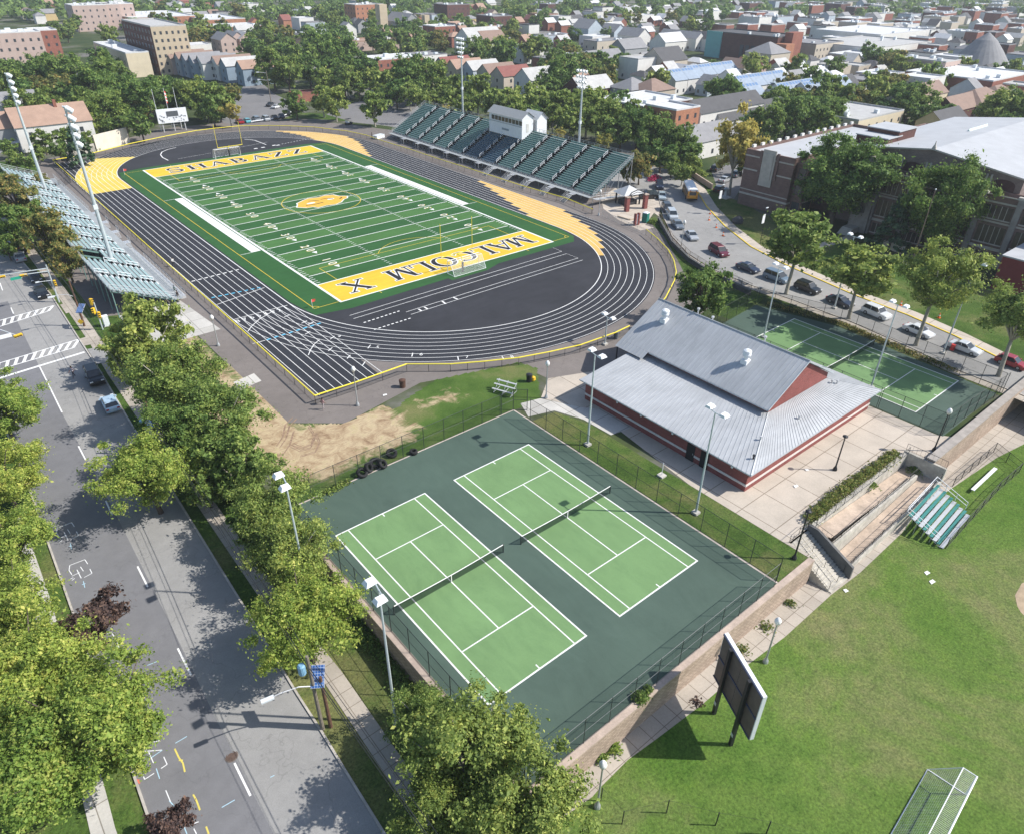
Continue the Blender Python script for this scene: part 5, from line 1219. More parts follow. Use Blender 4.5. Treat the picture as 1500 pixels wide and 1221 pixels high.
for lb, (u, v) in (('red corner flag at the near left corner of the turf', (458, 452)), ('red corner flag at the far left corner of the turf', (183, 257))):
    x, y = G(u, v); t = thing('corner_flag', lb, 'corner flag', (x, y, .03)); g = MB(); g.bar((0, 0, 0), (0, 0, 1.6), .03); g.build('pole', M_WHITEM, t)
    g = MB(); g.add([(0, 0, 1.6), (.75, .1, 1.45), (.7, .2, 1.0), (0, 0, 1.05)], ((0, 1, 2, 3),)); g.build('flag', mat('flag_red', (.62, .08, .06), .7), t)
# scoreboard with its flagpoles
a = G(242, 190); t = thing('scoreboard', 'white scoreboard with dark display on posts behind the far bend', 'scoreboard', (-1.0, 100.2, 0), -.08)
g = MB(); g.box(-4.6, -.3, 2.7, 4.6, .3, 6.9); g.build('cabinet', M_WHITEM, t)
g = MB(); g.box(-1.7, -.345, 4.6, 1.9, -.305, 6.2); g.build('display', mat('display_dark', (.10, .11, .12), .3), t)
rr = random.Random(5); g = MB()
for i in range(34):
    x = rr.uniform(-4.2, 3.9); z = rr.uniform(2.9, 4.4) if i < 26 else rr.uniform(4.4, 5.0)
    if -1.9 < x < 2 and z > 4.2: continue
    k_ = i*.0006; g.box(x, -.33-k_, z, x+rr.uniform(.25, .6), -.304, z+rr.uniform(.15, .4))
g.build('panel_graphics', mat('panel_grey', (.2, .22, .24), .6), t)
for x in (-3.4, 0, 3.4): g = MB(); g.box(x-.14, .05, 0, x+.14, .29, 2.69); g.build('post', M_ALU, t)
for i, (x, lb) in enumerate(((-3.6, 'bare white flagpole on the left behind the scoreboard'), (.0, 'flagpole with a limp striped flag in the middle behind the scoreboard'), (3.0, 'bare white flagpole on the right behind the scoreboard'))):
    t = thing('flagpole', lb, 'flagpole', (x-1, 103.0, 0), 0, 'flagpoles behind the scoreboard'); g = MB(); g.tube([(0, 0, 0), (0, 0, 12.3)], [.09, .05], 8); g.build('pole', M_WHITEM, t); g = MB(); g.lathe([(.02, 12.3), (.12, 12.4), (.12, 12.5), (.02, 12.6)], n=8); g.build('finial', M_ALU, t)
    if i == 1:
        for k in range(7): g = MB(); g.add([(.06, 0, 11.8-k*.5), (.5, .2, 11.5-k*.5), (.42, .1, 11.0-k*.5), (.06, 0, 11.3-k*.5)], ((0, 1, 2, 3),)); g.build('flag', mat('flag_white', (.7, .68, .66)) if k % 2 else mat('flag_red', (.55, .07, .06)), t)
# billboard on the ball field, seen from behind
p, q = Vector((*G(1052, 1042, ZB), ZB)), Vector((*G(1077, 1089, ZB), ZB))
c = (p+q)/2; ang = math.atan2(q.y-p.y, q.x-p.x)
t = thing('billboard', 'large dark-backed scoreboard billboard on two black posts by the tan wall', 'billboard', c, ang)
g = MB(); g.box(-3.0, -.16, 2.9, 3.0, .16, 8.1); g.build('panel', M_WHITEM, t)
g = MB(); M_BBK = mat('billboard_back', (.15, .115, .10), .6, .25, .8)
for i in range(4):
    for j in range(2): g.box(-2.92+i*1.47, -.20, 3.02+j*2.52, -2.92+i*1.47+1.42, -.163, 3.02+j*2.52+2.42)
g.build('back_panel', M_BBK, t)
g = MB(); M_BLS = mat('billboard_strut', (.06, .07, .12), .5)
for z in (2.98, 5.48, 8.0): g.box(-2.97, -.27, z-.07, 2.97, -.203, z+.07)
g.build('strut', M_BLS, t)
for x in (-1.45, 1.45):
    g = MB(); g.box(x-.15, -.54, 0, x+.15, -.275, 8.05); po = g.build('post', M_DKMET, t)
    g = MB(); g.box(x-.14, -.56, 1.2, x+.14, -.525, 1.55); g.build('junction_box', M_LAMP, po)
# tyres at the straw ground
def tyre(label, x, y, z, r, w_, tilt=(0, 0, 0)):
    g = MB(); n = 20
    prof = [(r*.55, -w_/2), (r*.9, -w_/2), (r, -w_*.32), (r, w_*.32), (r*.9, w_/2), (r*.55, w_/2), (r*.5, w_*.3), (r*.5, -w_*.3)]
    for i in range(n):
        for k in range(8): t_ = 2*PI*i/n; g.v.append((prof[k][0]*math.cos(t_), prof[k][0]*math.sin(t_), prof[k][1]))
    for i in range(n):
        for k in range(8):
            j = (i+1) % n; l = (k+1) % 8; g.f.append([i*8+k, j*8+k, j*8+l, i*8+l]); g.m.append(0)
    o = g.build('tyre', mat('tyre_rubber', (.022, .022, .023), .85, .2, 4), None, True); o.location = (x, y, z); o.rotation_euler = tilt; tag(o, label, 'tyre', 'old tractor tyres by the court fence')
for lb, (u, v), r, tl in (('big old tyre nearest the avenue end of the tyre pile', (531, 696), .85, (.5, .1, 0)), ('upright leaning tyre in the middle of the tyre pile', (541, 690), .8, (1.1, 0, .6)), ('largest flat tyre on top of the tyre pile', (551, 681), 1.0, (.25, .1, 0)), ('tyre leaning on the right side of the tyre pile', (561, 684), .75, (.8, .2, .4)), ('separate round tyre between the pile and the small tyre', (574, 667), .85, (.35, 0, 0)), ('small flat tyre apart from the pile', (606, 664), .62, (0, 0, 0))):
    tyre(lb, *G(u, v), .26+.3*tl[0], r*.8, .42, tl)
# bins, cones and small things
def bin_(name, label, p, z, m, lid=None, r=.34, h=1.0, cat='trash bin'):
    t = thing(name, label, cat, (*p, z)); g = MB(); g.lathe([(r*.88, 0), (r, h*.9), (r*1.06, h*.92), (r*1.06, h)], n=14); g.build('barrel', m, t)
    g = MB(); g.lathe([(r*.9, h-.005), (r*.9, h+.04), (r*.3, h+.12)], n=14); g.build('lid', lid or m, t); return t
bin_('trash_bin', 'dark trash bin at the end of the visitor grandstand', G(262, 460), .02, M_DKMET)
bin_('trash_bin', 'brown slatted trash bin on the path edge below the near bend', G(590, 567), .02, mat('bin_brown', (.10, .055, .04), .8), None, .45, 1.1)
bin_('trash_bin', 'black trash barrel with a yellow bag on the plaza', G(775, 559), .02, M_DKMET, None, .42, 1.15)
o = MB(); o.lathe([(.2, 0), (.36, .2), (.3, .6), (.08, .75)], n=9); b_ = o.build('trash_bag', mat('yellow_bag', (.75, .45, .03), .5)); b_.location = (*G(781, 558), .02); tag(b_, 'yellow trash bag leaning beside the black barrel', 'trash bag')
bin_('trash_bin', 'grey trash barrel by the fence at the far corner of the field house', G(902, 496), .02, mat('bin_grey', (.13, .15, .17), .6), None, .4, 1.1)
def cone(label, p):
    t = thing('traffic_cone', label, 'traffic cone', (*p, .03), 0, 'orange cones along the school kerb'); m = mat('cone_orange', (.75, .16, .03), .6, .08)
    g = MB(); g.lathe([(.2, .04), (.05, .85), (.02, .87)], n=10); g.build('cone_body', m, t); g = MB(); g.box(-.25, -.25, 0, .25, .25, .045); g.build('base', m, t); g = MB(); g.lathe([(.148, .36), (.105, .56)], n=10); g.build('collar', M_WHITE, t)
for i, (u, v) in enumerate(((1040, 314), (1038.5, 323), (1049, 334), (1059, 346), (1319, 448), (1375, 466))):
    cone(('orange traffic cone at the school kerb nearest the yellow bus', 'orange traffic cone lying second along the school kerb below the bus', 'orange traffic cone at the bend of the school kerb', 'orange traffic cone farthest along the bend below the bus', 'orange traffic cone at the yellow kerb behind the parked white cars', 'orange traffic cone at the yellow kerb across from the silver sedan')[i], G(u, v))
t = thing('barrel', 'red drum standing by the fence beside the silver sedan', 'barrel', (*G(1394, 513), .02)); g = MB(); g.lathe([(.3, 0), (.3, .95)], n=12); g.build('drum', mat('drum_red', (.6, .06, .05), .6), t); g = MB(); g.lathe([(.32, .45), (.32, .5)], n=12); g.build('hoop', M_DKMET, t)
x, y = G(945, 326); t = thing('portable_toilet', 'green portable toilet with white roof at the gate court', 'portable toilet', (x, y, .02), .2); g = MB(); g.box(-.6, -.6, .1, .6, .6, 2.1); g.build('cabin', mat('toilet_green', (.02, .16, .12), .5), t); g = MB(); g.lathe([(.84, 2.1), (.8, 2.2), (.3, 2.35)], n=4); g.build('roof', M_WHITEM, t).rotation_euler = (0, 0, PI/4); g = MB(); g.box(-.45, -.63, .2, .45, -.603, 2.0); g.build('door', mat('toilet_door', (.03, .2, .16), .5), t)
# gate pavilion: brick piers, arch and small hipped roof
t = thing('gate_pavilion', 'brick gate pavilion with hipped metal roof at the home end of the track', 'pavilion', (*G(925, 305), 0), -.2)
for x, y in ((-2.6, -1.6), (2.6, -1.6)):
    g = MB(); g.box(x-.45, y-.45, 0, x+.45, y+.45, 3.2); pr = g.build('pier', M_RED, t); g = MB(); g.box(x-.55, y-.55, 3.2, x+.55, y+.55, 3.4); g.build('pier_cap', M_COPE, pr)
g = MB(); g.tube([(-2.6, -1.6, 3.0), (-1.6, -1.6, 4.2), (0, -1.6, 4.6), (1.6, -1.6, 4.2), (2.6, -1.6, 3.0)], .12, 6); g.tube([(-2.6, -1.6, 2.6), (-1.6, -1.6, 3.7), (0, -1.6, 4.1), (1.6, -1.6, 3.7), (2.6, -1.6, 2.6)], .08, 6); g.build('arch', M_DKMET, t)
g = MB(); g.box(-.6, 2.0, 0, 3.0, 4.6, 1.1); g.build('interior_shade', mat('interior_shade_dark', (.05, .05, .055), .6), t)  # dark block standing for the shaded interior under the roof
for x, y in ((-1.0, 1.6), (3.4, 1.6), (3.4, 5.0), (-1.0, 5.0)): g = MB(); g.box(x-.14, y-.14, 0, x+.14, y+.14, 2.7); g.build('roof_post', M_DKMET, t)
g = MB(); b4 = [(-1.7, .9), (4.1, .9), (4.1, 5.7), (-1.7, 5.7)]; g.add([(x, y, 2.71) for x, y in b4]+[(1.2, 3.3, 4.4)], ((0, 1, 4), (1, 2, 4), (2, 3, 4), (3, 0, 4), (3, 2, 1, 0))); g.build('roof', M_ROOF, t)

t = thing('ticket_kiosk', 'slim white-panelled kiosk posts beside the green toilet', 'kiosk', (*G(932, 330), .02)); g = MB(); g.box(-.7, -.3, 0, -.3, .3, 2.6); g.build('post', M_RED, t); g = MB(); g.box(.3, -.3, 0, .7, .3, 2.6); g.build('post', M_RED, t); g = MB(); g.box(-.28, -.06, .2, .28, .06, 2.3); g.build('panel', M_WHITEM, t)
t = thing('utility_box', 'white equipment box on the ground beside the far end of the home grandstand', 'equipment box', (*G(555, 203), .02), .3); g = MB(); g.box(-1.8, -.9, .1, 1.8, .9, 1.0); g.build('box', M_WHITEM, t); g = MB(); g.box(-1.86, -.96, 1.0, 1.86, .96, 1.1); g.build('lid', M_LAMP, t)
# rock on the school lawn, banners on posts
g = MB(); rr = random.Random(2); g.lathe([(1.1, 0), (1.25, .5), (1.0, 1.1), (.55, 1.45), (.1, 1.5)], n=9); g.v = [(x*rr.uniform(.85, 1.15), y*rr.uniform(.85, 1.15), z*rr.uniform(.9, 1.1)) for x, y, z in g.v]; o = g.build('boulder', mat('boulder_dark', (.07, .07, .075), .9, .3, 3)); o.location = (*G(1080, 327), 0); tag(o, 'dark boulder lying on the school lawn', 'boulder')
for lb, (u, v), h in (('white banner on a black post beside the yellow bus', (1053, 313), 6.5), ('white banner on a dark lamp post in the middle of the school lawn', (1113, 358), 7.5)):
    t = thing('banner_post', lb, 'banner', (*G(u, v), 0)); g = MB(); g.bar((0, 0, 0), (0, 0, h), .06); g.build('post', M_DKMET, t); g = MB(); g.box(-.95, -.03, h-3.0, -.1, .03, h-1.2); g.build('banner', M_WHITEM, t); g = MB(); g.box(-.35, -.1, h, .35, .1, h+.15); g.build('lamp', M_LAMP, t)
t = thing('flagpole', 'tall bare dark flagpole in front of the school entrance', 'flagpole', (*G(1332, 395), 0)); g = MB(); g.tube([(0, 0, 0), (0, 0, 15)], [.12, .06], 8); g.build('pole', mat('pole_brown', (.22, .16, .13), .6), t); g = MB(); g.lathe([(.02, 15), (.14, 15.1), (.14, 15.25), (.02, 15.35)], n=8); g.build('finial', M_WHITEM, t)
t = thing('planter_sculpture', 'grey metal sculpture beside the parked cars at the school', 'sculpture', (*G(1062, 290), 0)); g = MB(); g.lathe([(.9, 0), (.9, .4), (.5, .5), (.3, 1.6), (.7, 2.2), (.1, 2.6)], n=9); g.build('body', M_STEEL, t); g = MB(); g.box(-1.2, -1.2, -.02, 1.2, 1.2, .2); g.build('plinth', M_CONCB, t)
for i, (lb, (u, v), sz) in enumerate((('white litter sheet on the terrace near the field house', (1166, 712), .35), ('pale scrap of litter in the middle of the terrace', (1182, 688), .25), ('white scrap on the ball field grass', (1358, 839), .35), ('larger white scrap lower on the ball field grass', (1365.5, 852), .4), ('tiny white scrap near the wall path', (1239, 865), .25), ('white paper on the path edge below the near bend', (564, 579), .35))):
    z = ZB if v > 830 else 0.02; x, y = G(u, v, z); g = MB(); g.add([(-sz, -.1, .03), (sz*.6, -.22, .08), (sz, .15, .04), (-sz*.5, .25, .07), (-sz, -.1, .035), (sz*.6, -.22, .085), (sz, .15, .045), (-sz*.5, .25, .075)], ((0, 1, 2, 3), (7, 6, 5, 4))); o = g.build('litter', M_WHITE); o.location = (x, y, z+.01); tag(o, lb, 'litter')

# ================================================================== vehicles
M_TYRE = mat('car_tyre', (.02, .02, .021), .85, .1, 4); M_RIM = mat('wheel_rim', (.4, .41, .42), .35, .1, 3, .6, .5)
M_CARGL = mat('car_glass', (.025, .033, .04), .08, .15, 1, 0, .8); M_HEAD = mat('headlight_lens', (.7, .72, .74), .15, .05); M_TAIL = mat('tail_light_red', (.4, .015, .015), .25, .05)
def paint(name, c):
    k = 'car_paint_'+name
    if k in _MC: return _MC[k]
    m, nt, out = nodes(k); b = surf(nt, out, ramp(nt, noise(nt, objco(nt), 1.2, 3), [(.3, scale_c(c, .93)), (.7, scale_c(c, 1.05))]), .32, .15, .5)
    b.inputs['Coat Weight'].default_value = .6; b.inputs['Coat Roughness'].default_value = .08; _MC[k] = m; return m
CARP = {  # length, half width, profile of the body side (x, z) front to back, cabin (x at belt front/back, roof front/back, belt z, roof z)
    'sedan': (4.7, .90, [(2.35, .42), (2.3, .66), (1.9, .80), (1.0, .93), (-1.55, .98), (-2.1, .95), (-2.34, .80), (-2.35, .40)], (1.0, -1.6, .15, -.95, .94, 1.44)),
    'suv': (4.75, .95, [(2.35, .5), (2.3, .85), (1.95, 1.0), (1.1, 1.08), (-2.25, 1.1), (-2.36, .9), (-2.36, .48)], (1.1, -2.25, .45, -1.85, 1.08, 1.75)),
    'minivan': (5.0, .98, [(2.5, .42), (2.45, .75), (2.0, .95), (1.35, 1.05), (-2.35, 1.08), (-2.5, .9), (-2.5, .42)], (1.45, -2.4, .55, -2.1, 1.05, 1.78)),
    'hatchback': (4.2, .87, [(2.1, .42), (2.05, .68), (1.7, .82), (.95, .93), (-1.9, 1.0), (-2.08, .8), (-2.1, .42)], (1.0, -1.95, .25, -1.45, .94, 1.5)),
}
_CM = {}
def car_meshes(kind):
    if kind in _CM: return _CM[kind]
    L, W, prof, cab = CARP[kind]; out = {}
    wb = L*.29
    # body: rounded section, loft across the width
    g = MB(); n = len(prof); ws = [(-W, .10, .0), (-W*.97, .0, .0), (W*.97, .0, .0), (W, .10, .0)]
    rings = []
    for y, sh, _ in ((-W*.80, 0, 0), (-W, .07, 0)):
        pass
    secs = [(-W*.86, .03, 1.0), (-W, -.05, .985), (W, -.05, .985), (W*.86, .03, 1.0)]
    order = [(-W, -.07, .975), (-W*.85, 0, 1.0), (W*.85, 0, 1.0), (W, -.07, .975)]
    lower = [(prof[-1][0]*.97, .26), (prof[0][0]*.97, .26)]
    full = prof+lower; m = len(full)
    for y, dz, kx in order:
        for x, z in full: g.v.append((x*kx, y, max(.24, z+(dz if z > .5 else 0))))
    for r in range(3):
        for i in range(m):
            j = (i+1) % m; g.f.append([r*m+i, r*m+j, (r+1)*m+j, (r+1)*m+i]); g.m.append(0)
    g.f.append(list(reversed(range(m)))); g.m.append(0); g.f.append([3*m+i for i in range(m)]); g.m.append(0)
    # roof skin and pillars
    xf, xb, rf, rb, bz, rz = cab; wr, wb2 = W*.74, W*.90
    g.add([(rf, -wr, rz), (rf, wr, rz), (rb, wr, rz), (rb, -wr, rz), (rf+.08, -wr-.05, rz-.07), (rf+.08, wr+.05, rz-.07), (rb-.08, wr+.05, rz-.07), (rb-.08, -wr-.05, rz-.07)], ((0, 1, 2, 3), (4, 5, 1, 0), (5, 6, 2, 1), (6, 7, 3, 2), (7, 4, 0, 3)))
    for s in (-1, 1):
        for (xa, xr) in ((xf, rf), ((xf+xb)/2-.1, (rf+rb)/2-.05), (xb+.05, rb+.02)): g.bar((xa, s*(wb2+.005), bz-.02), (xr, s*(wr+.03), rz-.05), .045, 4)
    for s in (-1, 1): g.cbox((xf-.25, s*(W+.08), bz+.08), (.2, .2, .16))
    out['body'] = g
    g = MB(); e = .012
    g.add([(xf, -wb2, bz-.03), (xf, wb2, bz-.03), (xb, wb2, bz-.03), (xb, -wb2, bz-.03), (rf+.05, -wr-.02, rz-.06), (rf+.05, wr+.02, rz-.06), (rb-.05, wr+.02, rz-.06), (rb-.05, -wr-.02, rz-.06)], ((0, 1, 5, 4), (1, 2, 6, 5), (2, 3, 7, 6), (3, 0, 4, 7)))
    out['window'] = g
    g = MB(); r = .33 if kind in ('suv', 'minivan') else .31
    for y0, y1, rr_, mi in ((-.11, .11, r, 0), (-.118, .118, r*.62, 1)):
        o = len(g.v); n = 16
        for y in (y0, y1):
            for i in range(n): t = 2*PI*i/n; g.v.append((rr_*math.cos(t), y, rr_*math.sin(t)))
        for i in range(n): j = (i+1) % n; g.f.append([o+i, o+j, o+n+j, o+n+i]); g.m.append(mi)
        g.f.append([o+i for i in range(n)]); g.m.append(mi); g.f.append([o+n+i for i in reversed(range(n))]); g.m.append(mi)
    out['wheel'] = g; out['geo'] = (L, W, wb, r, prof)
    g = MB(); g.cbox((0, 0, 0), (.12, .38, .16)); out['headlight'] = g
    g = MB(); g.cbox((0, 0, 0), (.08, .32, .2)); out['tail_light'] = g
    for k in ('body', 'window', 'wheel', 'headlight', 'tail_light'):
        o = out[k].build(k, {'body': [M_RIM], 'window': [M_CARGL], 'wheel': [M_TYRE, M_RIM], 'headlight': [M_HEAD], 'tail_light': [M_TAIL]}[k]); out[k] = o.data; bpy.data.objects.remove(o)
    _CM[kind] = out; return out
def car(label, u, v, kind, col, ang, group='cars parked along the school road', z=0.02, far=False, street=False):
    M_ = car_meshes(kind); L, W, wb, r, prof = M_['geo']
    x, y = GS(u, v) if street else G(u, v, z+.6)
    zz = ZS(y)+.02 if street else z
    if street:
        zz = ZS(y)+.02; x, y = G(u, v, zz+.6)
    t = thing({'suv': 'sport_utility_car', 'minivan': 'minivan', 'hatchback': 'hatchback_car', 'sedan': 'sedan_car'}[kind], label, 'car', (x, y, zz), ang, group)
    def part(n, me, loc=(0, 0, 0), rz=0):
        o = bpy.data.objects.new(n, me); COL.objects.link(o); o.parent = t; o.location = loc; o.rotation_euler = (0, 0, rz); return o
    b = part('body', M_['body'])
    b.material_slots[0].link = 'OBJECT'; b.material_slots[0].material = paint(*col)
    part('window', M_['window'])
    for sx in (1, -1):
        for sy in (1, -1): part('wheel', M_['wheel'], (sx*wb, sy*(W-.1), r))
    if not far:
        for sy in (1, -1): part('headlight', M_['headlight'], (prof[1][0]-.05, sy*W*.72, prof[1][1]-.02)); part('tail_light', M_['tail_light'], (prof[-2][0]+.03, sy*W*.74, prof[-2][1]-.04))
    return t
BLK, DK, SIL, WHT, NAV, GRY, RED, MAR, BLU = ('black', (.012, .013, .015)), ('dark_grey', (.04, .043, .05)), ('silver', (.42, .44, .46)), ('white', (.72, .73, .74)), ('navy', (.02, .03, .06)), ('steel', (.16, .19, .22)), ('red', (.32, .015, .02)), ('maroon', (.13, .015, .03)), ('pale_blue', (.42, .56, .68))
A = lambda u0, v0, u1, v1: math.atan2(G(u1, v1)[1]-G(u0, v0)[1], G(u1, v1)[0]-G(u0, v0)[0])
ra = [A(966, 275, 970, 290), A(977, 305, 985, 318), A(985, 318, 1013, 347), A(1013, 347, 1053, 371), A(1096, 393, 1139, 409), A(1181, 424, 1231, 443), A(1285, 461, 1346, 486), A(1346, 486, 1415, 511)]
car('dark sport utility car at the top of the row by the red flowers', 966, 272, 'suv', NAV, ra[0])
car('pale silver sedan parked above the gate court entrance', 969.5, 287, 'sedan', ('pale_silver', (.40, .47, .50)), ra[0])
car('black sport utility car standing inside the gate court', 950, 287, 'suv', BLK, R_(150))
car('dark sport utility car directly above the silver minivan on the curve', 977, 305, 'suv', DK, ra[1])
car('silver minivan on the curve of the school road', 984.5, 315, 'minivan', ('light_silver', (.50, .54, .57)), ra[1])
car('grey sedan behind the bright silver one on the curve', 992.5, 329, 'sedan', GRY, ra[2])
car('bright silver sedan above the maroon minivan', 1013, 345, 'sedan', SIL, ra[2])
car('maroon minivan alone in the middle of the road curve', 1053, 368, 'minivan', MAR, ra[3])
car('dark navy sedan parked left of the first sycamore', 1096, 392, 'sedan', NAV, ra[4])
car('steel blue minivan behind the first sycamore trunk', 1138, 406, 'minivan', ('steel_blue', (.16, .22, .28)), ra[4])
car('black sport utility car between the two left sycamores', 1183, 422, 'suv', BLK, ra[5])
car('black sedan under the second sycamore', 1231, 441, 'sedan', ('blue_black', (.015, .022, .04)), ra[5])
car('white sport utility car between the second and third sycamores', 1284, 458, 'suv', WHT, ra[6])
car('white sedan parked behind the pale third sycamore trunk', 1346, 484, 'sedan', WHT, ra[6])
car('silver sedan parked beside the red drum', 1414, 509, 'sedan', ('pearl', (.58, .60, .61)), ra[7])
car('red hatchback under the last sycamore at the edge', 1482, 530, 'hatchback', RED, ra[7])
car('dark sport utility car at the back of the school car park', 1049, 247, 'suv', DK, .3, 'cars at the school car park'); car('silver sedan in the middle of the school car park', 1062, 263, 'sedan', SIL, .2, 'cars at the school car park'); car('dark sedan half hidden by the yellow sycamore', 1079, 255, 'sedan', GRY, .25, 'cars at the school car park'); car('black hatchback at the front of the school car park', 1054, 277, 'hatchback', BLK, .2, 'cars at the school car park')
SG = 'cars on the avenue'
car('black sport utility car parked at the avenue kerb near the pedestrian', 138, 551, 'suv', BLK, -PI/2-.05, SG, street=True)
car('pale blue hatchback parked behind the black car on the avenue', 161, 590, 'hatchback', BLU, PI/2-.05, SG, street=True)
car('black sedan waiting at the crossing under the signal arm', 60, 428, 'sedan', BLK, -PI/2, SG, street=True)
car('dark sedan in the tree shade behind the crossing', 50, 405, 'sedan', DK, -PI/2, SG, street=True)
car('silver sedan parked beside the visitor grandstand trees', 28, 376, 'sedan', SIL, PI/2, SG, street=True)
car('dark sport utility car in shade behind the silver sedan', 19, 362, 'suv', GRY, PI/2, SG, street=True)
car('navy sedan farthest along the shaded avenue kerb', 8, 346, 'sedan', NAV, PI/2, SG, street=True)
PG = 'cars in the lot beyond the far bend'
for lb, u, v, k, c, a in (('red car at the left of the row beyond the far bend', 351, 178, 'sedan', RED, 1.5), ('teal car second in the row beyond the far bend', 361.5, 177, 'hatchback', ('teal', (.12, .42, .48)), 1.5), ('grey car third in the row beyond the far bend', 375, 175, 'suv', GRY, 1.5), ('silver car fourth in the row beyond the far bend', 389, 174, 'suv', SIL, 1.5), ('black car in shade fifth in the row beyond the far bend', 402, 172, 'sedan', BLK, 1.4), ('navy car sixth in the row beyond the far bend', 412, 170, 'sedan', NAV, 1.3), ('dark car at the right end of the row beyond the far bend', 421, 166, 'suv', DK, 1.2), ('white car parked across the lot beside the lamp', 405, 156, 'sedan', WHT, .6), ('dark car in shade beside the white car across the lot', 397, 153, 'sedan', DK, .6), ('pale car hidden under the trees at the left of the lot', 325, 169, 'sedan', WHT, 1.5)):
    car(lb, u, v, k, c, a, PG, far=True)
# golf cart on the lawn
x, y = G(511, 183); t = thing('golf_cart', 'small black golf cart with white seat on the lawn by the far bend', 'golf cart', (x, y, .02), .3)
g = MB(); g.box(-1.3, -.6, .3, 1.3, .6, .75); g.build('body', M_DKMET, t); g = MB(); g.box(-.9, -.55, .75, -.1, .55, 1.0); g.box(-1.0, -.55, 1.0, -.85, .55, 1.4); g.build('seat', M_WHITEM, t); g = MB(); g.box(-1.1, -.6, 1.85, .8, .6, 1.93); g.build('canopy', M_DKMET, t)
for p in ((-1.0, -.55), (-1.0, .55), (.7, -.55), (.7, .55)): g = MB(); g.bar((*p, .75), (*p, 1.85), .03); g.build('canopy_post', M_DKMET, t)
for sx in (-.85, .85):
    for sy in (-.55, .55): g = MB(); g.tube([(sx, sy-.1, .25), (sx, sy+.1, .25)], .25, 12); g.build('wheel', M_TYRE, t)
# school bus
x, y = G(1010, 283, .8); t = thing('school_bus', 'yellow school bus with pale roof climbing the school road', 'bus', (x, y, .02), A(1012, 288, 1000, 262))
M_BUSY = paint('school_yellow', (.66, .30, .02)); L, W = 10.2, 1.22
g = MB(); g.box(-L/2, -W, .55, L/2-1.5, W, 2.55); g.box(L/2-1.5, -W*.9, .55, L/2, W*.9, 1.55)
g.build('body', M_BUSY, t)
g = MB(); sec = [(-W, 2.55), (-W*.92, 2.85), (-W*.6, 3.02), (W*.6, 3.02), (W*.92, 2.85), (W, 2.55)]
g.add([(-L/2, yy, z) for yy, z in sec]+[(L/2-1.5, yy, z) for yy, z in sec], [(i, i+6, i+7, i+1) for i in range(5)]+[(0, 1, 2, 3, 4, 5), (11, 10, 9, 8, 7, 6)]); g.build('roof', M_WHITEM, t)
for i in range(9):
    for s in (-1, 1): g = MB(); x0 = -L/2+.35+i*.92; g.box(x0, min(s*W, s*(W+.02)), 1.65, x0+.76, max(s*W, s*(W+.02)), 2.35); g.build('window', M_CARGL, t)
g = MB(); g.box(-L/2-.02, -.8, 1.6, -L/2-.001, .8, 2.4); g.build('rear_window', M_CARGL, t)
g = MB(); g.box(L/2-1.5, -1.0, 1.7, L/2-1.478, 1.0, 2.4); g.build('windscreen', M_CARGL, t)
g = MB(); g.box(-L/2-.12, -W, .5, -L/2-.021, W, .85); g.build('bumper', M_DKMET, t)
for z in (1.0, 1.35):
    for s in (-1, 1): g = MB(); g.box(-L/2+.1, min(s*(W+.001), s*(W+.03)), z, L/2-1.6, max(s*(W+.001), s*(W+.03)), z+.07); g.build('rub_rail', M_DKMET, t)
for yy, z in ((-.95, 1.25), (.95, 1.25), (-.7, 2.65), (.7, 2.65)): g = MB(); g.box(-L/2-.05, yy-.12, z-.1, -L/2-.022, yy+.12, z+.1); g.build('tail_light', M_TAIL, t)
for sx in (-2.6, 3.4):
    for s in (-1, 1): g = MB(); g.tube([(sx, s*(W-.28), .5), (sx, s*(W+.02), .5)], .5, 16); g.build('wheel', M_TYRE, t)

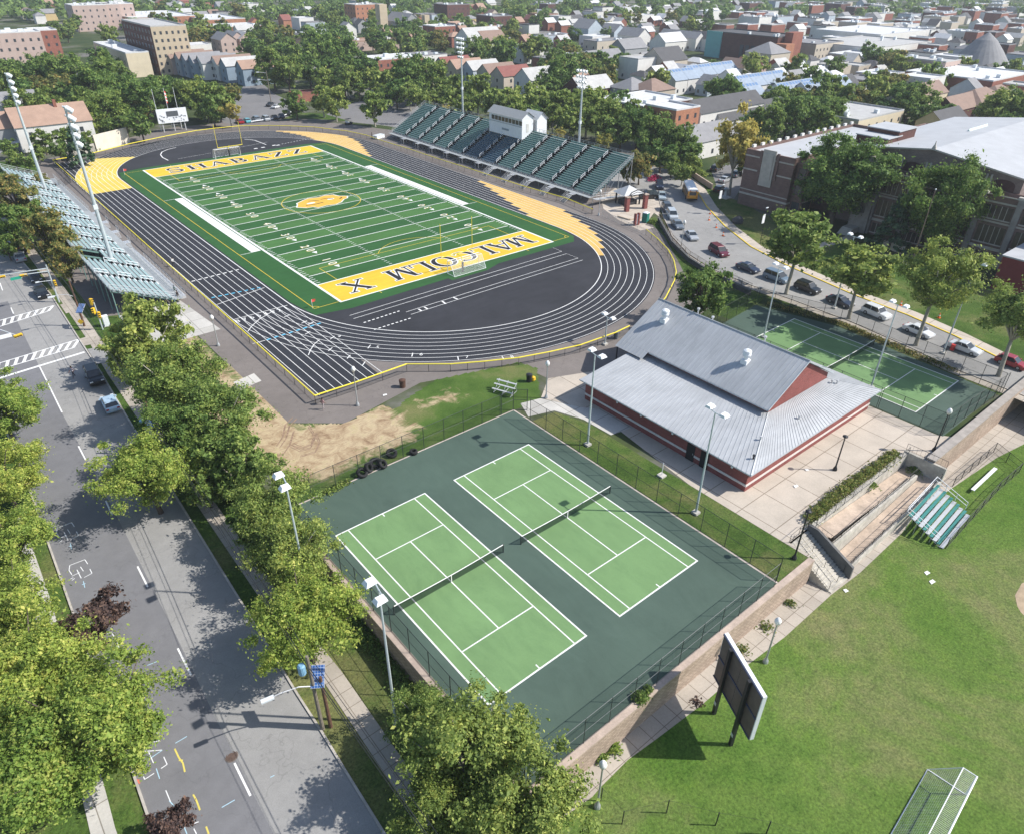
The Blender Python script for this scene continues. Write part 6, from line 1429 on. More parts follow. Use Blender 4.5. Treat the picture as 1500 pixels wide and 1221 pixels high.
# ================================================================== people
def person(label, p, z, ang, shirt, trousers, skin=(.16, .08, .05), stride=.25, arms=.2, hair=(.015, .012, .01), h=1.74):
    """one skinned figure, walking or standing"""
    k = h/1.74; s = stride
    V = [(0, 0, .97), (0, .01, 1.18), (0, .0, 1.42), (0, .01, 1.53), (0, -.02, 1.66), (0, -.02, 1.74),
         (.10, 0, .93), (.11, -s*.6, .52), (.11, -s*1.0+.05, .09), (.11, -s*1.0-.12, .05), (-.10, 0, .93), (-.11, s*.5, .50), (-.11, s*1.1, .10), (-.11, s*1.1-.14, .05),
         (.19, 0, 1.42), (.24, arms*.6, 1.14), (.23, arms*.3-.12, .90), (.22, arms*.2-.18, .80), (-.19, 0, 1.42), (-.24, -arms*.4, 1.14), (-.23, -arms*.9-.08, .92), (-.22, -arms-.14, .83)]
    E_ = [(0, 1), (1, 2), (2, 3), (3, 4), (4, 5), (0, 6), (6, 7), (7, 8), (8, 9), (0, 10), (10, 11), (11, 12), (12, 13), (2, 14), (14, 15), (15, 16), (16, 17), (2, 18), (18, 19), (19, 20), (20, 21)]
    Rr = [.15, .14, .155, .055, .095, .07, .10, .068, .048, .042, .10, .068, .048, .042, .062, .045, .034, .038, .062, .045, .034, .038]
    me = bpy.data.meshes.new('person'); me.from_pydata([(a*k, b*k, c*k) for a, b, c in V], E_, []); o = bpy.data.objects.new('person', me); COL.objects.link(o)
    md = o.modifiers.new('skin', 'SKIN'); sv = me.skin_vertices[0].data
    for i, r in enumerate(Rr): sv[i].radius = (r*k, r*k*(.72 if i < 3 else 1)); sv[i].use_root = (i == 0)
    o.modifiers.new('sub', 'SUBSURF').levels = 1; o.modifiers['sub'].render_levels = 1
    dg = bpy.context.evaluated_depsgraph_get(); ev = bpy.data.meshes.new_from_object(o.evaluated_get(dg)); bpy.data.objects.remove(o)
    ms = [mat('skin_tone', skin, .6, .05), mat('shirt_%d' % int(sum(shirt)*1000), shirt, .85, .1, 6), mat('trousers_%d' % int(sum(trousers)*1000), trousers, .85, .1, 6), mat('shoe', (.05, .05, .055), .7)]
    ev.materials.clear()
    for m in ms: ev.materials.append(m)
    for pl in ev.polygons:
        c = pl.center; zz = c.z/k; pl.use_smooth = True
        pl.material_index = 3 if zz < .09 else 2 if zz < .98 and abs(c.x) < .19*k else 0 if zz > 1.47 or (zz < 1.2 and abs(c.x) > .19*k) else 1
    o = bpy.data.objects.new('person', ev); COL.objects.link(o); o.location = (*p, z); o.rotation_euler = (0, 0, ang); tag(o, label, 'person')
    g = MB(); g.lathe([(.105*k, 1.66*k), (.112*k, 1.72*k), (.09*k, 1.79*k), (.03*k, 1.825*k)], (0, .01*k, 0), 10); g.build('hair', mat('hair_dark', hair, .8), o, True)
    return o
p = GS(109, 553); person('pedestrian in pale shirt crossing the avenue with arms held out', p, ZS(p[1])+.02, -1.0, (.42, .38, .42), (.06, .06, .08), stride=.28, arms=.3)
person('person in pink and grey walking on the path at the track fence corner', G(474, 600), .02, 1.9, (.45, .28, .28), (.34, .30, .30), stride=.22)
person('person in dark clothes standing at the end of the visitor grandstand', G(262, 440), .02, .4, (.03, .03, .035), (.10, .12, .12), stride=.06)
person('person in a green top near the end of the visitor grandstand', G(258, 432), .02, 2.0, (.25, .32, .28), (.03, .03, .03), stride=.1)
person('runner in a white shirt on the outer lanes of the left straight', G(255, 391), .03, PI, (.62, .62, .6), (.03, .03, .04), stride=.35, arms=.35)
person('person in black standing by the white box at the far end of the home grandstand', G(545, 203), .02, .4, (.02, .02, .022), (.02, .02, .025), stride=.05)
person('person in dark clothes on the walkway at the far end of the visitor grandstand', G(84, 279), .02, 2.6, (.03, .035, .04), (.04, .04, .05), stride=.08)
person('person in dark jacket standing at the end of the track fence near the gate court', G(867, 313), .02, 1.0, (.02, .022, .025), (.03, .03, .035), stride=.06)
# ================================================================== trees and plants
def leaf_mat(name, stops, trans=.42):
    """leaves: colour varies per leaf and in clumps"""
    m, nt, out = nodes(name)
    geo = N(nt, 'ShaderNodeNewGeometry'); oi = N(nt, 'ShaderNodeObjectInfo')
    n1 = noise(nt, objco(nt), 4.2, 4, .65)
    a = N(nt, 'ShaderNodeMath', operation='MULTIPLY_ADD'); nt.links.new(geo.outputs['Random Per Island'], a.inputs[0]); a.inputs[1].default_value = .55
    b = N(nt, 'ShaderNodeMath', operation='MULTIPLY_ADD'); nt.links.new(n1, b.inputs[0]); b.inputs[1].default_value = 2.0; b.inputs[2].default_value = -.8
    nt.links.new(b.outputs[0], a.inputs[2])
    col = ramp(nt, a.outputs[0], stops)
    hs = N(nt, 'ShaderNodeHueSaturation'); nt.links.new(col, hs.inputs['Color'])
    h = N(nt, 'ShaderNodeMapRange'); nt.links.new(oi.outputs['Random'], h.inputs['Value']); h.inputs['To Min'].default_value = .485; h.inputs['To Max'].default_value = .515; nt.links.new(h.outputs[0], hs.inputs['Hue'])
    v = N(nt, 'ShaderNodeMapRange'); nt.links.new(oi.outputs['Random'], v.inputs['Value']); v.inputs['To Min'].default_value = 1.12; v.inputs['To Max'].default_value = .84; nt.links.new(v.outputs[0], hs.inputs['Value'])
    d = N(nt, 'ShaderNodeBsdfPrincipled'); nt.links.new(hs.outputs[0], d.inputs['Base Color']); d.inputs['Roughness'].default_value = .6; d.inputs['Specular IOR Level'].default_value = .25
    tr = N(nt, 'ShaderNodeBsdfTranslucent'); nt.links.new(hs.outputs[0], tr.inputs[0])
    mx = N(nt, 'ShaderNodeMixShader'); mx.inputs[0].default_value = trans
    nt.links.new(d.outputs[0], mx.inputs[1]); nt.links.new(tr.outputs[0], mx.inputs[2]); nt.links.new(mx.outputs[0], out.inputs[0]); return m
LEAF = {
    'locust': leaf_mat('locust_leaves', [(.1, (0.146, 0.229, 0.048)), (.5, (0.326, 0.440, 0.083)), (.95, (0.620, 0.620, 0.164))], .45),
    'plane': leaf_mat('plane_leaves', [(.1, (0.105, 0.164, 0.042)), (.5, (0.254, 0.348, 0.083)), (.95, (0.565, 0.608, 0.169))]),
    'maple': leaf_mat('maple_leaves', [(.1, (0.066, 0.125, 0.036)), (.5, (0.152, 0.254, 0.064)), (.95, (0.366, 0.481, 0.119))]),
    'linden': leaf_mat('linden_leaves', [(.1, (0.090, 0.154, 0.039)), (.5, (0.198, 0.296, 0.069)), (.95, (0.425, 0.482, 0.123))]),
    'autumn': leaf_mat('autumn_leaves', [(.1, (0.088, 0.130, 0.040)), (.5, (0.211, 0.245, 0.073)), (.95, (0.556, 0.384, 0.118))]),
    'golden': leaf_mat('golden_leaves', [(.1, (0.195, 0.225, 0.055)), (.5, (0.464, 0.397, 0.099)), (.95, (0.620, 0.601, 0.146))]),
    'plum': leaf_mat('plum_leaves', [(.1, (0.054, 0.039, 0.039)), (.5, (0.136, 0.088, 0.075)), (.95, (0.341, 0.212, 0.152))]),
    'spruce': leaf_mat('spruce_needles', [(.1, (0.029, 0.065, 0.037)), (.5, (0.060, 0.122, 0.062)), (.95, (0.130, 0.210, 0.098))], .1),
    'hedge': leaf_mat('hedge_leaves', [(.1, (0.076, 0.128, 0.031)), (.5, (0.188, 0.250, 0.060)), (.95, (0.413, 0.342, 0.130))]),
}
LEAF['sycamore'] = LEAF['plane']
M_BARK = mat('bark', (.12, .095, .075), .95, .3, 3, fine=.3, fscale=12); M_BARKP = mat('pale_bark', (.42, .39, .32), .9, .3, 2.5, fine=.35, fscale=8)
CZS = {'sycamore': 1.95, 'golden': 1.6}
def crown_mesh(CZ, name, seed, n_clump, n_leaf, leaf, mat_, squash=.92, spread=1.0, shape='round', gap=.0):
    """crown of unit radius about (0, 0, CZ): many leaf-sized faces gathered in uneven clumps"""
    r = np.random.default_rng(seed); C_ = []
    ph = r.uniform(0, 2*PI, 6)
    while len(C_) < n_clump:
        d = r.normal(size=3); d /= np.linalg.norm(d); rad = r.uniform(.30, 1.0)**.55
        if shape == 'cone':
            h = r.uniform(-1, 1.15)**1; w_ = max(.06, (1.2-h)/2.2)*r.uniform(.35, 1)**.5; a = r.uniform(0, 2*PI); c = np.array([math.cos(a)*w_, math.sin(a)*w_, h*1.15])
        else:
            a = math.atan2(d[1], d[0]); lump = 1+.17*math.sin(2*a+ph[0])+.13*math.sin(3*a+ph[1]+2*d[2])+.12*math.sin(5*d[2]+ph[2])+.07*math.sin(7*a+ph[3])+r.choice([0, 0, 0, .14])
            c = d*rad*lump*.80*spread; c[2] *= squash
            if c[2] < -.78*squash: continue
        if shape != 'cone' and math.sin(3.4*c[0]+ph[3])*math.sin(3.4*c[1]+ph[4])*math.sin(3.9*c[2]+ph[5]) > .16: continue
        if shape != 'cone' and np.linalg.norm(c) < .34: continue
        C_.append(c)
    if shape != 'cone':
        for q in range(max(4, n_clump//14)):
            d = r.normal(size=3); d[2] = abs(d[2])*.7-.15; d /= np.linalg.norm(d); C_[q] = d*r.uniform(.92, 1.1)*spread
    C_ = np.array(C_); cr = r.uniform(.09, .23, n_clump)*(1.0 if shape != 'cone' else .6)
    k = n_leaf//n_clump; idx = np.repeat(np.arange(n_clump), k); n = len(idx)
    d = r.normal(size=(n, 3)); d /= np.linalg.norm(d, axis=1)[:, None]; rad = r.uniform(.05, 1, n)**.5*np.where(r.uniform(size=n) < .16, 1.9, 1.0)
    P_ = C_[idx]+d*(cr[idx]*rad)[:, None]*np.array([1.15, 1.15, .75]); P_[:, 2] += CZ
    nrm = d*.45+C_[idx]/np.maximum(.2, np.linalg.norm(C_[idx], axis=1))[:, None]*.5+r.normal(size=(n, 3))*.75+np.array([0, 0, .3])
    nrm /= np.linalg.norm(nrm, axis=1)[:, None]
    u = np.cross(nrm, r.normal(size=(n, 3))); u /= np.linalg.norm(u, axis=1)[:, None]; w_ = np.cross(nrm, u)
    s = leaf*(r.uniform(.5, 1.25, n)+.8*(r.uniform(size=n) < .12))[:, None]
    V = np.stack([P_+u*s, P_+w_*s*.55+nrm*s*.12, P_-u*s*.85, P_-w_*s*.55+nrm*s*.12], 1).reshape(-1, 3)
    me = bpy.data.meshes.new(name); me.vertices.add(4*n); me.vertices.foreach_set('co', V.astype(np.float32).ravel())
    me.loops.add(4*n); me.loops.foreach_set('vertex_index', np.arange(4*n, dtype=np.int32)); me.polygons.add(n)
    me.polygons.foreach_set('loop_start', np.arange(0, 4*n, 4, dtype=np.int32)); me.materials.append(mat_); me.update(calc_edges=True)
    return me, C_
def trunk_mesh(CZ, name, seed, C_, mat_, r0=.075, lean=0.05, low=.55, limbs=9):
    rr = random.Random(seed); g = MB(); top = Vector((rr.uniform(-lean, lean), rr.uniform(-lean, lean), low))
    g.tube([(0, 0, -.06), (0, 0, .05), top*.5, top], [r0*1.5, r0*1.1, r0*.9, r0*.75], 7)
    far = sorted(range(len(C_)), key=lambda i: -float(np.linalg.norm(C_[i])))[:limbs*4]; rr.shuffle(far)
    for i in far[:limbs]:
        e = Vector(C_[i])+Vector((0, 0, CZ)); m = top.lerp(e, .5)+Vector((rr.uniform(-.06, .06), rr.uniform(-.06, .06), .08))
        g.tube([top*.92, top.lerp(m, .6), m, e], [r0*.55, r0*.42, r0*.3, r0*.1], 5)
    o = g.build(name, mat_, None, True); me = o.data; bpy.data.objects.remove(o); return me
_TP = {}
SPEC = {'sycamore': (52, .92, 1.02, 'round', .055, 1),  # clumps, squash, spread, shape, trunk radius, bark
    'locust': (64, .76, 1.05, 'round', .055, 0), 'plane': (70, 1.08, 1.0, 'round', .06, 1), 'maple': (66, 1.0, 1.0, 'round', .07, 0), 'linden': (62, 1.1, .97, 'round', .06, 0),
    'autumn': (58, 1.1, 1.0, 'round', .06, 0), 'golden': (44, .95, 1.0, 'round', .06, 1), 'plum': (36, .9, 1.0, 'round', .05, 0), 'spruce': (90, 1.0, 1.0, 'cone', .06, 0)}
LODS = {'near': (34000, .029), 'mid': (10000, .060), 'low': (3600, .098), 'far': (1500, .15)}
def proto(sp, lod, var):
    k = (sp, lod, var)
    if k not in _TP:
        nc, sq, sd_, sh, tr_, bk = SPEC[sp]; nl, ls = LODS[lod]
        seed = sum(map(ord, sp))*7+var*101+{'near': 1, 'mid': 2, 'low': 3, 'far': 4}[lod]
        if lod in ('low', 'far'): nc = int(nc*.7)
        if lod == 'near': nc = int(nc*1.9)
        if lod == 'mid': nc = int(nc*1.4)
        if sp == 'locust' and lod == 'near': nl, ls, nc = 44000, .0265, 170
        me, C_ = crown_mesh(CZS.get(sp, 1.28), 'crown', seed, nc, nl, ls, LEAF[sp], sq, sd_, sh)
        tm = trunk_mesh(CZS.get(sp, 1.28), 'trunk', seed, C_, M_BARKP if bk else M_BARK, tr_, .06, CZS.get(sp, 1.28)-.76, 18 if lod in ('near', 'mid') else 6)
        _TP[k] = (me, tm)
    return _TP[k]
KIND = {'sycamore': 'sycamore_tree', 'locust': 'locust_tree', 'plane': 'plane_tree', 'maple': 'maple_tree', 'linden': 'linden_tree', 'autumn': 'autumn_tree', 'golden': 'golden_tree', 'plum': 'plum_tree', 'spruce': 'spruce_tree'}
LOOK = {'sycamore': 'olive', 'locust': 'bright yellow-green', 'plane': 'olive green', 'maple': 'dark green', 'linden': 'fresh green', 'autumn': 'brown-tinged', 'golden': 'golden yellow', 'plum': 'purple-leaved', 'spruce': 'dark pointed'}
TREES = []; TR = random.Random(21)
def tree(sp, u, v, rpx, zone, zb=None, group=None, label=None, world_=None, R=None, squ=1.0, base=None):
    CZ = CZS.get(sp, 1.28)
    # tree whose crown centre stands at photo pixel (u, v) with a crown rpx pixels in radius
    if base is not None:
        x, y = G(base[0], base[1], 0); z = 0.0; zc = min(np.linspace(2, 20, 181), key=lambda h: abs(PX((x, y, h))[1]-v)); R = rpx*depth((x, y, zc))/F_PX; squ = zc/(CZ*R)
    elif world_ is None:
        zc = 6.0
        for _ in range(6):
            x, y = G(u, v, zc); z = gz(x, y) if zb is None else zb; dp = depth((x, y, zc)); R = rpx*dp/F_PX; zc = z+CZ*R*squ
    else: x, y = world_; z = gz(x, y) if zb is None else zb
    pxr = R*F_PX/depth((x, y, z+R))
    lod = 'near' if pxr > 52 else 'mid' if pxr > 24 else 'low' if pxr > 11 else 'far'
    me, tm = proto(sp, lod, TR.randrange(3 if lod in ('near', 'far') else 2))
    o = thing(KIND[sp], None, 'tree', (x, y, z), TR.uniform(0, 2*PI), group); o.scale = (R, R, R*squ*TR.uniform(.94, 1.06))
    c = bpy.data.objects.new('crown', me); COL.objects.link(c); c.parent = o
    c = bpy.data.objects.new('trunk', tm); COL.objects.link(c); c.parent = o
    TREES.append((o, sp, zone, label)); o['_z'] = zone
    return o
def lbl_trees():
    from collections import defaultdict
    d = defaultdict(list)
    for o, sp, zone, label in TREES:
        del o['_z']
        if label: o['label'] = label
        else: d[(zone, sp)].append(o)
    for (zone, sp), L in d.items():
        L.sort(key=lambda o: PX(o.location)[0])
        for i, o in enumerate(L):
            o['label'] = (f'{LOOK[sp]} tree {zone}' if len(L) == 1 else f'{LOOK[sp]} tree {zone}, {ordinal(i)} such from left')
            o['group'] = o.get('group') or 'trees '+zone
# -- foreground: left side of the avenue
for u, v, r, lb in ((-4, 596, 56, 'bright yellow-green tree at the top of the row along the left frame edge'), (0, 692, 58, 'bright yellow-green tree second in the row along the left frame edge'), (8, 788, 60, 'bright yellow-green tree beside the upper sprayed marks, left of the avenue'), (0, 890, 74, 'bright yellow-green tree left of the purple-leaved tree'), (138, 1052, 98, 'large bright yellow-green tree spreading over the avenue lane at the lower left'), (40, 985, 92, 'bright yellow-green tree behind the large spreading one at the lower left'), (40, 1125, 100, 'bright yellow-green tree above the pale pavement in the lower left corner')):
    tree('locust', u, v, r, '', label=lb, group='bright trees left of the avenue', squ=.9)
tree('plum', 134, 908, 52, '', label='purple-leaved tree on the left kerb above the large bright tree', squ=.9)
tree('plum', 245, 1210, 38, '', label='small purple-leaved tree at the bottom frame edge by the left kerb', squ=.9)
# -- right side of the avenue
for u, v, r, sp, lb in ((222, 490, 50, 'plane', 'olive tree overhanging the concrete landing by the visitor grandstand'), (190, 525, 36, 'plane', 'olive tree over the pavement beside the parked black car'), (260, 556, 62, 'plane', 'large olive tree over the straw verge left of the slab path'), (318, 604, 65, 'plane', 'large olive tree bordering the straw ground'), (272, 640, 58, 'linden', 'fresh green tree between the olive trees and the solar panel'), (214, 686, 66, 'locust', 'rounded bright tree leaning over the avenue beside the solar panel'), (347, 678, 52, 'plane', 'olive tree at the lower edge of the straw ground'), (300, 705, 38, 'linden', 'fresh green tree behind the bright one leaning over the avenue'), (400, 735, 62, 'plane', 'olive tree hiding the light pole at the corner of the courts'), (425, 802, 64, 'plane', 'yellowish olive tree against the far end of the shaded court wall'), (370, 770, 36, 'linden', 'greener tree on the avenue side of the yellowish olive tree'), (445, 905, 76, 'locust', 'rounded bright tree behind the grey utility pole'), (628, 1050, 56, 'plane', 'smaller olive tree against the shaded wall near the bottom edge'), (686, 1098, 98, 'plane', 'biggest olive tree at the bottom centre covering the court corner'), (775, 1190, 92, 'plane', 'olive tree at the bottom edge beside the globe lamp'), (640, 1185, 64, 'linden', 'greener tree at the bottom edge under the biggest olive tree')):
    tree(sp, u, v, r, '', label=lb, group='street trees right of the avenue')
# -- beside the visitor grandstand
for u, v, r, sp, lb in ((18, 285, 28, 'autumn', 'rust-tinged tree at the far end of the visitor grandstand'), (22, 325, 36, 'linden', 'green tree at the left edge behind the visitor grandstand'), (52, 318, 26, 'autumn', 'tall brown-tinged tree against the middle of the visitor grandstand'), (72, 345, 36, 'autumn', 'large brown-tinged tree against the visitor grandstand'), (97, 383, 26, 'autumn', 'last brown-tinged tree near the signal pole'), (36, 352, 16, 'plum', 'purple-leaved tree above the silver sedan on the avenue'), (8, 360, 18, 'linden', 'green tree over the shaded cars at the left edge'), (60, 262, 12, 'autumn', 'small thin tree on the lawn behind the visitor grandstand')):
    tree(sp, u, v, r, '', label=lb, group='trees behind the visitor grandstand')
# -- wooded belt behind the far bend
zb_ = 'in the wood behind the scoreboard'
for sp, L in {'maple': ((50, 115, 26), (95, 108, 30), (180, 130, 26), (212, 142, 30), (245, 137, 24), (172, 150, 26), (262, 138, 24), (120, 150, 24), (205, 182, 20), (150, 85, 20), (10, 105, 22), (35, 135, 22), (105, 140, 24), (196, 142, 22), (160, 185, 14), (312, 152, 18), (255, 125, 16)),
              'linden': ((135, 132, 34), (152, 158, 30), (285, 140, 26), (318, 147, 24), (300, 148, 24), (160, 112, 30), (228, 132, 24), (182, 178, 18), (30, 150, 22), (75, 100, 26), (20, 125, 24), (60, 150, 22), (90, 165, 22), (310, 160, 20), (140, 180, 18), (120, 178, 16)),
              'autumn': ((68, 128, 24), (110, 128, 22), (340, 137, 14)), 'golden': ((200, 158, 15), (335, 162, 15))}.items():
    for u, v, r in L: tree(sp, u, v, r, zb_)
tree('spruce', 113, 212, 24, '', label='narrow grey-green tree in front of the ivy wall at the far corner', squ=1.0)
zb_ = 'beside the white house at far left'
for sp, u, v, r in (('linden', 62, 205, 17), ('linden', 95, 200, 16), ('maple', 40, 235, 14), ('maple', 85, 218, 14), ('linden', 20, 232, 14), ('linden', 125, 205, 13), ('maple', 10, 215, 14), ('plane', 55, 225, 12), ('maple', 28, 165, 16), ('linden', 55, 160, 18)): tree(sp, u, v, r, zb_)
# -- by the far car park
zb_ = 'round the car park beyond the far bend'
for sp, u, v, r in (('maple', 366, 66, 17), ('linden', 398, 98, 26), ('linden', 420, 103, 24), ('plane', 380, 105, 14), ('maple', 470, 72, 26), ('maple', 440, 82, 24), ('maple', 500, 85, 26), ('maple', 528, 96, 20), ('linden', 432, 150, 19), ('plane', 472, 145, 20), ('plane', 490, 150, 21), ('plane', 478, 120, 18), ('plane', 508, 118, 20), ('plane', 540, 118, 18), ('plane', 547, 156, 22), ('maple', 392, 78, 20), ('maple', 415, 78, 22), ('maple', 452, 98, 22), ('maple', 485, 100, 20), ('maple', 512, 100, 18), ('linden', 455, 60, 20), ('maple', 540, 100, 18), ('plane', 560, 138, 14), ('linden', 525, 128, 14), ('maple', 555, 118, 18)): tree(sp, u, v, r, zb_)
# -- belt behind the home grandstand
zb_ = 'behind the home grandstand'
for sp, L in {'plane': ((565, 122, 20), (640, 118, 24), (668, 130, 22), (700, 135, 24), (745, 148, 24), (790, 150, 24), (815, 155, 24), (860, 165, 28), (895, 172, 26), (760, 168, 18), (835, 180, 20), (655, 142, 20), (725, 150, 22), (775, 140, 22), (810, 172, 18), (875, 182, 20), (600, 138, 18), (625, 148, 16), (680, 158, 16), (845, 150, 24), (880, 155, 22)),
              'maple': ((600, 112, 26), (625, 105, 22), (735, 75, 22), (770, 165, 18), (822, 112, 26), (840, 95, 20), (935, 185, 26), (960, 195, 30), (990, 205, 26), (800, 125, 20), (585, 105, 20), (970, 225, 22), (910, 190, 24), (580, 132, 20), (610, 128, 20), (745, 168, 16), (955, 215, 20), (1010, 225, 20), (785, 168, 16), (905, 150, 20), (975, 180, 20)),
              'linden': ((925, 165, 20), (1005, 215, 20), (985, 240, 16), (945, 170, 18), (690, 148, 16)), 'golden': ((888, 205, 13), (795, 195, 10), (818, 198, 10), (650, 160, 8), (700, 178, 8), (635, 158, 8), (620, 155, 8))}.items():
    for u, v, r in L: tree(sp, u, v, r, zb_)
for u, v, r, lb in ((938, 244, 21, 'brown-tinged tree at the near end of the home grandstand'), (922, 248, 16, 'smaller brown-tinged tree behind the near end of the home grandstand')): tree('autumn', u, v, r, '', label=lb)
# -- school side
for sp, u, v, r, lb, bs in (('golden', 1062, 212, 34, 'golden tree with pale branches at the school car park', (1068, 286)), ('maple', 1228, 252, 68, 'broad dark tree in front of the school end wing', (1215, 332)), ('linden', 1385, 292, 58, 'round green tree before the school entrance', (1358, 374)), ('spruce', 1306, 330, 32, 'dark pointed tree by the school steps', (1300, 366)), ('plum', 1290, 268, 18, 'reddish tree in the recess of the school front', None),
                       ('sycamore', 1164, 352, 52, 'first sycamore of the school road, left of the steel blue minivan', (1151, 431)), ('sycamore', 1264, 396, 52, 'second sycamore of the school road, over the black sedan', (1243, 467)), ('sycamore', 1368, 402, 54, 'third sycamore of the school road with a pale trunk', (1341, 506)), ('sycamore', 1476, 458, 60, 'last sycamore of the school road over the red hatchback', (1462, 551)), ('linden', 1030, 424, 40, 'single green tree between the near track bend and the field house', None)):
    tree(sp, u, v, r, '', label=lb, base=bs)
zb_ = 'in the grove behind the school wing'
for sp, u, v, r in (('maple', 1105, 178, 22), ('maple', 1128, 178, 26), ('maple', 1155, 172, 28), ('maple', 1185, 165, 28), ('linden', 1215, 165, 26), ('linden', 1205, 182, 24), ('maple', 1232, 180, 18), ('maple', 1085, 195, 18), ('maple', 1090, 235, 18), ('linden', 1012, 240, 16), ('plane', 1000, 255, 14)): tree(sp, u, v, r, zb_)
# -- shrubs, hedges
def shrub(name, label, pts, r, h, n, sp='hedge', z=0.0, leaf=.16, cat='shrub', seed=1, group=None):
    """low growth along 2-D points made of small leaves with a few stems"""
    rg = np.random.default_rng(seed); P_ = np.array(along(pts, .4)) if len(pts) > 1 else np.array(pts); k = rg.integers(0, len(P_), n)
    off = rg.normal(size=(n, 2))*r*.5; hh = h*(.55+.45*np.sin(P_[k][:, 0]*1.7+P_[k][:, 1]*1.3)**2)
    zc = rg.uniform(.05, 1, n)**.6*hh*np.clip(1.15-np.linalg.norm(off, axis=1)/(r*1.6), .2, 1)
    o0 = P_[0]; C = np.stack([P_[k][:, 0]+off[:, 0]-o0[0], P_[k][:, 1]+off[:, 1]-o0[1], zc], 1)
    nr = rg.normal(size=(n, 3))+np.array([0, 0, .8]); nr /= np.linalg.norm(nr, axis=1)[:, None]; u = np.cross(nr, rg.normal(size=(n, 3))); u /= np.linalg.norm(u, axis=1)[:, None]; w_ = np.cross(nr, u); s = leaf*rg.uniform(.5, 1.3, n)[:, None]
    V = np.stack([C+u*s, C+w_*s*.55, C-u*s, C-w_*s*.55], 1).reshape(-1, 3)
    me = bpy.data.meshes.new('foliage'); me.from_pydata([tuple(p) for p in V], [], [(4*i, 4*i+1, 4*i+2, 4*i+3) for i in range(n)]); me.materials.append(LEAF[sp])
    t = thing(name, label, cat, (o0[0], o0[1], z), 0, group); o = bpy.data.objects.new('foliage', me); COL.objects.link(o); o.parent = t
    rr = random.Random(seed)
    for i in range(max(2, min(8, n//200))):
        g = MB(); p = P_[rr.randrange(len(P_))]-o0; g.bar((p[0]+rr.uniform(-.2, .2), p[1]+rr.uniform(-.2, .2), -.03), (p[0]+rr.uniform(-.4, .4), p[1]+rr.uniform(-.4, .4), h*.7), .02, 4)
        g.build('stem', M_BARK, t)
    return t
shrub('hedge', 'overgrown hedge strip along the top of the ramp', [(-13.0, -135.9), (-5, -135.6), (2.5, -135.9), (5.6, -135.9)], .8, 1.3, 5200, leaf=.15, cat='hedge')
for i, (lb, (u, v, z), r, h, n, sp) in enumerate((('weeds growing over the upper ramp middle', (1275, 712, -.5), .7, .7, 420, 'linden'), ('weeds at the foot of the ramp landing', (1340, 690, -1.5), .8, .7, 500, 'linden'), ('green weeds along the foot of the lower ramp wall', (1262, 800, ZB), .7, .4, 350, 'linden'), ('yellowish weeds at the bottom of the stairs', (1220, 836, ZB), .6, .6, 300, 'hedge'), ('green bush at the foot of the tan wall by the path', (898, 1096, ZB), .55, .9, 700, 'locust'), ('small green plant at the wall foot behind the globe lamp', (880, 1112, ZB), .5, .7, 350, 'linden'), ('shrub growing on the top of the tan court wall', (938, 1022, .1), .6, .8, 700, 'linden'), ('small shrub on the wall top right of the larger one', (949, 1010, .1), .35, .6, 260, 'linden'), ('dry weeds at the wall foot right of the billboard', (1085, 952, ZB), .8, .35, 170, 'hedge'), ('dry weeds at the wall foot behind the globe lamp of the path', (1122, 918, ZB), .8, .4, 150, 'hedge'), ('tuft of weeds below the first steps of the tan wall', (1158, 884, ZB), .5, .5, 140, 'hedge'), ('dead branches heaped at the edge of the billboard shadow', (1020, 1028, ZB), .6, .2, 90, 'plum'))):
    shrub('shrub', lb, [G(u, v, z)], r, h, n, sp, z, .13, seed=30+i)
shrub('hedge', 'dark undergrowth at the foot of the shaded court wall', [(XW-.9, -102), (XW-1.0, -137)], .9, .7, 3600, 'maple', ZS(-118), .16, 'hedge', 5)
shrub('hedge', 'dark undergrowth on the bank under the olive street trees', [(-57.5, -62), (-57.2, -98)], 1.2, .8, 4200, 'maple', ZS(-85)*.7, .17, 'hedge', 6)
shrub('flower_bed', 'red flowering bush at the top of the parked row', [G(953, 266), G(960, 262)], 1.2, 1.4, 700, 'plum', 0, .2, 'shrub', 7)
bpy.data.objects['flower_bed'].children[0].data.materials[0] = mat('red_petals', (.42, .03, .10), .7, .3, 3)
shrub('hedge', 'low clipped hedge along the pavement by the rising road', [G(985, 232), G(1003, 240), G(1030, 258)], 1.5, 1.3, 2600, 'linden', 0, .3, 'hedge', 8)
shrub('hedge', 'undergrowth along the fence of the third court by the parked cars', [(32.6, -101), (35.0, -113), (33.2, -131)], .8, .45, 2600, 'autumn', 0, .17, 'hedge', 9)
shrub('hedge', 'ivy hanging over the weathered wall at the far track corner', [G(102, 234), G(140, 220)], 1.4, 2.9, 2600, 'maple', 0, .3, 'hedge', 10)
shrub('hedge', 'weeds along the straw edge beside the court fence', [G(478, 722), G(508, 706)], .6, .5, 700, 'linden', 0, .14, 'hedge', 11)
shrub('shrub', 'small green shrub beside the portable toilet', [G(956, 327)], .9, .9, 500, 'linden', 0, .2, seed=12)
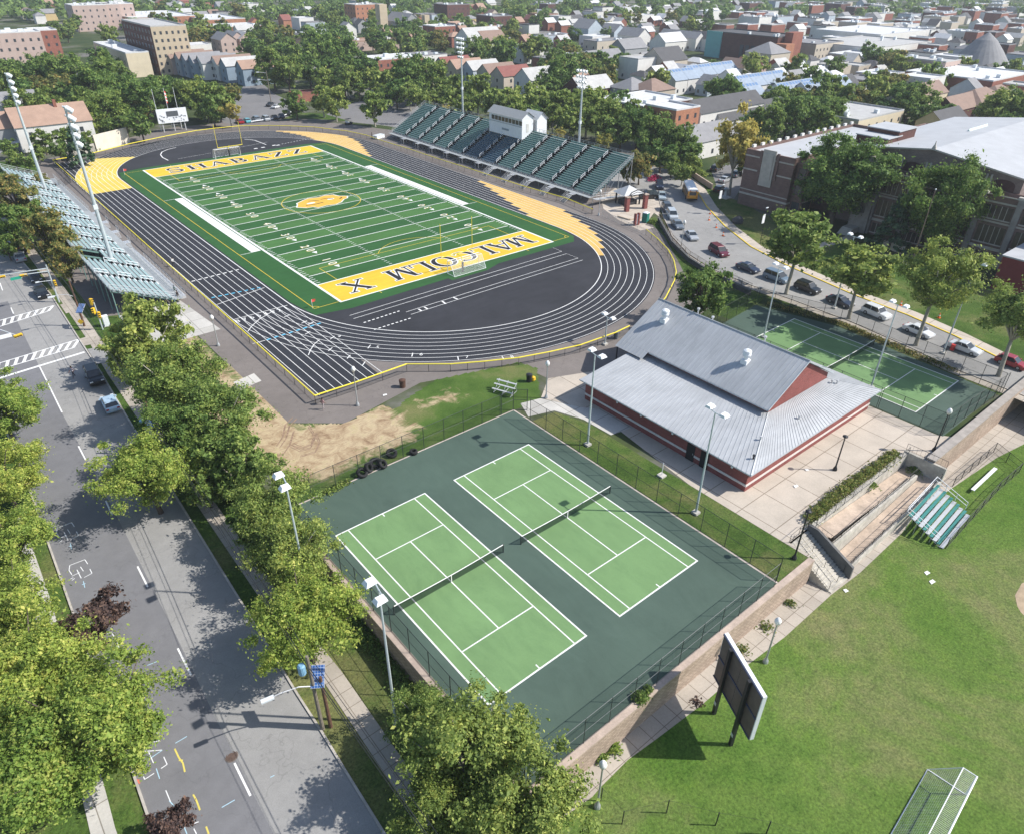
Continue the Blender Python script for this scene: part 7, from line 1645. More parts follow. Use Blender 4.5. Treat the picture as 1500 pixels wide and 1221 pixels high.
# ================================================================== buildings
def wmat(k):
    W = {'white': (.66, .65, .62), 'cream': (.60, .52, .38), 'tan': (.48, .40, .29), 'grey': (.30, .31, .32), 'blue': (.24, .31, .38), 'beige': (.50, .44, .36), 'pink': (.46, .355, .315), 'yellow': (.60, .46, .24), 'dark': (.07, .055, .05), 'teal': (.16, .40, .40), 'pale blue': (.42, .48, .54)}
    if k in ('brick', 'dark brick', 'orange brick', 'school brick'):
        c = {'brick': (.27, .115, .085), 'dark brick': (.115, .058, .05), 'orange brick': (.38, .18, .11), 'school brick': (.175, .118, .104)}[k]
        kk = 'wall_'+k
        if kk not in _MC: _MC[kk] = brick_mat(kk, c, scale_c(c, 1.25), .6, .22, .02, .13)
        return _MC[kk]
    return mat('wall_'+k, W[k], .85, .08, .4)
def rmat(k):
    c = {'white': (.74, .75, .76), 'pale': (.55, .55, .54), 'grey': (.26, .26, .27), 'dark': (.10, .10, .105), 'brown': (.27, .19, .155), 'orange': (.37, .25, .19), 'red': (.25, .10, .085), 'blue': (.30, .36, .44)}[k]
    return mat('roof_'+k, scale_c(c, .85 if k in ('white', 'pale') else 1), .85, .12, .5, fine=.12, fscale=6)
M_WIN = mat('house_window', (.05, .058, .068), .2, .15, 1, 0, .6); M_STONE = mat('limestone', (.44, .41, .37), .85, .15, 1)
FOOT = []; BLD = []
def windows(t, face, p0, length, h, cols, floors, ww=1.0, wh=1.3, sill=1.0, m=None, most=40):
    """window openings proud of a face: 's' faces -y, 'w' faces -x"""
    n = 0
    for f in range(floors):
        for c in range(cols):
            if n >= most: return
            a = length*(c+.5)/cols; z = sill+(h-sill)*f/max(1, floors)
            g = MB()
            if face == 's': g.box(p0[0]+a-ww/2, p0[1]-.05, z, p0[0]+a+ww/2, p0[1]-.004, z+wh)
            else: g.box(p0[0]-.05, p0[1]+a-ww/2, z, p0[0]-.004, p0[1]+a+ww/2, z+wh)
            g.build('window', m or M_WIN, t); n += 1
def building(name, label, cat, corner, w, d, h, wall_k, roof='flat', roof_k='white', win=(0, 0, 0), chimney=False, rz=0.0, zone='', solar_=False, px=True, parapet=.5, fancy=False):
    """one building from the pixel of its near (south-west) eaves corner"""
    x, y = G(corner[0], corner[1], h) if px else corner
    t = thing(name, label, cat, (x, y, 0), rz); FOOT.append((x-1, y-1, x+w+1, y+d+1))
    g = MB(); g.box(0, 0, -.1, w, d, h, 0, 'bt'+('' if roof != 'flat' else ''))
    if roof == 'gx':
        for xx in (0, w): g.add([(xx, 0, h), (xx, d, h), (xx, d/2, h+d*.36)], ((0, 1, 2) if xx else (2, 1, 0),))
    if roof == 'gy':
        for yy in (0, d): g.add([(0, yy, h), (w, yy, h), (w/2, yy, h+w*.36)], ((0, 1, 2) if not yy else (2, 1, 0),))
    g.build('wall', wmat(wall_k), t)
    g = MB(); e = .35
    if roof == 'flat':
        g.rect(.2, .2, w-.2, d-.2, h-.05); p = parapet
        for b in ((0, 0, w, .25), (0, d-.25, w, d), (0, .251, .25, d-.251), (w-.25, .251, w, d-.251)): g.box(b[0], b[1], h, b[2], b[3], h+p)
    elif roof == 'gx':
        k = .36; rh = d*k; lo = h-e*k*2*.5
        g.quad((-e, -e, h-e*.72), (w+e, -e, h-e*.72), (w+e, d/2, h+rh+.02), (-e, d/2, h+rh+.02)); g.quad((w+e, d+e, h-e*.72), (-e, d+e, h-e*.72), (-e, d/2, h+rh+.02), (w+e, d/2, h+rh+.02))
    elif roof == 'gy':
        rh = w*.36
        g.quad((-e, d+e, h-e*.72), (-e, -e, h-e*.72), (w/2, -e, h+rh+.02), (w/2, d+e, h+rh+.02)); g.quad((w+e, -e, h-e*.72), (w+e, d+e, h-e*.72), (w/2, d+e, h+rh+.02), (w/2, -e, h+rh+.02))
    elif roof == 'hip':
        m_ = min(w, d)/2; rh = m_*.6; b4 = [(-e, -e, h), (w+e, -e, h), (w+e, d+e, h), (-e, d+e, h)]
        r0, r1 = ((m_, d/2, h+rh), (w-m_, d/2, h+rh)) if w >= d else ((w/2, m_, h+rh), (w/2, d-m_, h+rh))
        g.add(b4+[r0, r1], ((0, 1, 5, 4), (1, 2, 5), (2, 3, 4, 5), (3, 0, 4)) if w >= d else ((0, 1, 4), (1, 2, 5, 4), (2, 3, 5), (3, 0, 4, 5)))
    rf = g.build('roof', rmat(roof_k), t)
    if chimney: g = MB(); g.box(w*.6, d*.4, h+.3, w*.6+.8, d*.4+.8, h+min(w, d)*.36+1.2); g.build('chimney', wmat('brick'), rf)
    if roof == 'flat' and w*d > 220 and not fancy:
        r2 = random.Random(int(x*7+y))
        for _ in range(4): g = MB(); a, b = r2.uniform(2, w-4), r2.uniform(2, d-4); s = r2.uniform(1, 2.4); g.box(a, b, h-.04, a+s, b+s*.8, h+r2.uniform(.7, 1.6)); g.build('roof_unit', M_LAMP, rf)
    if solar_:
        for k in range(max(2, int(w/1.9))):
            g = MB(); xx = .3+k*1.9; sl_ = .36*2
            g.quad((xx, .3, h+.3*sl_-.2), (xx+1.3, .3, h+.3*sl_-.2), (xx+1.3, d/2-.4, h+(d/2-.4)*sl_+.08), (xx, d/2-.4, h+(d/2-.4)*sl_+.08)); g.build('solar_panel', mat('roof_solar', (.10, .19, .36), .3, .1, 1, 0, .6), rf)
    if win[0]: windows(t, 's', (0, 0), w, h, win[0], win[2])
    if win[1]: windows(t, 'w', (0, 0), d, h, win[1], win[2])
    if label is None: BLD.append((t, wall_k, roof_k, roof, zone))
    return t
B = building
B('apartment_building', 'tall tan apartment block with a darker side at the upper left', 'building', (220, 40), 16, 46, 20, 'tan', 'flat', 'pale', (6, 0, 6), fancy=True)
t = bpy.data.objects['apartment_building']; g = MB(); g.box(-.12, .1, 0, -.003, 45.9, 19.8); sw = g.build('dark_side_panel', wmat('dark brick'), t)  # darker brick-patterned panel over the tan side wall
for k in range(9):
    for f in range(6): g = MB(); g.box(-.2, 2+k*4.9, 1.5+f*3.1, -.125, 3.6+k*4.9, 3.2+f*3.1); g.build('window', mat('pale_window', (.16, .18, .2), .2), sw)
B('apartment_building', 'cream flat-roofed block rising behind the wooded belt', 'building', (184, 79), 10, 56, 10, 'cream', 'flat', 'white', (0, 6, 2))
B('apartment_building', 'red brick block with narrow windows at the upper left edge', 'building', (47, 46), 11, 16, 15, 'brick', 'flat', 'white', (3, 3, 4))
B('apartment_building', 'pinkish brick block cut by the left frame edge', 'building', (-12, 50), 20, 14, 16, 'pink', 'flat', 'white', (6, 0, 4))
B('school_annex', 'long brick building with a broad white roof at the upper left', 'building', (190, 27), 46, 60, 8, 'orange brick', 'flat', 'white', (10, 0, 2))
B('warehouse', 'white-roofed low brick building right of the tan apartment block', 'building', (300, 30), 30, 50, 7, 'orange brick', 'flat', 'white', (8, 0, 1))
B('warehouse', 'low white-roofed building in front of the long brick one', 'building', (312, 41), 34, 24, 6, 'brick', 'flat', 'white')
for i, (u, v) in enumerate(((105, 9), (125, 8), (147, 7))): B('tower_block', ('pink and white tower block, left of the three on the skyline', 'pink and white tower block, middle of the three on the skyline', 'pink and white tower block, right of the three on the skyline')[i], 'building', (u, v), 22, 20, 16, 'pink', 'flat', 'white', (5, 4, 4))
for i, (u, v, wk, rk) in enumerate(((250, 86, 'pink', 'brown'), (263, 88, 'blue', 'brown'), (273, 90, 'blue', 'grey'), (284, 92, 'blue', 'grey'), (296, 93, 'white', 'grey'), (318, 94, 'white', 'brown'), (331, 97, 'blue', 'pale'), (355, 101, 'blue', 'orange'))):
    B('row_house', None, 'house', (u, v), 17, 8, 7, wk, 'gx', rk, (2, 1, 2), zone='in the row beyond the wood')
B('shop_building', 'white building with a strip of dark windows right of the tan apartment block', 'building', (269, 68), 15, 12, 6, 'white', 'flat', 'white', (6, 0, 1))
for i, (u, v, wk, rk) in enumerate(((323, 59, 'pink', 'grey'), (338, 57, 'pink', 'grey'), (351, 57, 'pink', 'pale'))): B('row_house', None, 'house', (u, v), 9, 15, 7, wk, 'gy', rk, (2, 2, 2), zone='right of the white shop building')
B('house', 'dark low building with a white block beside it at the upper left', 'building', (411, 54), 20, 20, 6, 'dark', 'flat', 'dark'); B('shop_building', 'long white low building beside the dark one', 'building', (430, 52), 24, 12, 5, 'white', 'flat', 'white', (5, 0, 1))
t = B('house', 'white house with orange-brown roof and shaded porch at the far left', 'house', (22, 187), 20, 12, 7, 'white', 'gx', 'orange', (3, 2, 2), True)
g = MB(); g.box(-2.2, 2, 2.5, 0, 10, 2.75); g.build('porch_roof', mat('porch_white', (.6, .62, .65)), t)
for yy in (2.3, 9.7): g = MB(); g.bar((-2.0, yy, 0), (-2.0, yy, 2.5), .12); g.build('porch_post', M_WHITEM, t)
B('house_extension', 'white flat-roofed extension right of the orange-roofed house', 'house', (74, 183), 8, 10, 5, 'white', 'flat', 'white', (2, 0, 1))
B('house', 'house with red-brown roof at the left edge beside the white house', 'house', (-16, 190), 12, 10, 6.5, 'grey', 'gx', 'orange', (2, 1, 1)); B('house', 'grey-roofed house at the left edge above the white house', 'house', (-14, 155), 14, 9, 6, 'white', 'gx', 'grey', (2, 1, 1), True)
# middle
B('shop_building', 'brick flat-topped building with a white roof beyond the rear car park', 'building', (553, 89), 26, 16, 7, 'brick', 'flat', 'white', (7, 2, 2)); B('shop_building', 'white block right of the brick flat-topped building', 'building', (616, 83), 16, 14, 7, 'white', 'flat', 'grey', (2, 0, 2))
B('apartment_building', 'red painted block with a dark shaded side in the upper middle', 'building', (637, 40), 16, 14, 10, 'brick', 'flat', 'white', (5, 3, 3)); B('apartment_building', 'dark brick block right of the red one on the skyline', 'building', (722, 25), 18, 20, 11, 'dark brick', 'flat', 'grey', (5, 4, 3)); B('apartment_building', 'dark brick block left of the upper middle skyline', 'building', (655, 8), 24, 20, 12, 'dark brick', 'flat', 'grey', (5, 4, 3))
t = B('church', 'grey stone church with steep roof and square tower in the upper middle', 'church', (592, 33), 14, 26, 9, 'grey', 'gy', 'grey', (2, 4, 1)); g = MB(); g.box(-8, 18, 0, -2, 24, 19); g.build('tower', wmat('tan'), t); g = MB(); g.box(14.5, -4, 0, 18.5, 0, 13); g.build('tower', wmat('tan'), t)
B('tarpaulin_shed', 'low bright blue-roofed shed in front of the stone church', 'building', (604, 43), 14, 10, 4, 'pale blue', 'flat', 'blue')
B('apartment_building', 'orange brick tower cut by the top frame edge in the upper middle', 'building', (520, 8), 26, 18, 14, 'orange brick', 'flat', 'pale', (6, 4, 4))
for u, v, wk, rk in ((652, 97, 'grey', 'red'), (669, 101, 'tan', 'orange'), (693, 103, 'pale blue', 'pale'), (717, 108, 'beige', 'brown'), (738, 112, 'beige', 'red')): B('row_house', None, 'house', (u, v), 16, 9, 6.5, wk, 'gx', rk, (2, 1, 2), zone='behind the home grandstand')
B('house', 'white gabled house at the right end of the row behind the home grandstand', 'house', (778, 118), 15, 11, 6.5, 'white', 'gx', 'pale', (3, 2, 2))
B('shop_building', 'long low red brick building behind the right-hand stadium light', 'building', (803, 88), 42, 12, 5.5, 'brick', 'flat', 'grey', (9, 0, 1)); B('house', 'house with orange roof behind the belt right of the home grandstand', 'house', (838, 122), 12, 10, 6, 'beige', 'gx', 'orange', (1, 1, 1)); B('house', 'dark house with pale roof behind the right-hand stadium light', 'house', (853, 133), 18, 11, 6, 'dark brick', 'gx', 'pale', (2, 1, 1))
B('apartment_building', 'brick block with a white parapet roof right of the belt', 'building', (991, 163), 11, 12, 12, 'orange brick', 'flat', 'white', (3, 3, 4)); B('shop_building', 'low building with broad white roof behind the belt', 'building', (942, 158), 26, 22, 7.5, 'dark brick', 'flat', 'white', (0, 4, 2)); B('house', 'brown-roofed house behind the white parapet roof', 'house', (955, 135), 14, 12, 6, 'beige', 'hip', 'brown'); B('house', 'grey hip-roofed house behind the belt', 'house', (925, 133), 13, 12, 6, 'grey', 'hip', 'grey')
B('row_house', 'long white two-storey house with a dark roof right of the brick block', 'house', (1027, 166), 34, 9, 9, 'white', 'gx', 'dark', (8, 1, 2)); B('row_house', 'long white house with dark roof in front of the other long white house', 'house', (1060, 178), 38, 9, 6, 'white', 'gx', 'dark', (6, 1, 1)); B('house', 'dark gabled house between the long white houses and the golden tree', 'house', (1060, 178), 9, 8, 6, 'dark brick', 'gy', 'dark', (1, 2, 1)) if False else None
B('house', 'grey-roofed low house behind the golden tree', 'house', (1008, 212), 24, 10, 5, 'white', 'gx', 'grey', (3, 0, 1))
# right
t = B('church', 'massive dark brick church with a teal mural wall in the upper right', 'church', (1140, 56), 24, 46, 13, 'dark brick', 'flat', 'dark', (0, 0, 0)); FOOT.append((250, 60, 420, 200))
g = MB(); g.box(-.6, 45.9, 0, 12, 46.6, 13.4); g.box(-.7, 36, 0, -.05, 45.9, 13.4); g.build('mural_wall', wmat('teal'), t)
for k in range(4): g = MB(); g.box(-.3, 10+k*3.6, 1.5, -.05, 12.2+k*3.6, 8); g.build('window', mat('church_window', (.05, .06, .075), .2), t)
g = MB(); g.box(-2, -7, 0, 6, -.1, 10.5); g.build('stair_tower', wmat('orange brick'), t); g = MB(); g.box(6.1, -5, 0, 16, -.05, 15.5); g.build('stair_tower', wmat('brick'), t)
B('shop_building', 'long building with a brick end and a pale banded front right of the dark church', 'building', (1196, 66), 30, 34, 8, 'beige', 'flat', 'grey', (8, 0, 2))
B('warehouse', 'broad white-roofed warehouse in the upper right', 'building', (1290, 52), 70, 46, 8, 'white', 'flat', 'white'); B('warehouse', 'white warehouse with pale ribbed roof in front of the broad one', 'building', (1282, 72), 70, 44, 7, 'white', 'flat', 'pale'); B('warehouse', 'low white-roofed shop row below the warehouses', 'building', (1335, 92), 26, 46, 5, 'beige', 'flat', 'white')
B('apartment_building', 'pink-orange three-storey block left of the grey cone roof', 'building', (1386, 92), 16, 20, 10, 'pink', 'flat', 'pale', (4, 4, 3)); B('apartment_building', 'white cube-shaped house with small windows left of the long white roof', 'building', (1363, 117), 14, 12, 10, 'white', 'flat', 'white', (2, 4, 3)); B('warehouse', 'brick hall with a long bright white roof in front of the grey cone', 'building', (1455, 120), 44, 36, 8, 'brick', 'flat', 'white', (5, 5, 1))
x, y = G(1446, 107); t = thing('cone_roof', 'big grey conical roof rising at the upper right', 'cone building', (x+13, y+10, 0)); g = MB(); g.lathe([(14, 0), (14, 3)], n=28); g.build('wall', wmat('grey'), t); g = MB(); g.lathe([(14.4, 2.9), (9.5, 9), (5, 14), (.2, 17.5)], n=28); g.build('roof', rmat('grey'), t); FOOT.append((x-5, y-8, x+30, y+28))
t = B('castle_house', 'tan crenellated low building behind the grove of the school wing', 'building', (1258, 178), 30, 20, 7, 'cream', 'flat', 'pale', (6, 0, 2))
for u, v, wk, rk, rf_, w_, d_ in ((1352, 142, 'cream', 'brown', 'gx', 22, 10), (1330, 150, 'beige', 'brown', 'gx', 16, 9), (1402, 162, 'dark brick', 'brown', 'gx', 26, 10), (1440, 156, 'beige', 'brown', 'hip', 24, 14), (1470, 150, 'beige', 'brown', 'hip', 20, 14)): B('house', None, 'house', (u, v), w_, d_, 6, wk, rf_, rk, (4, 1, 1), zone='above the white school roof')
B('house', 'yellow house with a dark gabled roof above the white school roof', 'house', (1384, 183), 18, 9, 6.5, 'yellow', 'gx', 'dark', (4, 1, 2))
for u, v, n in ((1016, 112, 4), (1090, 128, 4), (1150, 140, 3), (1188, 138, 4), (990, 118, 2), (1085, 143, 2)):
    for k in range(n): x, y = G(u, v, 6); B('row_house', None, 'house', (x+k*8.3, y), 8, 10, 6, 'white', 'gx', 'blue', (2, 0, 1), zone='in the solar-roofed terraces', solar_=True, px=False)
for u, v, wk, rk, rf_, w_, d_, h_ in ((862, 42, 'pale blue', 'grey', 'gy', 14, 16, 8), (868, 55, 'white', 'white', 'flat', 16, 12, 6), (875, 62, 'beige', 'grey', 'flat', 30, 12, 5), (916, 72, 'grey', 'grey', 'gx', 18, 12, 7), (935, 88, 'white', 'pale', 'flat', 18, 12, 9), (972, 90, 'beige', 'dark', 'gx', 18, 14, 8), (900, 47, 'pale blue', 'grey', 'gy', 12, 14, 6), (935, 54, 'white', 'grey', 'gy', 12, 18, 6), (975, 62, 'white', 'white', 'gx', 20, 12, 6), (925, 24, 'white', 'white', 'flat', 30, 12, 5), (795, 22, 'brick', 'orange', 'flat', 18, 18, 6), (768, 70, 'white', 'pale', 'flat', 14, 12, 8), (690, 60, 'white', 'pale', 'gx', 24, 16, 9), (712, 62, 'white', 'brown', 'gx', 16, 14, 8), (520, 62, 'pink', 'orange', 'flat', 30, 16, 5), (1005, 55, 'white', 'grey', 'gy', 9, 22, 7), (1020, 57, 'white', 'grey', 'gy', 9, 22, 7), (1050, 58, 'white', 'dark', 'gy', 9, 22, 7), (1062, 60, 'white', 'dark', 'gy', 10, 18, 7), (870, 88, 'blue', 'grey', 'gx', 22, 10, 6), (1130, 80, 'beige', 'grey', 'hip', 18, 16, 7), (1170, 72, 'white', 'white', 'flat', 26, 14, 5), (1090, 100, 'white', 'brown', 'gy', 9, 14, 6), (1112, 100, 'pink', 'red', 'gy', 9, 14, 6)):
    B('house', None, 'building', (u, v), w_, d_, h_, wk, rf_, rk, (3, 2, 1), zone='in the town beyond the grandstand')
# the rest of the town, by blocks
CR = random.Random(99)
def blocked(x0, y0, x1, y1): return any(x0 < b[2] and x1 > b[0] and y0 < b[3] and y1 > b[1] for b in FOOT)
def town(n, u0, u1, v0, v1, pal, zone, flat_p, big=1.0):
    k = tries = 0
    while k < n and tries < n*40:
        tries += 1; u, v = CR.uniform(u0, u1), CR.uniform(v0, v1)**1.0; x, y = G(u, v, 6)
        x = round(x/9)*9+CR.uniform(-1, 1); y = round(y/13)*13+CR.uniform(-1, 1)
        flat = CR.random() < flat_p; w_, d_ = (CR.uniform(9, 22)*big, CR.uniform(8, 15)*big) if flat else (CR.uniform(6, 8), CR.uniform(8, 11.5))
        if not flat and CR.random() < .5: w_, d_ = d_, w_
        if blocked(x-1, y-1, x+w_+1, y+d_+1): continue
        uu, vv = PX((x, y, 6))
        if not (-20 < uu < 1520 and vv > -14): continue
        wk, rk = CR.choice(pal); far = vv < 40
        B('house' if not flat else 'city_building', None, 'house' if not flat else 'building', (x, y), w_, d_, CR.uniform(4.2, 6.2)*(1 if not flat else CR.uniform(.9, 1.6)), wk, 'flat' if flat else CR.choice(('gx', 'gy', 'gx', 'hip')), rk, (0, 0, 0) if far else (2, 2, 1) if not flat else (4, 3, 1), px=False, zone=zone); k += 1
PALW = [('white', 'white'), ('white', 'pale'), ('white', 'grey'), ('beige', 'white'), ('brick', 'white'), ('brick', 'pale'), ('pale blue', 'grey'), ('white', 'dark'), ('dark brick', 'grey'), ('beige', 'pale')]
PALN = [('white', 'grey'), ('beige', 'brown'), ('brick', 'orange'), ('white', 'pale'), ('pale blue', 'grey'), ('grey', 'dark'), ('orange brick', 'red'), ('yellow', 'grey'), ('white', 'white')]
town(26, 0, 330, 2, 24, PALN, 'on the upper left skyline', .15); town(20, 240, 520, 2, 45, PALN, 'in the upper left town', .3); town(44, 520, 780, 1, 60, PALN, 'in the upper middle town', .3)
town(70, 780, 1060, 1, 60, PALW, 'in the town right of middle', .3); town(70, 1040, 1500, 2, 30, PALW, 'on the upper right skyline', .6, 1.3); town(40, 1060, 1500, 30, 62, PALW, 'among the upper right warehouses', .5); town(22, 1240, 1500, 70, 140, PALW, 'beside the grey cone roof', .4); town(30, 960, 1240, 62, 120, PALW, 'below the dark church', .2)
def lbl_buildings():
    from collections import defaultdict
    d = defaultdict(list)
    for t, wk, rk, rf, zone in BLD: d[(zone, wk, rk, 'flat' if rf == 'flat' else 'pitched')].append(t)
    for (zone, wk, rk, rf), L in d.items():
        L.sort(key=lambda o: PX(o.location)[0]); nm = L[0]['category']
        for i, o in enumerate(L):
            o['label'] = f'{wk} {nm} with {rk} {rf} roof {zone}'+('' if len(L) == 1 else f', {ordinal(i)} such from left'); o['group'] = 'buildings '+zone
            ws = o['label'].replace('-', ' ').split()
            if len(ws) > 16: o['label'] = f'{wk} {nm} with {rk} roof {zone}'+('' if len(L) == 1 else f', {ordinal(i)}')
t = B('shed', 'low dark red shed behind the trees of the far car park', 'shed', (432, 139), 22, 6, 3, 'brick', 'flat', 'red')
x, y = G(397, 149); t = thing('street_lamp', 'double-armed street lamp at the far car park', 'street lamp', (x, y, 0)); g = MB(); g.tube([(0, 0, 0), (0, 0, 11)], [.2, .12], 8); g.build('pole', M_WOODG, t)
for zz in (8.0, 10.6): g = MB(); g.tube([(0, 0, zz-.4), (-2.6, 1, zz)], .07, 5); ar = g.build('lamp_arm', M_ALU, t); g = MB(); g.cbox((-3.0, 1.15, zz), (1.0, .4, .2), 0, -.35); g.build('lamp_head', M_WHITEM, ar)
t = thing('guard_rail', 'pale metal guard rail along the cars of the far car park', 'guard rail', (0, 0, 0)); gp_ = [G(u, v) for u, v in ((368, 181), (405, 176), (424, 169), (434, 160))]
g = MB(); g.tube([(x, y, .6) for x, y in gp_], .16, 6); g.build('beam', M_WHITEM, t)
for x, y in gp_: g = MB(); g.bar((x, y, 0), (x, y, .6), .08); g.build('post', M_STEEL, t)
# ---- town streets
g = MB()
for a, b, w_ in (((140, 110), (140, 900), 9), ((60, 210), (900, 210), 9), ((250, -40), (250, 900), 8), ((90, 300), (900, 300), 8), ((360, -60), (360, 700), 8), ((110, 60), (800, 60), 8), ((5, 240), (5, 700), 9), ((200, 400), (1000, 400), 8), ((480, -60), (480, 700), 8)): g.strip([a, b], w_, .02+.004*(hash(a) % 7)/7)
struct('town_streets', g, M_LOT)

# ================================================================== the school
t = thing('school', 'large brown brick school with limestone trim, white roofs and a gabled auditorium', 'school', (0, 0, 0))
SB = wmat('school brick'); WR = mat('membrane_roof', (.43, .445, .465), .8, .08, .3)
def block(x0, y0, x1, y1, h, roof=True, name='wing', par=.7):
    g = MB(); g.box(x0, y0, 0, x1, y1, h, 0, 'bt')
    for b in ((x0, y0, x1, y0+.4), (x0, y1-.4, x1, y1), (x0, y0+.401, x0+.4, y1-.401), (x1-.4, y0+.401, x1, y1-.401)): g.box(b[0], b[1], h, b[2], b[3], h+par)
    w_ = g.build(name, SB, t)
    if roof: g = MB(); g.rect(x0+.4, y0+.4, x1-.4, y1-.4, h+.05); g.build('roof', WR, w_)
    return w_
def band(pts, z0_, z1_, th=.1, parent=None, name='stone_band'):
    g = MB()
    for (ax, ay, bx, by) in pts: g.box(min(ax, bx)-(th if ax == bx else 0), min(ay, by)-(th if ay == by else 0), z0_, max(ax, bx)-(.003 if ax == bx else 0), max(ay, by)-(.003 if ay == by else 0), z1_)
    return g.build(name, M_STONE, parent or t)
w1 = block(78, -74.6, 126, -62, 12)
band([(78, -74.6, 78, -62), (78.0, -74.6, 126, -74.6)], 2.6, 3.0, .14, w1); band([(78, -74.6, 78, -62)], 3.7, 3.9, .1, w1); band([(78, -74.6, 78, -70.6), (78, -65.8, 78, -62)], 8.2, 8.5, .1, w1); band([(78, -74.6, 78, -62)], 11.2, 11.5, .12, w1)
g = MB(); g.box(77.75, -69.9, 5.4, 77.99, -66.6, 13.4); g.box(77.6, -69.4, 7, 77.745, -67.1, 12.6); g.build('stone_ornament', M_STONE, w1)
for y in (-70.5, -66.2): g = MB(); g.box(77.7, y-.3, 7, 77.99, y+.3, 13.0); g.build('pilaster', SB, w1)
for i in range(14): g = MB(); x = 80+3.4*i; g.box(x, -62.4, 12.71, x+1.1, -61.9, 13.3); g.build('merlon', mat('pale_merlon', (.66, .65, .62)), w1)
for i, y in enumerate((-74.3,)):
    g = MB(); g.box(79.4, -77.4, 0, 84.0, -74.605, 11.4); g.box(79.2, -77.5, 11.4, 84.2, -74.605, 11.7); bw = g.build('bay', SB, w1)
    for zf in (1.0, 5.0, 8.4): g = MB(); g.box(80.0, -77.49, zf, 83.4, -77.405, zf+2.3); wi = g.build('window', M_WIN, bw); g = MB(); g.box(79.7, -77.56, zf-.3, 83.7, -77.41, zf-.02); g.box(79.7, -77.56, zf+2.32, 83.7, -77.41, zf+2.6); g.build('frame', M_STONE, wi)
    for zf in (1.0, 5.0, 8.4): g = MB(); g.box(79.31, -77.0, zf, 79.395, -75.2, zf+2.3); g.build('window', M_WIN, bw)
w2 = block(89, -88, 110, -74.61, 12); windows(w2, 'w', (89, -88), 13.3, 11, 4, 3, 1.5, 2.1, 1.2)
w3 = block(82, -152, 86.4, -88.01, 12, True, 'front_wing', .9)
band([(82, -152, 82, -88)], 3.0, 3.5, .2, w3); band([(82, -152, 82, -88)], 8.0, 8.3, .1, w3); band([(82, -152, 82, -88)], 11.6, 11.9, .14, w3); band([(82, -152, 82, -88)], 12.91, 13.1, .1, w3, 'parapet_cap')
for i in range(9):
    y = -92.3-6.6*i; g = MB(); g.box(81.45, y-.5, 0, 81.99, y+.5, 13.0); pi = g.build('pilaster', mat('grey_stone_pilaster', (.27, .25, .235), .9, .2, 1), w3); g = MB(); g.box(81.4, y-.7, 13.0, 82.3, y+.7, 13.5); g.build('pilaster_cap', M_STONE, pi)
    for z0_, z1_ in ((.6, 2.5), (4.2, 7.4), (8.8, 11.2)):
        g = MB(); g.box(81.93, y-5.7, z0_, 81.996, y-.9, z1_); wi = g.build('window', mat('school_window', (.055, .045, .04), .25, .3, 1, 0, .5), w3)
        g = MB();
        for k in range(1, 5): g.box(81.88, y-5.7+k*.96-.05, z0_, 81.928, y-5.7+k*.96+.05, z1_)
        g.box(81.8, y-5.9, z0_-.22, 81.99, y-.7, z0_-.005); g.build('frame', M_STONE, wi)
g = MB(); g.box(80.9, -92.4, 0, 84.5, -88.4, 14.2); tw = g.build('entrance_tower', mat('grey_stone_pilaster', (.27, .25, .235)), w3); g = MB(); g.box(80.6, -91.2, 14.2, 82.4, -89.4, 15.6); g.build('finial', M_STONE, tw)
for z0_ in (4.2, 9): g = MB(); g.box(80.82, -91.2, z0_, 80.895, -89.6, z0_+2.4); g.build('window', M_WIN, tw)
# auditorium with low gable, arched openings and white roof
g = MB(); ya, yb, xa, xb, hs, ha = -116.5, -81.5, 86.5, 140, 15.6, 17.9; ym = (ya+yb)/2
g.box(xa, ya, 0, xb, yb, hs, 0, 'bt')
for xx in (xa, xb): g.add([(xx, ya, hs), (xx, yb, hs), (xx, ym, ha)], ((2, 1, 0) if xx == xa else (0, 1, 2),))
au = g.build('auditorium', brick_mat('auditorium_brick', (.185, .145, .135), (.25, .2, .18), .6, .22, .02, .12), t)
g = MB(); g.quad((xa-.3, ya-.3, hs+.05), (xb+.3, ya-.3, hs+.05), (xb+.3, ym, ha+.15), (xa-.3, ym, ha+.15)); g.quad((xb+.3, yb+.3, hs+.05), (xa-.3, yb+.3, hs+.05), (xa-.3, ym, ha+.15), (xb+.3, ym, ha+.15)); g.build('roof', WR, au)
g = MB(); g.add([(xa-.36, ya-.3, hs-.2), (xa-.36, ym, ha-.1), (xa-.36, yb+.3, hs-.2), (xa-.36, yb+.3, hs+.1), (xa-.36, ym, ha+.2), (xa-.36, ya-.3, hs+.1)], ((0, 1, 4, 5), (1, 2, 3, 4))); g.lathe([(.5, 0), (.35, .5), (.15, .9), (.05, 1.6)], (xa, ym, ha), 6); g.build('gable_coping', M_STONE, au)
for i in range(6):
    y = ya+3.1+5.75*i; g = MB()
    pts = [(y-2.0, 12.2)]+[(y-2.0*math.cos(a), 14.0+.9*math.sin(a)) for a in np.linspace(0, PI, 9)]+[(y+2.0, 12.2)]
    g.poly([(xa-.06, p[0], p[1]) for p in reversed(pts)]); g.build('arched_opening', mat('dark_red_infill', (.075, .04, .038), .8, .2, 1), au)
    if i < 5:
        for s in (-.4, .4): g = MB(); g.box(xa-.22, y+2.88+s-.14, 12.2, xa-.004, y+2.88+s+.14, 15.4); g.build('stone_strip', M_STONE, au)
g = MB(); x, y = G(1432, 190, 17.3); g.add([(x-5, y-.6, 16.6), (x+5, y-.6, 16.6), (x+5, y+.8, 16.9), (x-5, y+.8, 16.9), (x-5, y, 18.0), (x+5, y, 18.0)], ((0, 1, 5, 4), (2, 3, 4, 5), (1, 2, 5), (3, 0, 4))); g.build('skylight', mat('skylight_pale', (.62, .72, .68), .3), au)
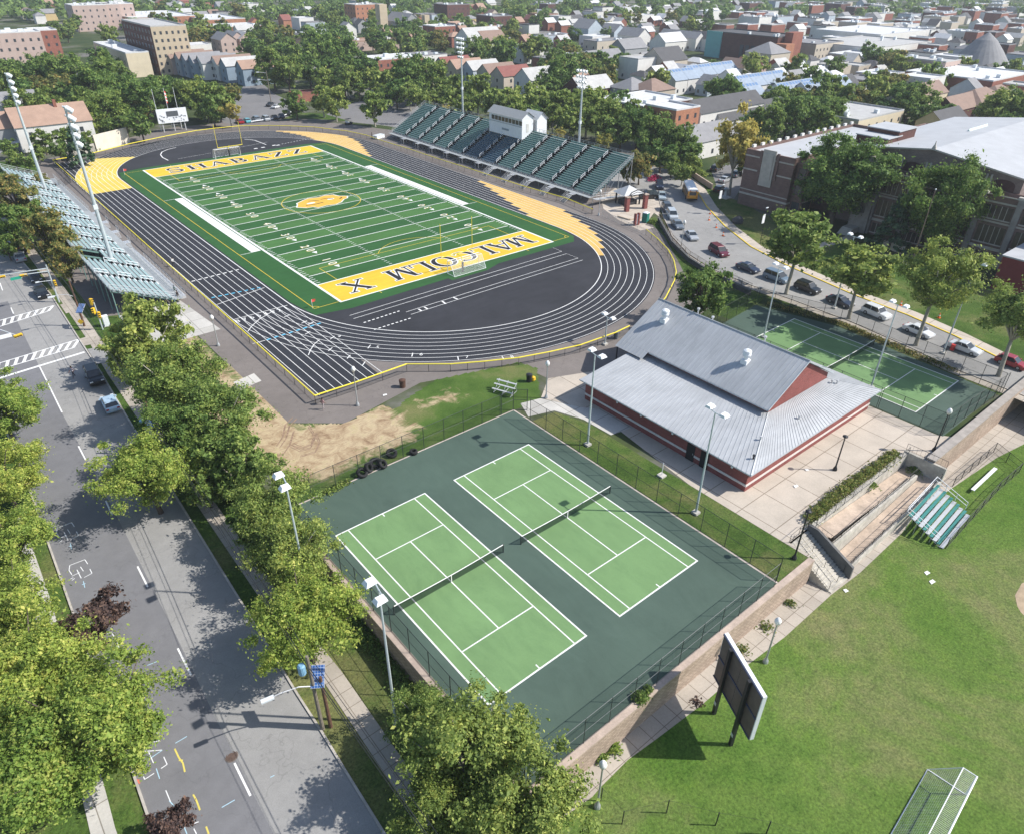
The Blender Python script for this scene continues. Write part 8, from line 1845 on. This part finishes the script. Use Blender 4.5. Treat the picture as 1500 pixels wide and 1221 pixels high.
block(86.41, -152, 118, -116.8, 11, True, 'south_wing')
for u, v, w_, d_, h0, h1 in ((1301, 205, 6, 7, 12, 17.5), (1318, 194, 8, 7, 12, 18.5)):
    x, y = G(u, v, h1); g = MB(); g.box(x, y, h0-4, x+w_, y+d_, h1, 0, 'bt'); pb2 = g.build('roof_bulkhead', wmat('dark brick'), t); g = MB(); g.box(x-.2, y-.2, h1, x+w_+.2, y+d_+.2, h1+.2); g.build('roof', WR, pb2)
block(110.01, -81.4, 140, -74.7, 12.5, True, 'rear_wing')
g = MB()
for i in range(6): g.box(78.2-.32*i, -91, 0, 80.88, -88.6, 1.2-.2*i) if i == 0 else g.box(78.2-.32*i, -91, 0, 78.2-.32*(i-1)-.002, -88.6, 1.2-.2*i)
g.build('entrance_step', M_STONE, t)
sheet('school_path', [(78, -91), (54, -88), (53.2, -90.6), (77.5, -93)], .02, M_CONC)
FOOT.append((60, -215, 145, -58))
t = thing('gymnasium', 'plain dark red brick box building with white roof at the right frame edge', 'building', (70.5, -152, 0)); g = MB(); g.box(0, 0, 0, 11, 30, 6, 0, 'bt'); g.build('wall', mat('wall_dark_red', (.20, .04, .04), .85, .12, .6), t); g = MB(); g.box(-.15, -.15, 6, 11.15, 30.15, 6.25); g.build('roof', WR, t)
for yy in (6, 14, 22): g = MB(); g.box(-.06, yy, 3.4, -.004, yy+3, 4.6); g.build('window', M_WIN, t)

# ---- trees of the town
def town_trees(n, u0, u1, v0, v1, zone, kinds=('maple', 'linden', 'plane', 'maple', 'autumn'), r0=3.5, r1=5.5):
    k = tries = 0
    while k < n and tries < n*30:
        tries += 1; u, v = TR.uniform(u0, u1), TR.uniform(v0, v1); x, y = G(u, v, 5); R = TR.uniform(r0, r1)
        if blocked(x-R*.5, y-R*.5, x+R*.5, y+R*.5): continue
        tree(TR.choice(kinds), 0, 0, 0, zone, world_=(x, y), R=R); k += 1
town_trees(16, 0, 240, 8, 60, 'near the cream and brick blocks', r0=4, r1=6.5); town_trees(40, 240, 560, 4, 70, 'in the leafy upper left town', r0=4, r1=7); town_trees(60, 530, 800, 6, 84, 'in the upper middle town', r0=4, r1=6.5)
town_trees(64, 790, 1060, 8, 130, 'in the town right of middle', r0=3.5, r1=6); town_trees(36, 1040, 1320, 66, 165, 'round the solar terraces', r0=4, r1=6.5); town_trees(18, 1300, 1500, 100, 185, 'above the white school roof', r0=4, r1=6.5)
# countless far trees that read as one mass
r = np.random.default_rng(12); VV = []; 
def far_clump(x, y, R):
    n = 46; d = r.normal(size=(n, 3)); d /= np.linalg.norm(d, axis=1)[:, None]; d[:, 2] = abs(d[:, 2])*.9+.15
    P_ = np.array([x, y, R*.6])+d*R*(r.uniform(.7, 1.05, n)[:, None]); nr = d+r.normal(size=(n, 3))*.4; nr /= np.linalg.norm(nr, axis=1)[:, None]
    u = np.cross(nr, r.normal(size=(n, 3))); u /= np.linalg.norm(u, axis=1)[:, None]; w_ = np.cross(nr, u); s = R*r.uniform(.22, .42, n)[:, None]
    VV.append(np.stack([P_+u*s, P_+w_*s*.7, P_-u*s, P_-w_*s*.7], 1).reshape(-1, 3))
k = 0
for (n, u0, u1, v0, v1) in ((380, -20, 620, -6, 26), (300, 560, 1060, -6, 22), (190, 1040, 1520, -8, 22), (60, 250, 760, 20, 60)):
    for _ in range(n):
        u, v = r.uniform(u0, u1), r.uniform(v0, v1)
        if v < -60: continue
        x, y = G(u, max(v, -28), 4)
        if not blocked(x-3, y-3, x+3, y+3): far_clump(x, y, r.uniform(3.5, 6.5))
V = np.concatenate(VV); me = bpy.data.meshes.new('distant_trees'); n = len(V)//4
me.vertices.add(len(V)); me.vertices.foreach_set('co', V.astype(np.float32).ravel()); me.loops.add(len(V)); me.loops.foreach_set('vertex_index', np.arange(len(V), dtype=np.int32)); me.polygons.add(n); me.polygons.foreach_set('loop_start', np.arange(0, len(V), 4, dtype=np.int32)); me.materials.append(LEAF['maple']); me.update(calc_edges=True)
o = bpy.data.objects.new('distant_trees', me); COL.objects.link(o); tag(o, 'green mass of distant trees along the skyline of the town', 'trees', None, 'stuff')
lbl_trees(); lbl_buildings()

# ================================================================== haze
HAZE = 0.00017
m, nt, out = nodes('air'); pv = N(nt, 'ShaderNodeVolumePrincipled'); pv.inputs['Color'].default_value = (.86, .92, 1.0, 1); pv.inputs['Density'].default_value = HAZE; pv.inputs['Anisotropy'].default_value = .1
nt.links.new(pv.outputs[0], out.inputs['Volume']); m.cycles.homogeneous_volume = True
g = MB(); g.box(-2700, -700, -7, 2700, 3300, 53); o = g.build('haze', m); o['kind'] = 'stuff'; o['label'] = 'pale blue haze over the town'
